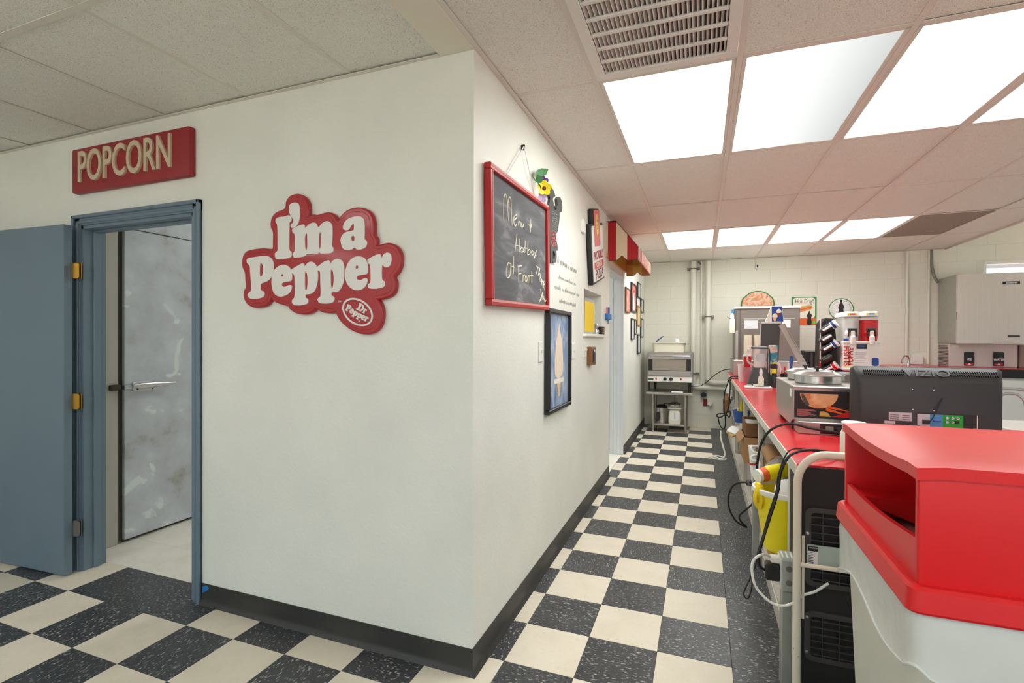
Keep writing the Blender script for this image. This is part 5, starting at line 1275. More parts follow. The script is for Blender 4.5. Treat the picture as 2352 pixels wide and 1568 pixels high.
# ---- black cooler end with grilles
t = thing('undercounter_cooler', 'black undercounter cooler end with two louvered grilles and a caution label', 'cooler', (1.54, 0.27, 0))
MB().box(1.14, 2.0, 0.173, 0.40, 0.0, 0.862, b=0.003).build('cabinet', 'black_matte', t)
MB().box(1.14, 2.0, 0.164, 0.1715, 0.01, 0.904).build('end_skin', 'black_matte', t)
def grille(z0, z1, n, nm):
    x0, x1, y = 1.157, 1.90, 0.166
    g = MB().mesh(outline_mesh([rrect(x0, x1, z0, z1, 0.025), list(reversed(rrect(x0 + 0.016, x1 - 0.016, z0 + 0.016, z1 - 0.016, 0.014)))], 0.014, 0.002), frame_mtx((0, y - 0.006, 0), NX, NZ)).build('grille_frame', 'grille_black', t)
    sl = None; st = (z1 - z0 - 0.032) / n
    for k in range(n):
        z = z0 + 0.016 + (k + 0.5) * st
        if sl is None:
            ref = z
            sl = MB().prism([(0, -0.008), (-0.016, -0.004), (-0.016, 0.000), (0, 0.0)], (x0 + 0.014, y - 0.0005, z), NY, NZ, (x1 - x0 - 0.028, 0, 0)).build('slat', 'grille_black', g)
            o = sl
        else:
            o = sl.copy(); COL.objects.link(o); o.location = (0, 0, z - ref)
    bar = None
    for k in range(13):
        x = x0 + 0.055 + k * 0.055
        if bar is None: bar = MB().box(x - 0.0015, x + 0.0015, y - 0.016, y, z0 + 0.012, z1 - 0.012).build('grille_bar', 'grille_black', g); xr = x
        else: o = bar.copy(); COL.objects.link(o); o.location = (x - xr, 0, 0)
grille(0.462, 0.755, 9, 'upper'); grille(0.182, 0.366, 6, 'lower')
MB().box(1.160, 1.42, 0.136, 0.1425, 0.535, 0.622).build('metal_plate', 'label_green', t)
cl = MB().box(1.161, 1.193, 0.1345, 0.1365, 0.542, 0.618).build('caution_label', 'white_paper', t)
MB().box(1.1612, 1.1928, 0.1335, 0.1348, 0.600, 0.618).build('label_header', 'black_plastic', cl)
lettering('lettering', 'CAUTION', 0.0075, (1.179, 0.1332, 0.612), NX * 0.8, NZ, 'sign_white', cl, 0.0004)
q = MB()
for k in range(9): q.box(1.163, 1.163 + (0.016 if k % 4 else 0.012), 0.1338, 0.1346, 0.594 - k * 0.006, 0.596 - k * 0.006)
q.build('label_print', 'ink', cl)['kind'] = 'stuff'
for x, z in ((1.162, 0.66), (1.162, 0.345), (1.162, 0.215)): MB().lathe((x, 0.152, z), [(0, 0.005), (0.006, 0.004), (0.006, 0)], 10, (0, -1, 0)).build('screw', 'chrome', t)

# ---- white tubular cart
t = thing('tube_cart', 'chipped white tubular cart frame standing at the end of the counter', 'cart', (1.45, 0.09, 0))
cy_ = 0.088
q = MB(); q.sweep([(1.118, cy_, 0.0), (1.118, cy_, 0.86)] + [(1.118 + 0.095 - 0.095 * math.cos(a), cy_, 0.86 + 0.11 * math.sin(a)) for a in [PI / 2 * i / 8 for i in range(1, 9)]] + [(1.72, cy_, 0.97)] + [(1.72 + 0.095 * math.sin(a), cy_, 0.86 + 0.11 * math.cos(a)) for a in [PI / 2 * i / 8 for i in range(1, 9)]] + [(1.815, cy_, 0.0)], 0.0138, 16); q.build('frame', 'cart_white', t)
MB().cyl((1.118, cy_, 0.562), (1.815, cy_, 0.562), 0.008, n=12).build('cross_bar', 'cart_white', t)
for x in (1.138, 1.142): MB().cyl((x, cy_ + 0.012, 0.36), (x, cy_ + 0.012, 0.665), 0.0025, n=8).build('rod', 'cart_white', t)
MB().cyl((1.118, cy_, 0.12), (1.815, cy_, 0.12), 0.008, n=12).build('cross_bar', 'cart_white', t)

# ---- red and white bin
t = thing('trash_bin', 'large square bin with white body and red canopy lid beside the counter', 'trash bin', (1.47, -0.505, 0))
bx0, bx1, by0, by1 = 1.172, 1.767, -0.80, -0.212
MB().loft([rr3(bx0 + 0.055, bx1 - 0.055, by0 + 0.055, by1 - 0.055, 0.03, 0.0), rr3(bx0 + 0.024, bx1 - 0.024, by0 + 0.024, by1 - 0.024, 0.03, 0.78), rr3(bx0 + 0.02, bx1 - 0.02, by0 + 0.02, by1 - 0.02, 0.03, 0.87)]).build('body', 'bin_white', t)
lid = MB()
lid.loft([rr3(bx0, bx1, by0, by1, 0.025, 0.848), rr3(bx0 - 0.002, bx1 + 0.002, by0 - 0.002, by1 + 0.002, 0.025, 0.853), rr3(bx0 + 0.002, bx1 - 0.002, by0 + 0.002, by1 - 0.002, 0.025, 0.893), rr3(bx0 + 0.008, bx1 - 0.008, by0 + 0.008, by1 - 0.008, 0.022, 0.899),
          rr3(bx0 + 0.020, bx1 - 0.020, by0 + 0.020, by1 - 0.020, 0.015, 0.899), rr3(bx0 + 0.032, bx1 - 0.032, by0 + 0.032, by1 - 0.032, 0.012, 0.894), rr3(bx0 + 0.032, bx1 - 0.032, by0 + 0.032, by1 - 0.032, 0.012, 0.848)], cap=False)
lid = lid.build('lid_rim', 'bin_red', t, angle=24)
q = MB(); lx0, lx1, ly0, ly1, lz0, lz1 = bx0 + 0.020, bx1 - 0.020, by0 + 0.020, by1 - 0.016, 0.89, 1.137
q.box(lx0, lx1, ly0, ly0 + 0.018, lz0, lz1 - 0.012, b=0.007, seg=3); q.build('canopy_wall', 'bin_red', t, angle=50); q = MB(); q.box(lx0, lx1, ly1 - 0.016, ly1, lz0, lz1 - 0.012, b=0.006, seg=2)
q.build('canopy_wall', 'bin_red', t, angle=50)
# roof with a softly drooping side edge
rows = []
for i in range(13):
    v = i / 12; y = ly0 - 0.006 + (ly1 - ly0 + 0.010) * v
    row = []
    for j in range(13):
        u = j / 12; x = lx0 - 0.004 + (lx1 - lx0 + 0.008) * u
        e = min(u, 1 - u); dz = -0.012 * math.sin(PI * v) * max(0, 1 - e / 0.3) ** 2
        ev = min(v, 1 - v)
        if e < 0.001: dz -= 0.005
        if ev < 0.001: dz -= 0.005
        row.append((x, y, lz1 + dz + 0.004))
    rows.append(row)
q = MB(); bmv = [[q.bm.verts.new(Vector(p)) for p in r] for r in rows]; bml = [[q.bm.verts.new(Vector(p) - Vector((0, 0, 0.024))) for p in r] for r in rows]
for i in range(12):
    for j in range(12):
        q.bm.faces.new((bmv[i][j], bmv[i][j + 1], bmv[i + 1][j + 1], bmv[i + 1][j])); q.bm.faces.new((bml[i][j], bml[i + 1][j], bml[i + 1][j + 1], bml[i][j + 1]))
for k in range(12):
    q.bm.faces.new((bmv[0][k], bml[0][k], bml[0][k + 1], bmv[0][k + 1])); q.bm.faces.new((bmv[12][k], bmv[12][k + 1], bml[12][k + 1], bml[12][k]))
    q.bm.faces.new((bmv[k][0], bmv[k + 1][0], bml[k + 1][0], bml[k][0])); q.bm.faces.new((bmv[k][12], bml[k][12], bml[k + 1][12], bmv[k + 1][12]))
q.build('canopy_roof', 'bin_red', t, angle=60)
for sx, s in ((lx0 + 0.004, 1), (lx1 - 0.004, -1)):
    n = 12; top = [(ly0 + 0.014 + (ly1 - ly0 - 0.026) * i / n, lz0 + 0.095 - 0.028 * (i / n) - 0.012 * math.sin(PI * i / n)) for i in range(n + 1)]
    MB().prism([(ly0 + 0.014, lz0), (ly1 - 0.012, lz0)] + list(reversed(top)), (sx, 0, 0), NY, NZ, (s * 0.012, 0, 0)).build('opening_lip', 'bin_red', t)
q = MB(); q.prism([(lx0 + 0.02, 0.93), (lx0 + 0.20, 0.86), (lx1 - 0.20, 0.86), (lx1 - 0.02, 0.93), (lx1 - 0.02, 0.945), (lx0 + 0.02, 0.945)], (0, ly1 - 0.10, 0), NX, NZ, (0, 0.084, 0)); q.build('inner_ledge', 'bin_red', t)
q = MB()
path = []; n = 48
corner = [Vector(p) for p in rrect(bx0 + 0.010, bx1 - 0.010, by0 + 0.010, by1 - 0.010, 0.03, 6)]
base = []
for i in range(len(corner)):
    p_, q_ = corner[i], corner[(i + 1) % len(corner)]; m_ = max(1, int((q_ - p_).length / 0.03))
    base += [tuple(p_.lerp(q_, k / m_)) for k in range(m_)]
def lin_ring(z, off, wob):
    out = []
    for i, (x, y) in enumerate(base):
        cxm, cym = (bx0 + bx1) / 2, (by0 + by1) / 2; d_ = Vector((x - cxm, y - cym)).normalized()
        out.append((x + d_.x * off, y + d_.y * off, z + wob * math.sin(i * 0.42) + wob * 0.7 * math.sin(i * 0.17 + 1)))
    return out
q.loft([lin_ring(0.862, 0.002, 0), lin_ring(0.82, 0.008, 0.0), lin_ring(0.78, 0.006, 0.004), lin_ring(0.715, 0.006, 0.022)], cap=False); q.sweep(lin_ring(0.715, 0.007, 0.022), 0.0035, 6, closed=True)
o = q.build('bin_liner', 'liner', angle=60); tag(o, 'clear plastic liner folded down over the rim of the white bin', 'bin liner')

# ---- television seen from behind
t = thing('television', 'black flat television facing away with VIZIO embossed on its back', 'television', (1.72, 0.76, CT))
tx0, tx1, tz0, tz1 = 1.444, 1.996, 0.93, 1.262
def tring(ins, top, y): return [(x, y, z) for x, z in rrect(tx0 + ins, tx1 - ins, tz0 + ins * 0.4, tz1 - top, 0.02 + ins * 0.2, 5)]
MB().loft([tring(0, 0, 0.795), tring(0, 0, 0.768), tring(0.004, 0.004, 0.757), tring(0.012, 0.032, 0.735), tring(0.02, 0.062, 0.72)]).build('shell', 'tv_shell', t, angle=50)
MB().box(tx0 + 0.015, tx1 - 0.015, 0.795, 0.797, tz0 + 0.02, tz1 - 0.015).build('screen', 'black_plastic', t)
sb = Vector((0, 0.022, 0.028)).normalized(); nb2 = Vector((0, -0.028, 0.022)).normalized()
q = MB()
for xa, xb in ((1.487, 1.636), (1.806, 1.965)):
    n = 21
    for k in range(n):
        x = xa + (xb - xa) * k / (n - 1)
        for s0, s1 in ((0.018, 0.030), (0.001, 0.011)):
            p0 = Vector((x, 0.7315, 1.2255)) + nb2 * 0.0025 + sb * (s0 - 0.004); q.prism([(0, 0), (0.003, 0), (0.003 - 0.002, s1 - s0), (-0.002, s1 - s0)], p0, NX, sb, nb2 * 0.0008)
o = q.build('vent_slots', 'slot_black', t); o['kind'] = 'stuff'
lettering('embossed_name', 'VIZIO', 0.05, Vector((1.722, 0.7385, 1.2345)) + nb2 * 0.001, NX * 1.35, sb, 'grille_black', t, 0.003, 0.0, 0.0, 0.0006)
MB().box(1.578, 1.664, 0.7185, 0.7205, 1.023, 1.060).build('rating_label', 'grey_paper', t)
MB().box(1.562, 1.602, 0.7185, 0.7205, 1.008, 1.020).build('barcode_label', 'grey_paper', t)
q = MB()
for k in range(6): q.box(1.583 + (0.045 if k % 2 else 0), 1.615 + (0.04 if k % 2 else 0), 0.7178, 0.7186, 1.029 + (k // 2) * 0.009, 1.031 + (k // 2) * 0.009)
q.build('label_print', 'ink', t)['kind'] = 'stuff'
MB().box(1.683, 1.90, 0.7187, 0.7202, 0.955, 1.064).build('port_recess', 'black_plastic', t)
for a, c, m in ((1.683, 1.728, 'grey_paper'), (1.728, 1.774, 'port_blue'), (1.774, 1.845, 'bright_green')): MB().box(a, c, 0.7172, 0.719, 0.975, 1.058).build('port_panel', m, t)
for x, z, m in ((1.787, 1.046, 'cream_plastic'), (1.806, 1.046, 'blue_plastic'), (1.824, 1.046, 'red_plastic'), (1.787, 1.028, 'white_plastic'), (1.806, 1.028, 'red_plastic')):
    j = MB().lathe((x, 0.7172, z), [(0.0025, 0.001), (0.0025, 0.008), (0.0055, 0.008), (0.0058, 0.0)], 14, (0, -1, 0)).build('jack', 'cast_chrome', t)
    MB().lathe((x, 0.7172, z), [(0, 0.006), (0.0045, 0.006), (0.0045, 0.0)], 12, (0, -1, 0)).build('jack_core', m, j)
MB().box(1.818, 1.830, 0.712, 0.7172, 1.022, 1.034).build('optical_port', 'black_plastic', t)
MB().box(1.738, 1.766, 0.711, 0.7172, 1.026, 1.035, b=0.002).build('video_port', 'blue_plastic', t)
MB().box(1.70, 1.725, 0.705, 0.7172, 1.015, 1.034, b=0.002).build('cable_plug', 'black_plastic', t)
MB().box(1.892, 1.895, 0.7165, 0.719, 0.955, 1.062).build('recess_edge', 'white_plastic', t)
MB().lathe((1.884, 0.7187, 1.0), [(0, 0.01), (0.006, 0.01), (0.007, 0)], 12, (0, -1, 0)).build('antenna_port', 'brass', t)
for x, z in ((1.665, 1.152), (1.742, 1.152), (1.667, 1.062), (1.743, 1.062)): MB().lathe((x, 0.72, z + 0.012), [(0, 0.002), (0.003, 0.001), (0.003, 0)], 8, (0, -1, 0)).build('mount_screw', 'chrome', t)
MB().tube([(1.722, 0.708, 1.022), (1.735, 0.702, 1.05), (1.752, 0.708, 1.09), (1.772, 0.716, 1.13)], 0.0022, 6).build('thin_cable', 'black_cable', t)
MB().tube([(1.62, 0.70, 0.97), (1.64, 0.695, 1.0), (1.67, 0.695, 1.008), (1.71, 0.70, 0.995), (1.74, 0.70, 0.97)], 0.0035, 6).build('power_cable', 'black_cable', t)
MB().box(1.60, 1.84, 0.68, 0.86, CT, CT + 0.012, b=0.005).build('stand_base', 'black_plastic', t); MB().box(1.67, 1.77, 0.745, 0.785, CT + 0.01, 0.955).build('stand_neck', 'black_plastic', t)

# ---- white jar
t = thing('plastic_jar', 'white plastic jar with a screw lid beside the television', 'jar', (1.345, 0.33, CT))
MB().lathe((1.348, 0.32, CT), [(0, 0), (0.040, 0), (0.046, 0.006), (0.046, 0.105), (0.040, 0.118), (0.034, 0.124)], 28).build('body', 'cream_plastic', t)
MB().lathe((1.348, 0.32, CT + 0.122), [(0.036, 0), (0.039, 0.002), (0.039, 0.022), (0.042, 0.024), (0.042, 0.028), (0.038, 0.030), (0, 0.029)], 28).build('lid', 'white_plastic', t)

# ---- food warmer and pots
t = thing('food_warmer', 'stainless countertop food warmer with a printed soup and vegetable panel', 'food warmer', (1.48, 1.26, CT))
wx0, wx1, wy0, wy1 = 1.232, 1.73, 0.955, 1.58
q = MB(); q.prism([(wy0, 0.972), (wy0 + 0.10, 0.935), (wy1 - 0.10, 0.935), (wy1, 0.972), (wy1, 1.135), (wy0, 1.135)], (wx0, 0, 0), NY, NZ, (wx1 - wx0, 0, 0)); q.build('body', 'steel', t)
MB().box(wx0 - 0.004, wx1 + 0.004, wy0 - 0.006, wy1 + 0.006, 1.134, 1.146, b=0.004).build('top_deck', 'steel_h', t)
MB().box(wx0 + 0.012, wx1, wy0 - 0.070, wy0 + 0.06, CT, 0.972, b=0.003).build('control_housing', 'steel', t)
MB().box(wx0 + 0.11, wx1 - 0.02, wy0 - 0.073, wy0 - 0.068, CT + 0.006, 0.966).build('control_face', 'black_matte', t)
MB().lathe((1.42, wy0 - 0.073, 0.938), [(0, 0.014), (0.013, 0.014), (0.016, 0.0)], 20, (0, -1, 0)).build('knob', 'black_plastic', t)
MB().lathe((1.452, wy0 - 0.073, 0.94), [(0, 0.006), (0.009, 0.004), (0.010, 0.0)], 16, (0, -1, 0)).build('pilot_light', 'pinkish', t)
MB().box(1.345, 1.352, wy0 - 0.0745, wy0 - 0.073, 0.922, 0.955).build('switch', 'cherry', t); MB().box(1.365, 1.398, wy0 - 0.0745, wy0 - 0.073, 0.925, 0.955).build('data_plate', 'grey_panel', t)
for x, y in ((wx0 + 0.03, wy1 - 0.05), (wx1 - 0.03, wy1 - 0.05), (wx0 + 0.02, wy0 + 0.09)): MB().box(x - 0.015, x + 0.015, y - 0.03, y + 0.03, CT, 0.94).build('foot', 'black_plastic', t)
pn = MB().box(wx0 + 0.006, wx1 - 0.006, wy0 - 0.004, wy0, 0.982, 1.122).build('printed_panel', 'black_matte', t)
def wp(poly, m, n, d=0.005): return MB().prism(poly, (0, wy0 - d, 0), NX, NZ, (0, -0.0008, 0)).build(n, m, pn)
patch_mat('print_soup', [(0.3, (196, 108, 56)), (0.5, (222, 160, 110)), (0.7, (232, 196, 156))], 9, 0.5)
wp([(1.262 + 0.0, 1.108)] + [(1.347 + 0.085 * math.cos(a), 1.108 - 0.075 * math.sin(a)) for a in [PI - PI * i / 16 for i in range(17)]], 'print_soup', 'printed_bowl')
wp([(p.x, p.y) for p in smooth([(1.268, 1.10), (1.278, 1.105), (1.30, 1.065), (1.305, 1.05), (1.29, 1.048), (1.275, 1.075)], 3, True)], 'dark_grey', 'printed_handle', 0.006)
for (x, z, L, a) in ((1.385, 1.042, 0.10, -0.18), (1.378, 1.030, 0.095, -0.25)):
    wp([(x, z + 0.008), (x + L * 0.5, z + 0.006 + L * 0.5 * a), (x + L, z + L * a), (x + L * 0.5, z - 0.004 + L * 0.5 * a), (x, z - 0.006)], 'orange', 'printed_carrot', 0.0065)
wp([(1.40, 0.994), (1.56, 0.994), (1.56, 1.012), (1.47, 1.02), (1.43, 1.004)], 'red_plastic', 'printed_pepper', 0.0058)
wp([(1.35, 0.994), (1.40, 0.994), (1.388, 1.012), (1.37, 1.02), (1.352, 1.018)], 'tan_bottle', 'printed_potato', 0.0058)
wp([(p.x, p.y) for p in smooth([(1.488, 1.108), (1.512, 1.108), (1.515, 1.06), (1.508, 1.02), (1.494, 1.02), (1.487, 1.06)], 3, True)], 'cream_ice', 'printed_radish', 0.0062)
q = MB()
for k in range(7): q.box(1.250, 1.300 + 0.012 * ((k * 7) % 4), wy0 - 0.0056, wy0 - 0.0048, 0.9925 + k * 0.0052, 0.9945 + k * 0.0052)
o = q.build('panel_text', 'pinkish', pn); o['kind'] = 'stuff'
MB().box(wx0 - 0.006, wx0 - 0.001, 0.985, 1.02, 1.085, 1.125, b=0.002).build('side_hook', 'white_plastic', t)
def pot(x, y, label, lid=True, r=0.112):
    z = 1.1465
    t = thing('soup_pot', label, 'pot', (x, y, z))
    MB().lathe((x, y, z), [(0, 0.0), (r - 0.004, 0.0), (r, 0.004), (r, 0.040), (r + 0.014, 0.042), (r + 0.015, 0.046), (r - 0.004, 0.046), (r - 0.008, 0.006), (0, 0.005)], 40).build('insert', 'steel_pot', t)
    if lid:
        l = MB().lathe((x, y, z + 0.0465), [(r + 0.012, 0.0), (r + 0.010, 0.004), (r * 0.72, 0.019), (r * 0.68, 0.021), (0, 0.024)], 40).build('lid', 'steel_pot', t)
        MB().lathe((x - 0.01, y - 0.035, z + 0.07), [(0.008, 0), (0.008, 0.008), (0.017, 0.012), (0.016, 0.020), (0, 0.022)], 18).build('lid_knob', 'black_plastic', l)
        MB().box(x - 0.004, x + 0.01, y - r * 0.7, y + r * 0.7, z + 0.069, z + 0.0735, b=0.001, rot=Matrix.Rotation(0.9, 3, 'Z')).build('lid_hinge', 'chrome', l)
    return t
pot(1.385, 1.175, 'lidded steel soup pot over the front of the food warmer'); pot(1.375, 1.45, 'lidded steel soup pot behind another pot on the warmer', r=0.10); pot(1.622, 1.40, 'open steel soup pot without a lid on the warmer', lid=False)
o = MB().lathe((1.60, 1.08, 1.1465), [(0, 0), (0.012, 0), (0.014, 0.008), (0.010, 0.018), (0, 0.02)], 14).build('bottle_cap', 'orange'); tag(o, 'small orange cap on the deck of the food warmer', 'cap')

# ================================================================== ON THE COUNTER TOWARDS THE FAR END
# ---- soft serve machine
t = thing('soft_serve_machine', 'large stainless soft serve machine with a pale top at the far end of the counter', 'ice cream machine', (1.56, 5.65, CT))
MB().box(1.175, 1.97, 5.16, 6.02, CT, 1.115, b=0.006).build('base_cabinet', 'steel_h', t)
MB().box(1.205, 1.955, 5.30, 6.02, 1.115, 1.79, b=0.006).build('upper_cabinet', 'steel_dark', t)
MB().box(1.185, 1.965, 5.28, 6.03, 1.79, 1.82, b=0.006).build('top_cover', 'white_plastic', t)
MB().box(1.30, 1.90, 5.292, 5.30, 1.648, 1.662, b=0.002).build('note_rail', 'steel_h', t)
MB().box(1.255, 1.26, 5.294, 5.30, 1.13, 1.78).build('panel_seam', 'dark_grey', t)
MB().box(1.20, 1.235, 5.25, 5.30, 1.10, 1.50, b=0.004).build('side_bracket', 'steel', t)
def note(x0, x1, z0, z1, m, label):
    o = MB().box(x0, x1, 5.2955, 5.298, z0, z1).build('taped_note', m); tag(o, label, 'note')
note(1.305, 1.47, 1.527, 1.637, 'grey_paper', 'grey printed sheet taped to the soft serve machine')
note(1.752, 1.848, 1.54, 1.642, 'pink_paper', 'pale pink sheet taped to the soft serve machine')
# bottle and dispenser hung on the side
t = thing('hanging_dispenser', 'white hanging dispenser with a blue top beside the soft serve machine', 'dispenser', (1.165, 5.35, 1.47))
MB().box(1.13, 1.20, 5.32, 5.38, 1.47, 1.66, b=0.012, seg=2).build('body', 'cream_plastic', t)
MB().lathe((1.165, 5.35, 1.66), [(0, 0), (0.026, 0), (0.026, 0.05), (0.016, 0.075), (0, 0.08)], 14).build('neck', 'white_paper', t)
MB().box(1.155, 1.195, 5.33, 5.37, 1.735, 1.79, b=0.008).build('cap', 'port_blue', t)
MB().tube([(1.15, 5.33, 1.66), (1.12, 5.31, 1.67), (1.10, 5.30, 1.69)], 0.004, 6).build('spout', 'old_steel', t)
# foam cup stacks
def cup_stack(x, y, z0, n, r, label, m='cream_plastic', dz=0.0196, grp=None):
    t = thing('cup_stack', label, 'cup stack', (x, y, z0), grp)
    first = None
    for k in range(n):
        if first is None:
            first = MB().lathe((x, y, z0), [(0, 0.0), (r * 0.72, 0.0), (r * 0.93, 0.075), (r, 0.075), (r, 0.083), (r * 0.9, 0.083), (r * 0.7, 0.004), (0, 0.004)], 22).build('cup', m, t); o = first
        else:
            o = first.copy(); COL.objects.link(o); o.location = (0, 0, k * dz)
    return t
cup_stack(1.322, 4.93, CT, 24, 0.047, 'tall stack of cream foam cups standing before the soft serve machine')
cup_stack(1.435, 4.95, CT, 24, 0.045, 'tall stack of cream foam cups half hidden by the dark screen')
# ---- register screen on a stand
t = thing('register_screen', 'dark register screen seen from behind on a stand', 'monitor', (1.51, 4.4, CT))
MB().prism([(1.412, 1.14), (1.60, 1.12), (1.615, 1.568), (1.425, 1.568)], (0, 4.40, 0), NX, NZ, (0, 0.03, 0)).build('back_shell', 'dark_grey', t)
MB().box(1.418, 1.622, 4.395, 4.435, 1.566, 1.588, b=0.003).build('top_edge', 'steel', t)
MB().prism([(1.40, 1.14), (1.412, 1.14), (1.425, 1.56), (1.417, 1.56)], (0, 4.40, 0), NX, NZ, (0, 0.03, 0)).build('side_edge', 'steel', t)
MB().box(1.49, 1.54, 4.41, 4.44, CT, 1.2).build('neck', 'black_plastic', t); MB().box(1.42, 1.60, 4.36, 4.52, CT, CT + 0.015, b=0.005).build('base', 'black_plastic', t)
t = thing('steel_channel_stand', 'slanting steel channel rising from the counter behind the soup pots', 'stand', (1.82, 4.1, CT))
q = MB(); a0, a1 = Vector((1.875, 4.02, 0.93)), Vector((1.618, 4.32, 1.555)); ax = (a1 - a0).normalized(); sd = ax.cross(Vector((0, 1, 0))).normalized() * 0.033; fr = Vector((0, -0.02, 0))
q.prism([(-1, 0), (1, 0), (1, 1), (0.8, 1), (0.8, 0.2), (-0.8, 0.2), (-0.8, 1), (-1, 1)], a0, sd, fr, a1 - a0); q.build('channel', 'steel', t)
MB().prism([(-0.25, 0.02), (0.25, 0.02), (0.25, 0.16), (-0.25, 0.16)], a0 + Vector((0, -0.006, 0)), sd, a1 - a0, Vector((0, -0.004, 0))).build('slot', 'dark_grey', t)
MB().box(1.80, 1.95, 3.95, 4.10, CT, CT + 0.03, b=0.004).build('foot', 'steel', t)
t = thing('cone_carton', 'upright carton printed with dipped ice cream cones on the register screen', 'carton', (1.57, 4.42, 1.588))
MB().prism([(1.462, 1.589), (1.65, 1.589), (1.635, 1.765), (1.525, 1.765)], (0, 4.398, 0), NX, NZ, (0, 0.035, 0)).build('carton', 'cream_plastic', t)
pr = MB().prism([(1.53, 1.592), (1.646, 1.592), (1.632, 1.762), (1.528, 1.762)], (0, 4.3975, 0), NX, NZ, (0, -0.0012, 0)).build('printed_face', 'ink_blue', t)
for x, z, m in ((1.56, 1.64, 'skin_cone'), (1.60, 1.69, 'cherry')):
    MB().prism([(x - 0.022, z), (x + 0.022, z), (x + 0.008, z - 0.045), (x - 0.008, z - 0.045)], (0, 4.396, 0), NX, NZ, (0, -0.001, 0)).build('printed_cone', m, pr)
    MB().prism([(p.x, p.y) for p in smooth([(x - 0.026, z), (x + 0.026, z), (x + 0.02, z + 0.03), (x, z + 0.045), (x - 0.02, z + 0.03)], 3, True)], (0, 4.3955, 0), NX, NZ, (0, -0.001, 0)).build('printed_swirl', 'cream_ice', pr)
# ---- blender
t = thing('blender', 'bar blender with a clear jug on a dark base', 'blender', (1.34, 3.77, CT))
MB().loft([[(x, y, z) for x, y in rrect(1.345 - w_, 1.345 + w_, 3.77 - w_ * 0.8, 3.77 + w_ * 0.8, 0.03)] for w_, z in ((0.118, CT), (0.108, CT + 0.05), (0.075, CT + 0.15), (0.06, CT + 0.185))]).build('base', 'dark_grey', t)
MB().loft([[(x, y, z) for x, y in rrect(1.345 - w_, 1.345 + w_, 3.77 - w_, 3.77 + w_, 0.025)] for w_, z in ((0.045, 1.096), (0.055, 1.12), (0.072, 1.29))]).build('jug', 'clear_jug', t)
MB().loft([[(x, y, z) for x, y in rrect(1.345 - w_, 1.345 + w_, 3.77 - w_, 3.77 + w_, 0.025)] for w_, z in ((0.078, 1.29), (0.078, 1.305), (0.055, 1.318))]).build('jug_lid', 'black_plastic', t)
MB().tube([(1.268, 3.74, 1.28), (1.235, 3.73, 1.27), (1.232, 3.73, 1.16), (1.29, 3.74, 1.12)], 0.011, 8).build('jug_handle', 'clear_jug', t)
MB().box(1.31, 1.385, 3.700, 3.7035, 1.16, 1.24).build('jug_label', 'grey_paper', t)
MB().tube([(1.43, 3.72, 1.29), (1.437, 3.72, 1.2), (1.43, 3.70, 1.05), (1.46, 3.69, 0.93)], 0.005, 6).build('cord', 'black_cable', t)
# ---- cups beside the blender
t = cup_stack(1.252, 4.10, CT, 9, 0.045, 'stack of pinkish plastic cups beside the blender', 'cup_pink', 0.011)
t = cup_stack(1.256, 4.10, CT + 0.1715, 3, 0.043, 'bright red plastic cups on top of the pink cups', 'red_plastic', 0.016)
o = MB().lathe((1.205, 4.22, CT), [(0, 0), (0.030, 0), (0.040, 0.19), (0.043, 0.195), (0.036, 0.195), (0.028, 0.005), (0, 0.005)], 24).build('paper_cup', 'white_paper'); tag(o, 'tall white paper cup at the edge of the counter', 'cup')
cup_stack(1.262, 4.24, CT, 12, 0.044, 'stack of cream cups with wide white lids behind the red cups', 'white_paper', 0.020)
# ---- tray of small things
t = thing('paper_tray', 'white wrapped tray with small condiments in front of the blender', 'tray', (1.30, 3.43, CT))
MB().box(1.178, 1.42, 3.36, 3.50, CT, CT + 0.018, b=0.006).build('tray', 'white_paper', t)
o = MB().lathe((1.328, 3.45, CT + 0.0182), [(0, 0), (0.026, 0), (0.027, 0.075), (0.018, 0.095), (0.014, 0.10), (0, 0.10)], 20).build('squeeze_bottle', 'cream_plastic'); tag(o, 'small clear squeeze bottle with a white pump on the tray', 'bottle')
MB().lathe((1.328, 3.45, CT + 0.118), [(0.012, 0), (0.012, 0.02), (0.016, 0.03), (0.012, 0.06), (0.006, 0.075), (0, 0.075)], 16).build('pump_cap', 'white_paper', o)
o = MB().box(1.20, 1.25, 3.40, 3.45, CT + 0.0182, CT + 0.03, b=0.004).build('green_packet', 'label_green'); tag(o, 'pale green packet on the white tray', 'packet')
o = MB().tube([(1.26, 3.38, CT + 0.023), (1.32, 3.37, CT + 0.024), (1.40, 3.42, CT + 0.023)], 0.004, 6).build('dark_spatula', 'black_plastic'); tag(o, 'thin dark spatula lying across the white tray', 'spatula')
for k in range(4):
    o = MB().lathe((1.27 + 0.012 * k, 3.44 + 0.015 * (k % 2), CT + 0.0182), [(0, 0), (0.011, 0.003), (0.012, 0.012), (0.006, 0.02), (0, 0.021)], 12).build('creamer_cup', 'cream_plastic'); tag(o, 'tiny cream coloured creamer cup on the white tray', 'creamer', 'creamer cups on the tray')
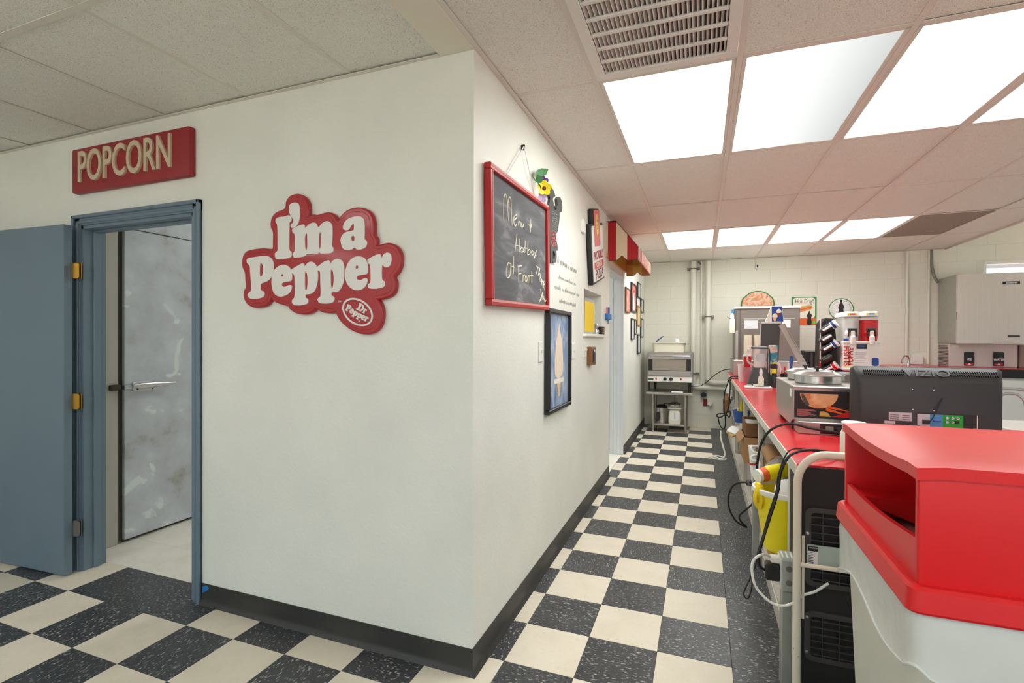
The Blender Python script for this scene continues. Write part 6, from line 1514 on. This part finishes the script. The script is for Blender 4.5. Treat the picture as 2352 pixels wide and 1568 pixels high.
# ---- bottles, jar of markers, wipes carton
t = thing('sauce_bottle', 'dark spray bottle with a yellow and black nozzle beside the blender', 'bottle', (1.46, 3.60, CT))
MB().lathe((1.46, 3.60, CT), [(0, 0), (0.034, 0), (0.035, 0.10), (0.02, 0.135), (0.014, 0.14), (0, 0.14)], 20).build('bottle', 'black_plastic', t)
MB().lathe((1.46, 3.60, CT + 0.139), [(0.018, 0), (0.018, 0.045), (0, 0.045)], 16).build('collar', 'yellow', t)
MB().box(1.425, 1.49, 3.585, 3.615, CT + 0.184, CT + 0.232, b=0.006).build('nozzle', 'black_plastic', t)
MB().box(1.445, 1.475, 3.59, 3.61, CT + 0.231, CT + 0.246, b=0.004).build('nozzle_cap', 'yellow', t)
o = MB().box(1.445, 1.525, 3.88, 3.94, CT, 1.325, b=0.006).build('wipes_carton', 'teal_print'); tag(o, 'tall carton with a teal and cream print behind the spray bottle', 'carton')
t = thing('marker_cup', 'dark cup crammed with markers and tools behind the soup pots', 'cup', (1.59, 3.75, CT))
MB().lathe((1.59, 3.75, CT), [(0, 0), (0.052, 0), (0.058, 0.13), (0.054, 0.13), (0.048, 0.005), (0, 0.005)], 24).build('cup', 'black_plastic', t)
for (dx, dy, tx, ty, h, r, m, nm) in ((-0.02, 0.0, -0.05, 0.0, 0.17, 0.010, 'orange', 'orange marker standing in the dark cup'), (0.0, 0.01, -0.015, 0.0, 0.20, 0.009, 'red_plastic', 'red marker standing in the dark cup'), (0.02, 0.0, 0.045, 0.0, 0.31, 0.017, 'blue_plastic', 'thick blue tube standing in the dark cup'), (0.012, -0.02, 0.02, 0.0, 0.24, 0.012, 'white_plastic', 'white marker standing in the dark cup'), (-0.03, 0.02, -0.075, 0.0, 0.24, 0.020, 'pink_paper', 'pale pink scraper leaning out of the dark cup')):
    o = MB().sweep([(1.59 + dx, 3.75 + dy, CT + 0.008), (1.59 + tx, 3.75 + ty, CT + h - 0.02), (1.59 + tx * 1.08, 3.75 + ty, CT + h)], [r, r, r * 0.7], 12).build('marker', m); tag(o, nm, 'marker')
o = MB().box(1.50, 1.56, 3.63, 3.68, CT, CT + 0.09, b=0.01).build('dark_jar', 'black_plastic'); tag(o, 'short dark jar between the spray bottle and the marker cup', 'jar')
# ---- black coffee maker and cup dispenser
t = thing('coffee_maker', 'black box shaped brewer between the steel arm and the cup dispenser', 'coffee maker', (2.04, 5.2, CT))
MB().box(1.985, 2.15, 5.15, 5.45, CT, 1.245, b=0.01).build('body', 'black_plastic', t)
MB().box(2.05, 2.075, 5.146, 5.151, 1.0, 1.22).build('glass_strip', 'dark_grey', t); MB().box(2.09, 2.14, 5.146, 5.151, 1.02, 1.20).build('panel', 'black_matte', t)
t = thing('flag_stick', 'white stick with a red tip beside the cup dispenser', 'stick', (2.075, 4.72, CT))
MB().cyl((2.062, 4.66, 1.12), (2.060, 4.66, 1.63), 0.006, n=8).build('stick', 'cream_plastic', t); MB().cyl((2.062, 4.66, CT), (2.062, 4.66, 1.12), 0.008, n=8).build('tip', 'red_plastic', t)
t = thing('cup_lid_dispenser', 'black slanted dispenser tower holding sideways stacks of paper cups', 'cup dispenser', (2.16, 4.8, CT))
MB().prism([(2.065, CT), (2.235, CT), (2.235, 1.30), (2.205, 1.628), (2.12, 1.634), (2.075, 1.57)], (0, 4.70, 0), NX, NZ, (0, 0.30, 0)).build('tower', 'black_matte', t)
dirv = Vector((0.78, -0.30, 0.60)).normalized()
for k, (z, x) in enumerate(((1.50, 2.075), (1.39, 2.075), (1.28, 2.085), (1.16, 2.085), (1.03, 2.085))):
    c = Vector((x, 4.69, z - 0.03)); MB().sweep([c, c + dirv * 0.125], 0.05, 18).build('sleeve', 'black_plastic', t)
    MB().sweep([c + dirv * 0.01 + Vector((0.0, -0.054, 0.012)), c + dirv * 0.11 + Vector((0.0, -0.054, 0.012))], 0.013, 10).build('sleeve_slot', 'white_paper' if k != 3 else 'dark_grey', t)
for k, (z, x, m) in enumerate(((1.50, 2.075, 'ink_blue'), (1.28, 2.085, 'ink_blue'), (1.03, 2.085, 'red_plastic'))):
    c = Vector((x, 4.69, z - 0.03)) + dirv * 0.126
    o = thing('paper_cup_stack', ['printed paper cups in the top sleeve of the dispenser', 'printed paper cups in the middle sleeve of the dispenser', 'red rimmed paper cups in the bottom sleeve of the dispenser'][k], 'cup stack', c)
    MB().lathe(c, [(0, 0), (0.042, 0.0), (0.047, 0.045), (0.050, 0.048), (0.050, 0.056), (0, 0.054)], 22, dirv).build('cup', 'white_paper', o)
    MB().lathe(c, [(0.0425, 0.006), (0.0472, 0.036)], 22, dirv).build('printed_band', m, o)
# ---- slush machine
t = thing('slush_machine', 'two bowl slush machine, one bowl clear and one full of red slush', 'slush machine', (2.42, 4.75, CT))
sx0, sx1, sy = 2.262, 2.605, 4.55
MB().box(sx0 + 0.015, sx1 - 0.015, sy + 0.04, 5.0, CT, 1.045, b=0.004).build('riser', 'cherry', t)
MB().box(sx0 - 0.004, sx1 + 0.006, sy - 0.03, 5.02, 1.045, 1.075, b=0.012, seg=2).build('drip_tray', 'white_plastic', t)
MB().box(sx0, sx1, sy, 5.02, 1.075, 1.362, b=0.008).build('cabinet', 'white_plastic', t)
MB().box(sx0 - 0.002, sx1 + 0.002, sy - 0.006, 5.02, 1.345, 1.372, b=0.006).build('deck', 'white_plastic', t)
for k, (c, m) in enumerate(((sx0 + 0.083, 'clear_jug'), (sx1 - 0.083, 'clear_jug'))):
    MB().loft([[(x, y, z) for x, y in rrect(c - w_, c + w_, sy + 0.02, 4.95, 0.04)] for w_, z in ((0.068, 1.372), (0.078, 1.45), (0.08, 1.645))]).build('bowl', m, t, angle=60)
    if k == 1: MB().loft([[(x, y, z) for x, y in rrect(c - w_, c + w_, sy + 0.0185, 4.952, 0.04)] for w_, z in ((0.0695, 1.3725), (0.0795, 1.45), (0.0812, 1.605))]).build('red_slush', 'slush', t, angle=60)
    MB().lathe((c, sy + 0.045, 1.455), [(0, 0.045), (0.045, 0.043), (0.062, 0.02), (0.064, 0)], 26, (0, -1, 0)).build('drum_front', 'slush' if k else 'white_plastic', t)
    l = MB().loft([[(x, y, z) for x, y in rrect(c - w_, c + w_, sy + 0.005, 4.97, 0.045)] for w_, z in ((0.086, 1.645), (0.086, 1.66), (0.078, 1.695), (0.06, 1.70))]).build('bowl_lid', 'white_plastic', t, angle=50)
    q = MB(); q.prism([(c - 0.045, 1.663), (c + 0.045, 1.663), (c + 0.043, 1.680), (c - 0.043, 1.680)], (0, sy + 0.0025, 0), NX, NZ, (0, -0.002, 0)); q.build('lid_band', 'yellow_paper', l)
    MB().prism([(c - 0.02, 1.664), (c + 0.03, 1.664), (c + 0.03, 1.679), (c - 0.02, 1.679)], (0, sy + 0.0, 0), NX, NZ, (0, -0.0012, 0)).build('lid_print', 'red_plastic' if k == 0 else 'port_blue', l)
    MB().box(c - 0.042, c + 0.042, sy - 0.035, sy + 0.02, 1.472, 1.515, b=0.006).build('tap_hood', 'black_plastic', t)
    for s_ in (-1, 1): MB().box(c + s_ * 0.038 - 0.004, c + s_ * 0.038 + 0.004, sy - 0.035, sy - 0.01, 1.42, 1.475).build('tap_fork', 'black_plastic', t)
    MB().box(c - 0.018, c + 0.018, sy - 0.045, sy, 1.43, 1.485, b=0.004).build('tap_valve', 'cream_plastic', t)
    MB().lathe((c, sy - 0.04, 1.335), [(0, 0), (0.022, 0.002), (0.026, 0.02), (0.026, 0.085), (0.012, 0.10), (0, 0.10)], 18).build('tap_handle', 'white_plastic', t)
MB().box(sx0 + 0.006, sx0 + 0.05, sy - 0.004, sy + 0.02, 1.374, 1.40).build('blue_clip', 'ink_blue', t)
lettering('lettering', 'SLUSH', 0.082, (sx0 + 0.036, sy - 0.002, 1.205), NZ * 0.95, -NX, 'red_plastic', t, 0.001, 0.001)
lettering('lettering', 'PUPPiE', 0.07, (sx0 + 0.073, sy - 0.002, 1.20), NZ * 0.95, -NX, 'red_plastic', t, 0.001, 0.001)
MB().prism([(sx0 + 0.125, 1.285), (sx0 + 0.225, 1.285), (sx0 + 0.225, 1.336), (sx0 + 0.125, 1.336)], (0, sy, 0), NX, NZ, (0, -0.002, 0)).build('control_panel', 'black_plastic', t)
MB().prism([(sx0 + 0.145, 1.305), (sx0 + 0.20, 1.305), (sx0 + 0.20, 1.325), (sx0 + 0.145, 1.325)], (0, sy - 0.002, 0), NX, NZ, (0, -0.001, 0)).build('display', 'ink_blue', t)
MB().prism([(sx0 + 0.098, 1.11), (sx0 + 0.235, 1.11), (sx0 + 0.24, 1.27), (sx0 + 0.096, 1.265)], (0, sy, 0), NX, NZ, (0, -0.002, 0)).build('paper_notice', 'white_paper', t)
q = MB()
for k in range(6): q.box(sx0 + 0.11, sx0 + 0.20 + 0.01 * (k % 3), sy - 0.0032, sy - 0.0022, 1.13 + k * 0.022, 1.134 + k * 0.022)
q.build('notice_print', 'faint_ink', t)['kind'] = 'stuff'
MB().prism(rrect(sx1 - 0.075, sx1 - 0.01, 1.10, 1.19, 0.02), (0, sy, 0), NX, NZ, (0, -0.002, 0)).build('blue_print', 'ink_blue', t)
q = MB(); q.box(sx0 + 0.005, sx1 - 0.005, sy - 0.002, sy + 0.001, 1.082, 1.09); q.build('yellow_stripe', 'yellow_paper', t)

# ================================================================== ON AND AROUND THE SHELVES
S1, S2 = 0.105, 0.42
def carton(name, x0, x1, y0, y1, z0, h, label, m='cardboard', flaps=True):
    t = thing(name, label, 'box', ((x0 + x1) / 2, (y0 + y1) / 2, z0)); th = 0.006
    q = MB(); q.box(x0, x1, y0, y0 + th, z0, z0 + h); q.box(x0, x1, y1 - th, y1, z0, z0 + h); q.box(x0, x0 + th, y0 + th, y1 - th, z0, z0 + h); q.box(x1 - th, x1, y0 + th, y1 - th, z0, z0 + h); q.box(x0 + th, x1 - th, y0 + th, y1 - th, z0, z0 + th)
    q.build('carton', m, t)
    if flaps:
        MB().box(x0 - 0.06, x0 + 0.004, y0 + 0.01, y1 - 0.01, z0 + h, z0 + h + 0.005, rot=Matrix.Rotation(-0.9, 3, 'Y'), piv=(x0, y0, z0 + h)).build('flap', m, t)
    return t
carton('cardboard_box', 1.10, 1.46, 2.30, 2.70, S2, 0.20, 'open brown cardboard box on the shelf under a box of papers')
t = carton('cardboard_box', 1.11, 1.45, 2.31, 2.69, S2 + 0.206, 0.105, 'brown box of white papers stacked on a cardboard box', 'cardboard_dark', False)
o = MB().box(1.13, 1.43, 2.33, 2.67, S2 + 0.214, S2 + 0.292, b=0.004).build('paper_stack', 'white_paper'); tag(o, 'white papers packed in the upper cardboard box', 'papers')
t = thing('paper_roll', 'white paper roll with a red band leaning in the shelf', 'paper roll', (1.135, 1.93, S2))
MB().sweep([(1.14, 1.93, S2), (1.125, 1.95, S2 + 0.21)], 0.024, 16).build('roll', 'white_paper', t); MB().sweep([(1.1342, 1.937, S2 + 0.075), (1.1333, 1.938, S2 + 0.088)], 0.0252, 16).build('band', 'red_plastic', t)
t = thing('blue_tub', 'blue plastic tub of small bottles on the shelf', 'tub', (1.15, 3.45, S2))
carton('parcel_box', 1.16, 1.5, 3.25, 3.75, S2, 0.145, 'pale closed parcel under the blue tub', 'shelf_white', False)
ORIG[t.name] = Vector((1.15, 3.45, S2)); t.location = (1.15, 3.45, S2)
MB().lathe((1.155, 3.44, S2 + 0.146), [(0, 0), (0.062, 0), (0.078, 0.11), (0.083, 0.112), (0.083, 0.118), (0.072, 0.118), (0.058, 0.005), (0, 0.005)], 26).build('tub', 'blue_plastic', t)
for dx, h, m, lb in ((-0.03, 0.14, 'cream_plastic', 'cream'), (0.0, 0.21, 'yellow', 'yellow'), (0.035, 0.24, 'orange', 'orange'), (0.015, 0.13, 'red_plastic', 'red')):
    o = MB().lathe((1.155 + dx, 3.44 + (0.03 if dx == 0.015 else 0), S2 + 0.152), [(0, 0), (0.016, 0), (0.017, h * 0.65), (0.008, h * 0.85), (0.007, h), (0, h)], 12).build('small_bottle', m); tag(o, 'small %s bottle standing in the blue tub' % lb, 'bottle')
t = thing('snack_bag', 'clear bag of orange snacks hanging over the shelf edge', 'bag', (1.10, 3.6, 0.36))
q = MB()
def blob(q, c, r, n=14, m_=9, wob=0.12, seed=1):
    rr = random.Random(seed); ph = [rr.uniform(0, 6.28) for _ in range(6)]; rings = []
    for i in range(1, m_):
        th = PI * i / m_; ring = []
        for j in range(n):
            a = 2 * PI * j / n; k_ = 1 + wob * (math.sin(3 * a + ph[0] + 2 * th) + 0.6 * math.sin(5 * a + ph[1]) + 0.6 * math.cos(4 * th + ph[2] + a))
            ring.append((c[0] + r[0] * math.sin(th) * math.cos(a) * k_, c[1] + r[1] * math.sin(th) * math.sin(a) * k_, c[2] + r[2] * math.cos(th) * (0.9 + 0.1 * k_)))
        rings.append(ring)
    q.loft(list(reversed(rings)))
    return q
blob(q, (1.10, 3.62, S2 + 0.03), (0.06, 0.22, 0.028), seed=3); q.build('bag', 'white_paper', t)
q = MB(); blob(q, (1.085, 3.55, S2 + 0.012), (0.055, 0.18, 0.014), wob=0.2, seed=5); q.build('snacks', 'tan_bottle', t)
t = thing('amber_bottle', 'brown amber bottle standing at the far end of the shelf', 'bottle', (1.06, 4.45, 0.0))
MB().lathe((1.10, 5.2, S2), [(0, 0), (0.05, 0), (0.05, 0.17), (0.02, 0.21), (0.018, 0.25), (0, 0.25)], 20).build('bottle', 'brown_wood', t); t.location = (1.10, 5.2, S2)
for ch in t.children: ch.data.transform(Matrix.Translation(Vector((1.06, 4.45, 0.0)) - Vector((1.10, 5.2, S2))))
def crumpled(name, c, r, m, label, cat, seed, wob=0.16):
    q = MB(); blob(q, c, r, 16, 10, wob, seed); o = q.build(name, m, angle=25); return tag(o, label, cat)
crumpled('plastic_bag', (1.16, 4.75, S2 + 0.11), (0.05, 0.20, 0.11), 'clear_film', 'crumpled clear plastic bag bunched on the shelf near the cords', 'bag', 8, 0.2)
crumpled('plastic_bag', (1.15, 5.6, S2 + 0.20), (0.05, 0.25, 0.20), 'white_paper', 'crumpled white plastic bag at the far end of the shelf', 'bag', 9, 0.16)
o = MB().box(1.17, 1.62, 0.95, 1.62, S2, S2 + 0.19, b=0.004).build('storage_box', 'cardboard'); tag(o, 'low brown storage box under the plastic bag', 'box')
for k, (x, z) in enumerate(((1.20, 0.245), (1.29, 0.25))): tag(MB().cyl((x, 1.24, S2 + z), (x, 1.60, S2 + z), 0.048, n=22).build('kraft_paper_roll', 'cardboard' if k == 0 else 'cardboard_dark'), ['light brown paper roll lying behind the clear plastic bag', 'dark brown paper roll lying beside the lighter roll'][k], 'paper roll')
t = thing('clear_bag', 'crinkled clear plastic bag around a brown bundle on the shelf', 'bag', (1.20, 1.02, S2 + 0.19))
q = MB(); blob(q, (1.195, 1.02, S2 + 0.265), (0.075, 0.12, 0.072), 18, 12, 0.10, 21); q.build('film', 'clear_film', t, angle=20)
q = MB(); blob(q, (1.21, 1.0, S2 + 0.268), (0.05, 0.085, 0.045), 14, 9, 0.12, 22); q.build('bundle', 'cardboard_dark', t)
# ---- yellow bucket and what is in it
t = thing('yellow_bucket', 'yellow bucket with a white rim perched on the shelf edge', 'bucket', (1.142, 0.60, S2))
bc = (1.150, 0.60, S2 + 0.0)
MB().lathe(bc, [(0, 0), (0.082, 0), (0.088, 0.006), (0.128, 0.255), (0.132, 0.265), (0.124, 0.265), (0.080, 0.008), (0, 0.008)], 36).build('pail', 'yellow', t)
MB().lathe(bc, [(0.127, 0.258), (0.138, 0.262), (0.138, 0.282), (0.126, 0.284), (0.124, 0.262)], 36).build('rim', 'white_plastic', t)
q = MB(); blob(q, (1.035, 0.565, S2 + 0.245), (0.022, 0.055, 0.062), 12, 8, 0.16, 31); o = q.build('yellow_glove', 'yellow_paper', angle=40); tag(o, 'limp yellow rubber glove hung over the bucket rim', 'glove')
t = thing('white_container', 'white plastic container tipped over inside the yellow bucket', 'container', (1.16, 0.57, S2 + 0.22))
dv = Vector((-0.35, -0.75, 0.55)).normalized(); cc = Vector((1.175, 0.62, S2 + 0.245))
MB().lathe(cc, [(0, -0.06), (0.045, -0.06), (0.05, 0.045), (0, 0.045)], 26, dv).build('body', 'white_plastic', t); MB().lathe(cc + dv * 0.045, [(0.054, 0), (0.054, 0.016), (0.048, 0.02), (0, 0.02)], 26, dv).build('lid', 'white_paper', t)
t = thing('yellow_flashlight', 'yellow flashlight with a grey stripe and orange head across the bucket', 'flashlight', (1.14, 0.68, S2 + 0.29))
a0, a1 = Vector((1.045, 0.63, S2 + 0.322)), Vector((1.24, 0.76, S2 + 0.355)); ax = (a1 - a0)
MB().sweep([a0 + ax * 0.14, a0 + ax * 0.30, a1], [0.034, 0.036, 0.028], 18).build('barrel', 'yellow', t); MB().sweep([a0, a0 + ax * 0.15], [0.030, 0.034], 18).build('head', 'orange', t); MB().sweep([a0 - ax * 0.06, a0 + ax * 0.005], [0.031, 0.031], 18).build('bezel', 'white_plastic', t)
MB().sweep([a0 + ax * 0.2 + Vector((-0.006, -0.034, 0.012)), a1 + Vector((-0.004, -0.026, 0.012))], 0.003, 6).build('stripe', 'galvanized', t)
# ---- electrical boxes on posts
def outlet_post(x, y, z0, z1, w, d, label, plugs):
    t = thing('outlet_post', label, 'outlet post', (x, y, 0))
    MB().box(x + 0.004, x + w * 0.8, y + d * 0.15, y + d * 0.85, 0, z0, b=0.002).build('post', 'galvanized', t)
    MB().box(x, x + w, y, y + d, z0, z1, b=0.006).build('box', 'galvanized', t)
    for k in range(2):
        MB().lathe((x + w * 0.5, y - 0.0, z0 + (z1 - z0) * (0.3 + 0.42 * k)), [(0, 0.002), (0.011, 0.002), (0.012, 0)], 16, (0, -1, 0)).build('knockout', 'old_steel', t)
    MB().box(x - 0.003, x, y + 0.008, y + d - 0.008, z0 + 0.008, z1 - 0.008).build('cover', 'white_plastic', t)
    for k in range(3): MB().box(x + 0.004 + k * w / 3.2, x + w / 5 + k * w / 3.2, y + d * 0.2, y + d * 0.8, z1 - 0.0005, z1 + 0.002, b=0.001).build('top_knockout', 'white_plastic', t)
    return t
t = outlet_post(1.085, 0.21, 0.395, 0.525, 0.052, 0.10, 'grey metal outlet box on a post under the yellow bucket', 2)
MB().box(1.048, 1.083, 0.225, 0.262, 0.498, 0.522, b=0.004).build('white_plug', 'white_plastic', t); MB().box(1.03, 1.083, 0.225, 0.275, 0.425, 0.49, b=0.006).build('black_plug', 'black_plastic', t)
t = outlet_post(1.085, 1.42, 0.42, 0.56, 0.05, 0.09, 'grey metal outlet box on a post beside the paper roll', 1)
MB().box(1.05, 1.083, 1.44, 1.475, 0.475, 0.505, b=0.004).build('black_plug', 'black_plastic', t)
# ---- bottom shelf things
o = MB().lathe((1.19, 1.36, S1), [(0, 0), (0.03, 0), (0.032, 0.06), (0.022, 0.075), (0.03, 0.09), (0.022, 0.115), (0.012, 0.14), (0, 0.145)], 18).build('amber_jug', 'tan_bottle'); tag(o, 'amber plastic bottle on the bottom shelf', 'bottle')
o = MB().box(1.18, 1.30, 0.96, 1.10, S1, S1 + 0.24, b=0.006).build('grey_canister', 'dark_grey'); tag(o, 'dark grey canister on the bottom shelf behind the bucket', 'canister')
MB().box(1.178, 1.1805, 0.98, 1.07, S1 + 0.06, S1 + 0.20).build('canister_label', 'lilac', o)
t = thing('wire_basket', 'white wire basket of small packets on the bottom shelf', 'basket', (1.14, 1.72, S1))
q = MB()
for k in range(6): q.sweep([(1.145, 1.75 + k * 0.05, S1 + 0.004), (1.13, 1.75 + k * 0.05, S1 + 0.13)], 0.0025, 6)
for z in (0.02, 0.075, 0.13): q.sweep([(1.145 - z * 0.115, 1.74, S1 + z), (1.145 - z * 0.115, 2.02, S1 + z)], 0.0028, 6)
o = q.build('wires', 'white_plastic', t); o['kind'] = 'stuff'
MB().box(1.155, 1.30, 1.75, 2.0, S1, S1 + 0.11, b=0.004).build('liner', 'white_paper', t)
o = MB().box(1.17, 1.22, 1.76, 1.80, S1 + 0.1105, S1 + 0.20, b=0.004).build('teal_packet', 'ink_teal'); tag(o, 'teal packet standing in the white wire basket', 'packet')
carton('small_carton', 1.175, 1.42, 0.60, 0.86, S1, 0.15, 'small brown carton on the bottom shelf', 'cardboard_dark', False)
o = MB().lathe((1.20, 0.53, S1), [(0, 0), (0.035, 0), (0.036, 0.15), (0.015, 0.20), (0, 0.21)], 20).build('red_bottle', 'red_plastic'); tag(o, 'red bottle on the bottom shelf near the outlet post', 'bottle')
t = thing('hook_rack', 'white curled plastic hook clipped to the shelf edge', 'hook', (1.12, 1.55, 0.6))
MB().tube([(1.13, 1.62, 0.69), (1.09, 1.60, 0.685), (1.10, 1.58, 0.66), (1.13, 1.58, 0.65), (1.09, 1.57, 0.63), (1.095, 1.56, 0.605), (1.135, 1.56, 0.60), (1.135, 1.55, 0.56)], 0.008, 8).build('coil', 'white_plastic', t)
# ---- cables
def cable(pts, r, m, label, name='power_cable'):
    o = MB().tube(pts, r, 8, 6).build(name, m); return tag(o, label, 'cable')
cable([(1.42, 0.872, 0.925), (1.378, 0.862, 0.933), (1.29, 0.85, 0.946), (1.214, 0.85, 0.962), (1.157, 0.86, 0.948), (1.108, 0.86, 0.912), (1.076, 0.88, 0.843), (1.064, 0.92, 0.743), (1.066, 1.0, 0.63), (1.064, 1.3, 0.515), (1.058, 1.43, 0.50)], 0.0062, 'black_cable', 'thick black cord looping from the food warmer over the counter edge')
cable([(1.36, 0.42, 0.917), (1.30, 0.35, 0.928), (1.254, 0.3, 0.941), (1.201, 0.27, 0.95), (1.148, 0.25, 0.944), (1.109, 0.24, 0.919), (1.083, 0.24, 0.856), (1.073, 0.24, 0.777), (1.045, 0.24, 0.67), (1.021, 0.24, 0.579), (1.005, 0.24, 0.506), (1.012, 0.243, 0.47), (1.03, 0.247, 0.458)], 0.0055, 'black_cable', 'thick black cord hanging in front of the yellow bucket')
cable([(1.35, 0.45, 0.914), (1.29, 0.37, 0.92), (1.243, 0.32, 0.931), (1.179, 0.3, 0.944), (1.128, 0.27, 0.947), (1.101, 0.26, 0.918), (1.078, 0.26, 0.842), (1.069, 0.26, 0.771), (1.044, 0.26, 0.68), (1.023, 0.26, 0.589), (1.004, 0.26, 0.516), (0.996, 0.26, 0.461), (0.976, 0.26, 0.404), (0.954, 0.26, 0.343), (0.97, 0.26, 0.324), (0.983, 0.26, 0.37), (0.985, 0.26, 0.424)], 0.0028, 'black_cable', 'thin black cord hanging in a small loop beside the outlet post')
cable([(1.055, 1.455, 0.489), (1.02, 1.5, 0.473), (0.979, 1.55, 0.432), (0.956, 1.6, 0.347), (0.962, 1.6, 0.267), (0.996, 1.6, 0.2), (1.028, 1.6, 0.175), (1.066, 1.60, 0.16), (1.033, 1.585, 0.196), (1.019, 1.55, 0.239), (1.036, 1.5, 0.286), (1.074, 1.50, 0.325), (1.12, 1.54, 0.365)], 0.006, 'black_cable', 'black cord looping out into the aisle from the lower shelf')
cable([(1.050, 0.243, 0.512), (1.027, 0.20, 0.538), (0.998, 0.16, 0.544), (0.977, 0.15, 0.521), (0.974, 0.14, 0.484), (0.984, 0.13, 0.441), (1.007, 0.125, 0.412), (1.04, 0.12, 0.389), (1.076, 0.115, 0.387), (1.112, 0.118, 0.404), (1.141, 0.122, 0.434), (1.184, 0.125, 0.456), (1.227, 0.13, 0.492)], 0.005, 'white_cable', 'white cord drooping from the outlet box behind the cart')
cable([(1.216, 4.6, 0.93), (1.121, 4.6, 0.935), (1.085, 4.65, 0.86), (1.046, 4.65, 0.715), (1.042, 4.65, 0.555), (1.053, 4.65, 0.465), (1.087, 4.65, 0.531), (1.10, 4.6, 0.655), (1.105, 4.55, 0.808), (1.105, 4.51, 0.90), (1.14, 4.48, 0.924), (1.241, 4.4, 0.92)], 0.007, 'black_cable', 'black cord hanging in a bow off the far part of the counter')
cable([(1.053, 4.66, 0.464), (1.004, 4.66, 0.429), (0.964, 4.66, 0.437), (0.979, 4.66, 0.47), (1.053, 4.67, 0.478), (1.10, 4.66, 0.51), (1.115, 4.66, 0.481), (1.10, 4.66, 0.437), (1.06, 4.65, 0.462), (1.059, 4.66, 0.341), (1.039, 4.66, 0.287), (0.995, 4.66, 0.337), (0.979, 4.66, 0.42)], 0.007, 'black_cable', 'tied bundle of black cord beside the far shelf')
cable([(1.0, 4.45, 0.30), (1.001, 4.4, 0.22), (1.04, 4.3, 0.06), (1.0, 4.25, 0.008), (0.95, 4.32, 0.008), (0.90, 4.30, 0.008), (0.93, 4.22, 0.008), (1.02, 4.20, 0.008), (1.05, 4.28, 0.009), (0.96, 4.36, 0.018), (0.86, 4.33, 0.008)], 0.009, 'white_cable', 'white cord coiled on the black floor under the far shelf')
cable([(0.63, 6.26, 0.66), (0.70, 6.20, 0.665), (0.78, 6.2, 0.68), (0.868, 6.2, 0.745), (0.959, 6.15, 0.84), (1.073, 6.0, 0.93), (1.165, 5.9, 0.955)], 0.006, 'black_cable', 'black cord running from the oven to the counter end')

# ================================================================== DINING SIDE BEYOND THE COUNTER
t = thing('dining_table', 'white topped table beyond the counter', 'table', (3.3, 2.7, 0))
MB().box(2.86, 3.75, 2.25, 3.15, 0.72, 0.75, b=0.006).build('table_top', 'sign_white', t); MB().cyl((3.3, 2.7, 0.02), (3.3, 2.7, 0.72), 0.04, n=16).build('column', 'chrome', t); MB().lathe((3.3, 2.7, 0), [(0, 0), (0.26, 0), (0.25, 0.02), (0.05, 0.05), (0, 0.05)], 28).build('foot', 'black_plastic', t)
def cafe_chair(x, y, rz, label, zt):
    t = thing('cafe_chair', label, 'chair', (x, y, 0), rot=(0, 0, rz))
    MB().loft([[(a, b_, z) for a, b_ in rrect(-0.2, 0.2, -0.2, 0.2, 0.07)] for z in (0.43, 0.48)]).build('seat', 'bin_red', t, local=True)
    for sx_ in (-1, 1):
        MB().tube([(sx_ * 0.17, 0.17, 0.0), (sx_ * 0.17, 0.17, 0.45)], 0.012, 10).build('leg', 'chrome', t, local=True)
        MB().tube([(sx_ * 0.17, -0.17, 0.0), (sx_ * 0.17, -0.16, 0.45)], 0.012, 10).build('leg', 'chrome', t, local=True)
    MB().tube([(-0.18, 0.17, 0.45), (-0.175, 0.21, zt - 0.12), (-0.12, 0.22, zt - 0.02), (0, 0.225, zt), (0.12, 0.22, zt - 0.02), (0.175, 0.21, zt - 0.12), (0.18, 0.17, 0.45)], 0.013, 12, 8).build('back_hoop', 'chrome', t, local=True)
    MB().tube([(-0.11, 0.17, 0.45), (-0.10, 0.205, zt - 0.15), (-0.06, 0.212, zt - 0.06), (0, 0.215, zt - 0.04), (0.06, 0.212, zt - 0.06), (0.10, 0.205, zt - 0.15), (0.11, 0.17, 0.45)], 0.011, 12, 8).build('inner_hoop', 'chrome', t, local=True)
    return t
cafe_chair(3.26, 3.32, 0.0, 'chrome hooped cafe chair behind the white table', 0.97)
t = thing('red_stool', 'round red vinyl stool beside the white table', 'stool', (2.72, 1.98, 0))
MB().lathe((2.70, 2.02, 0), [(0.17, 0.745), (0.19, 0.76), (0.19, 0.79), (0.16, 0.805), (0, 0.81)], 32).build('seat', 'bin_red', t); MB().lathe((2.70, 2.02, 0), [(0, 0), (0.2, 0), (0.19, 0.015), (0.03, 0.04), (0.03, 0.74), (0.16, 0.745), (0, 0.746)], 28).build('pedestal', 'chrome', t)
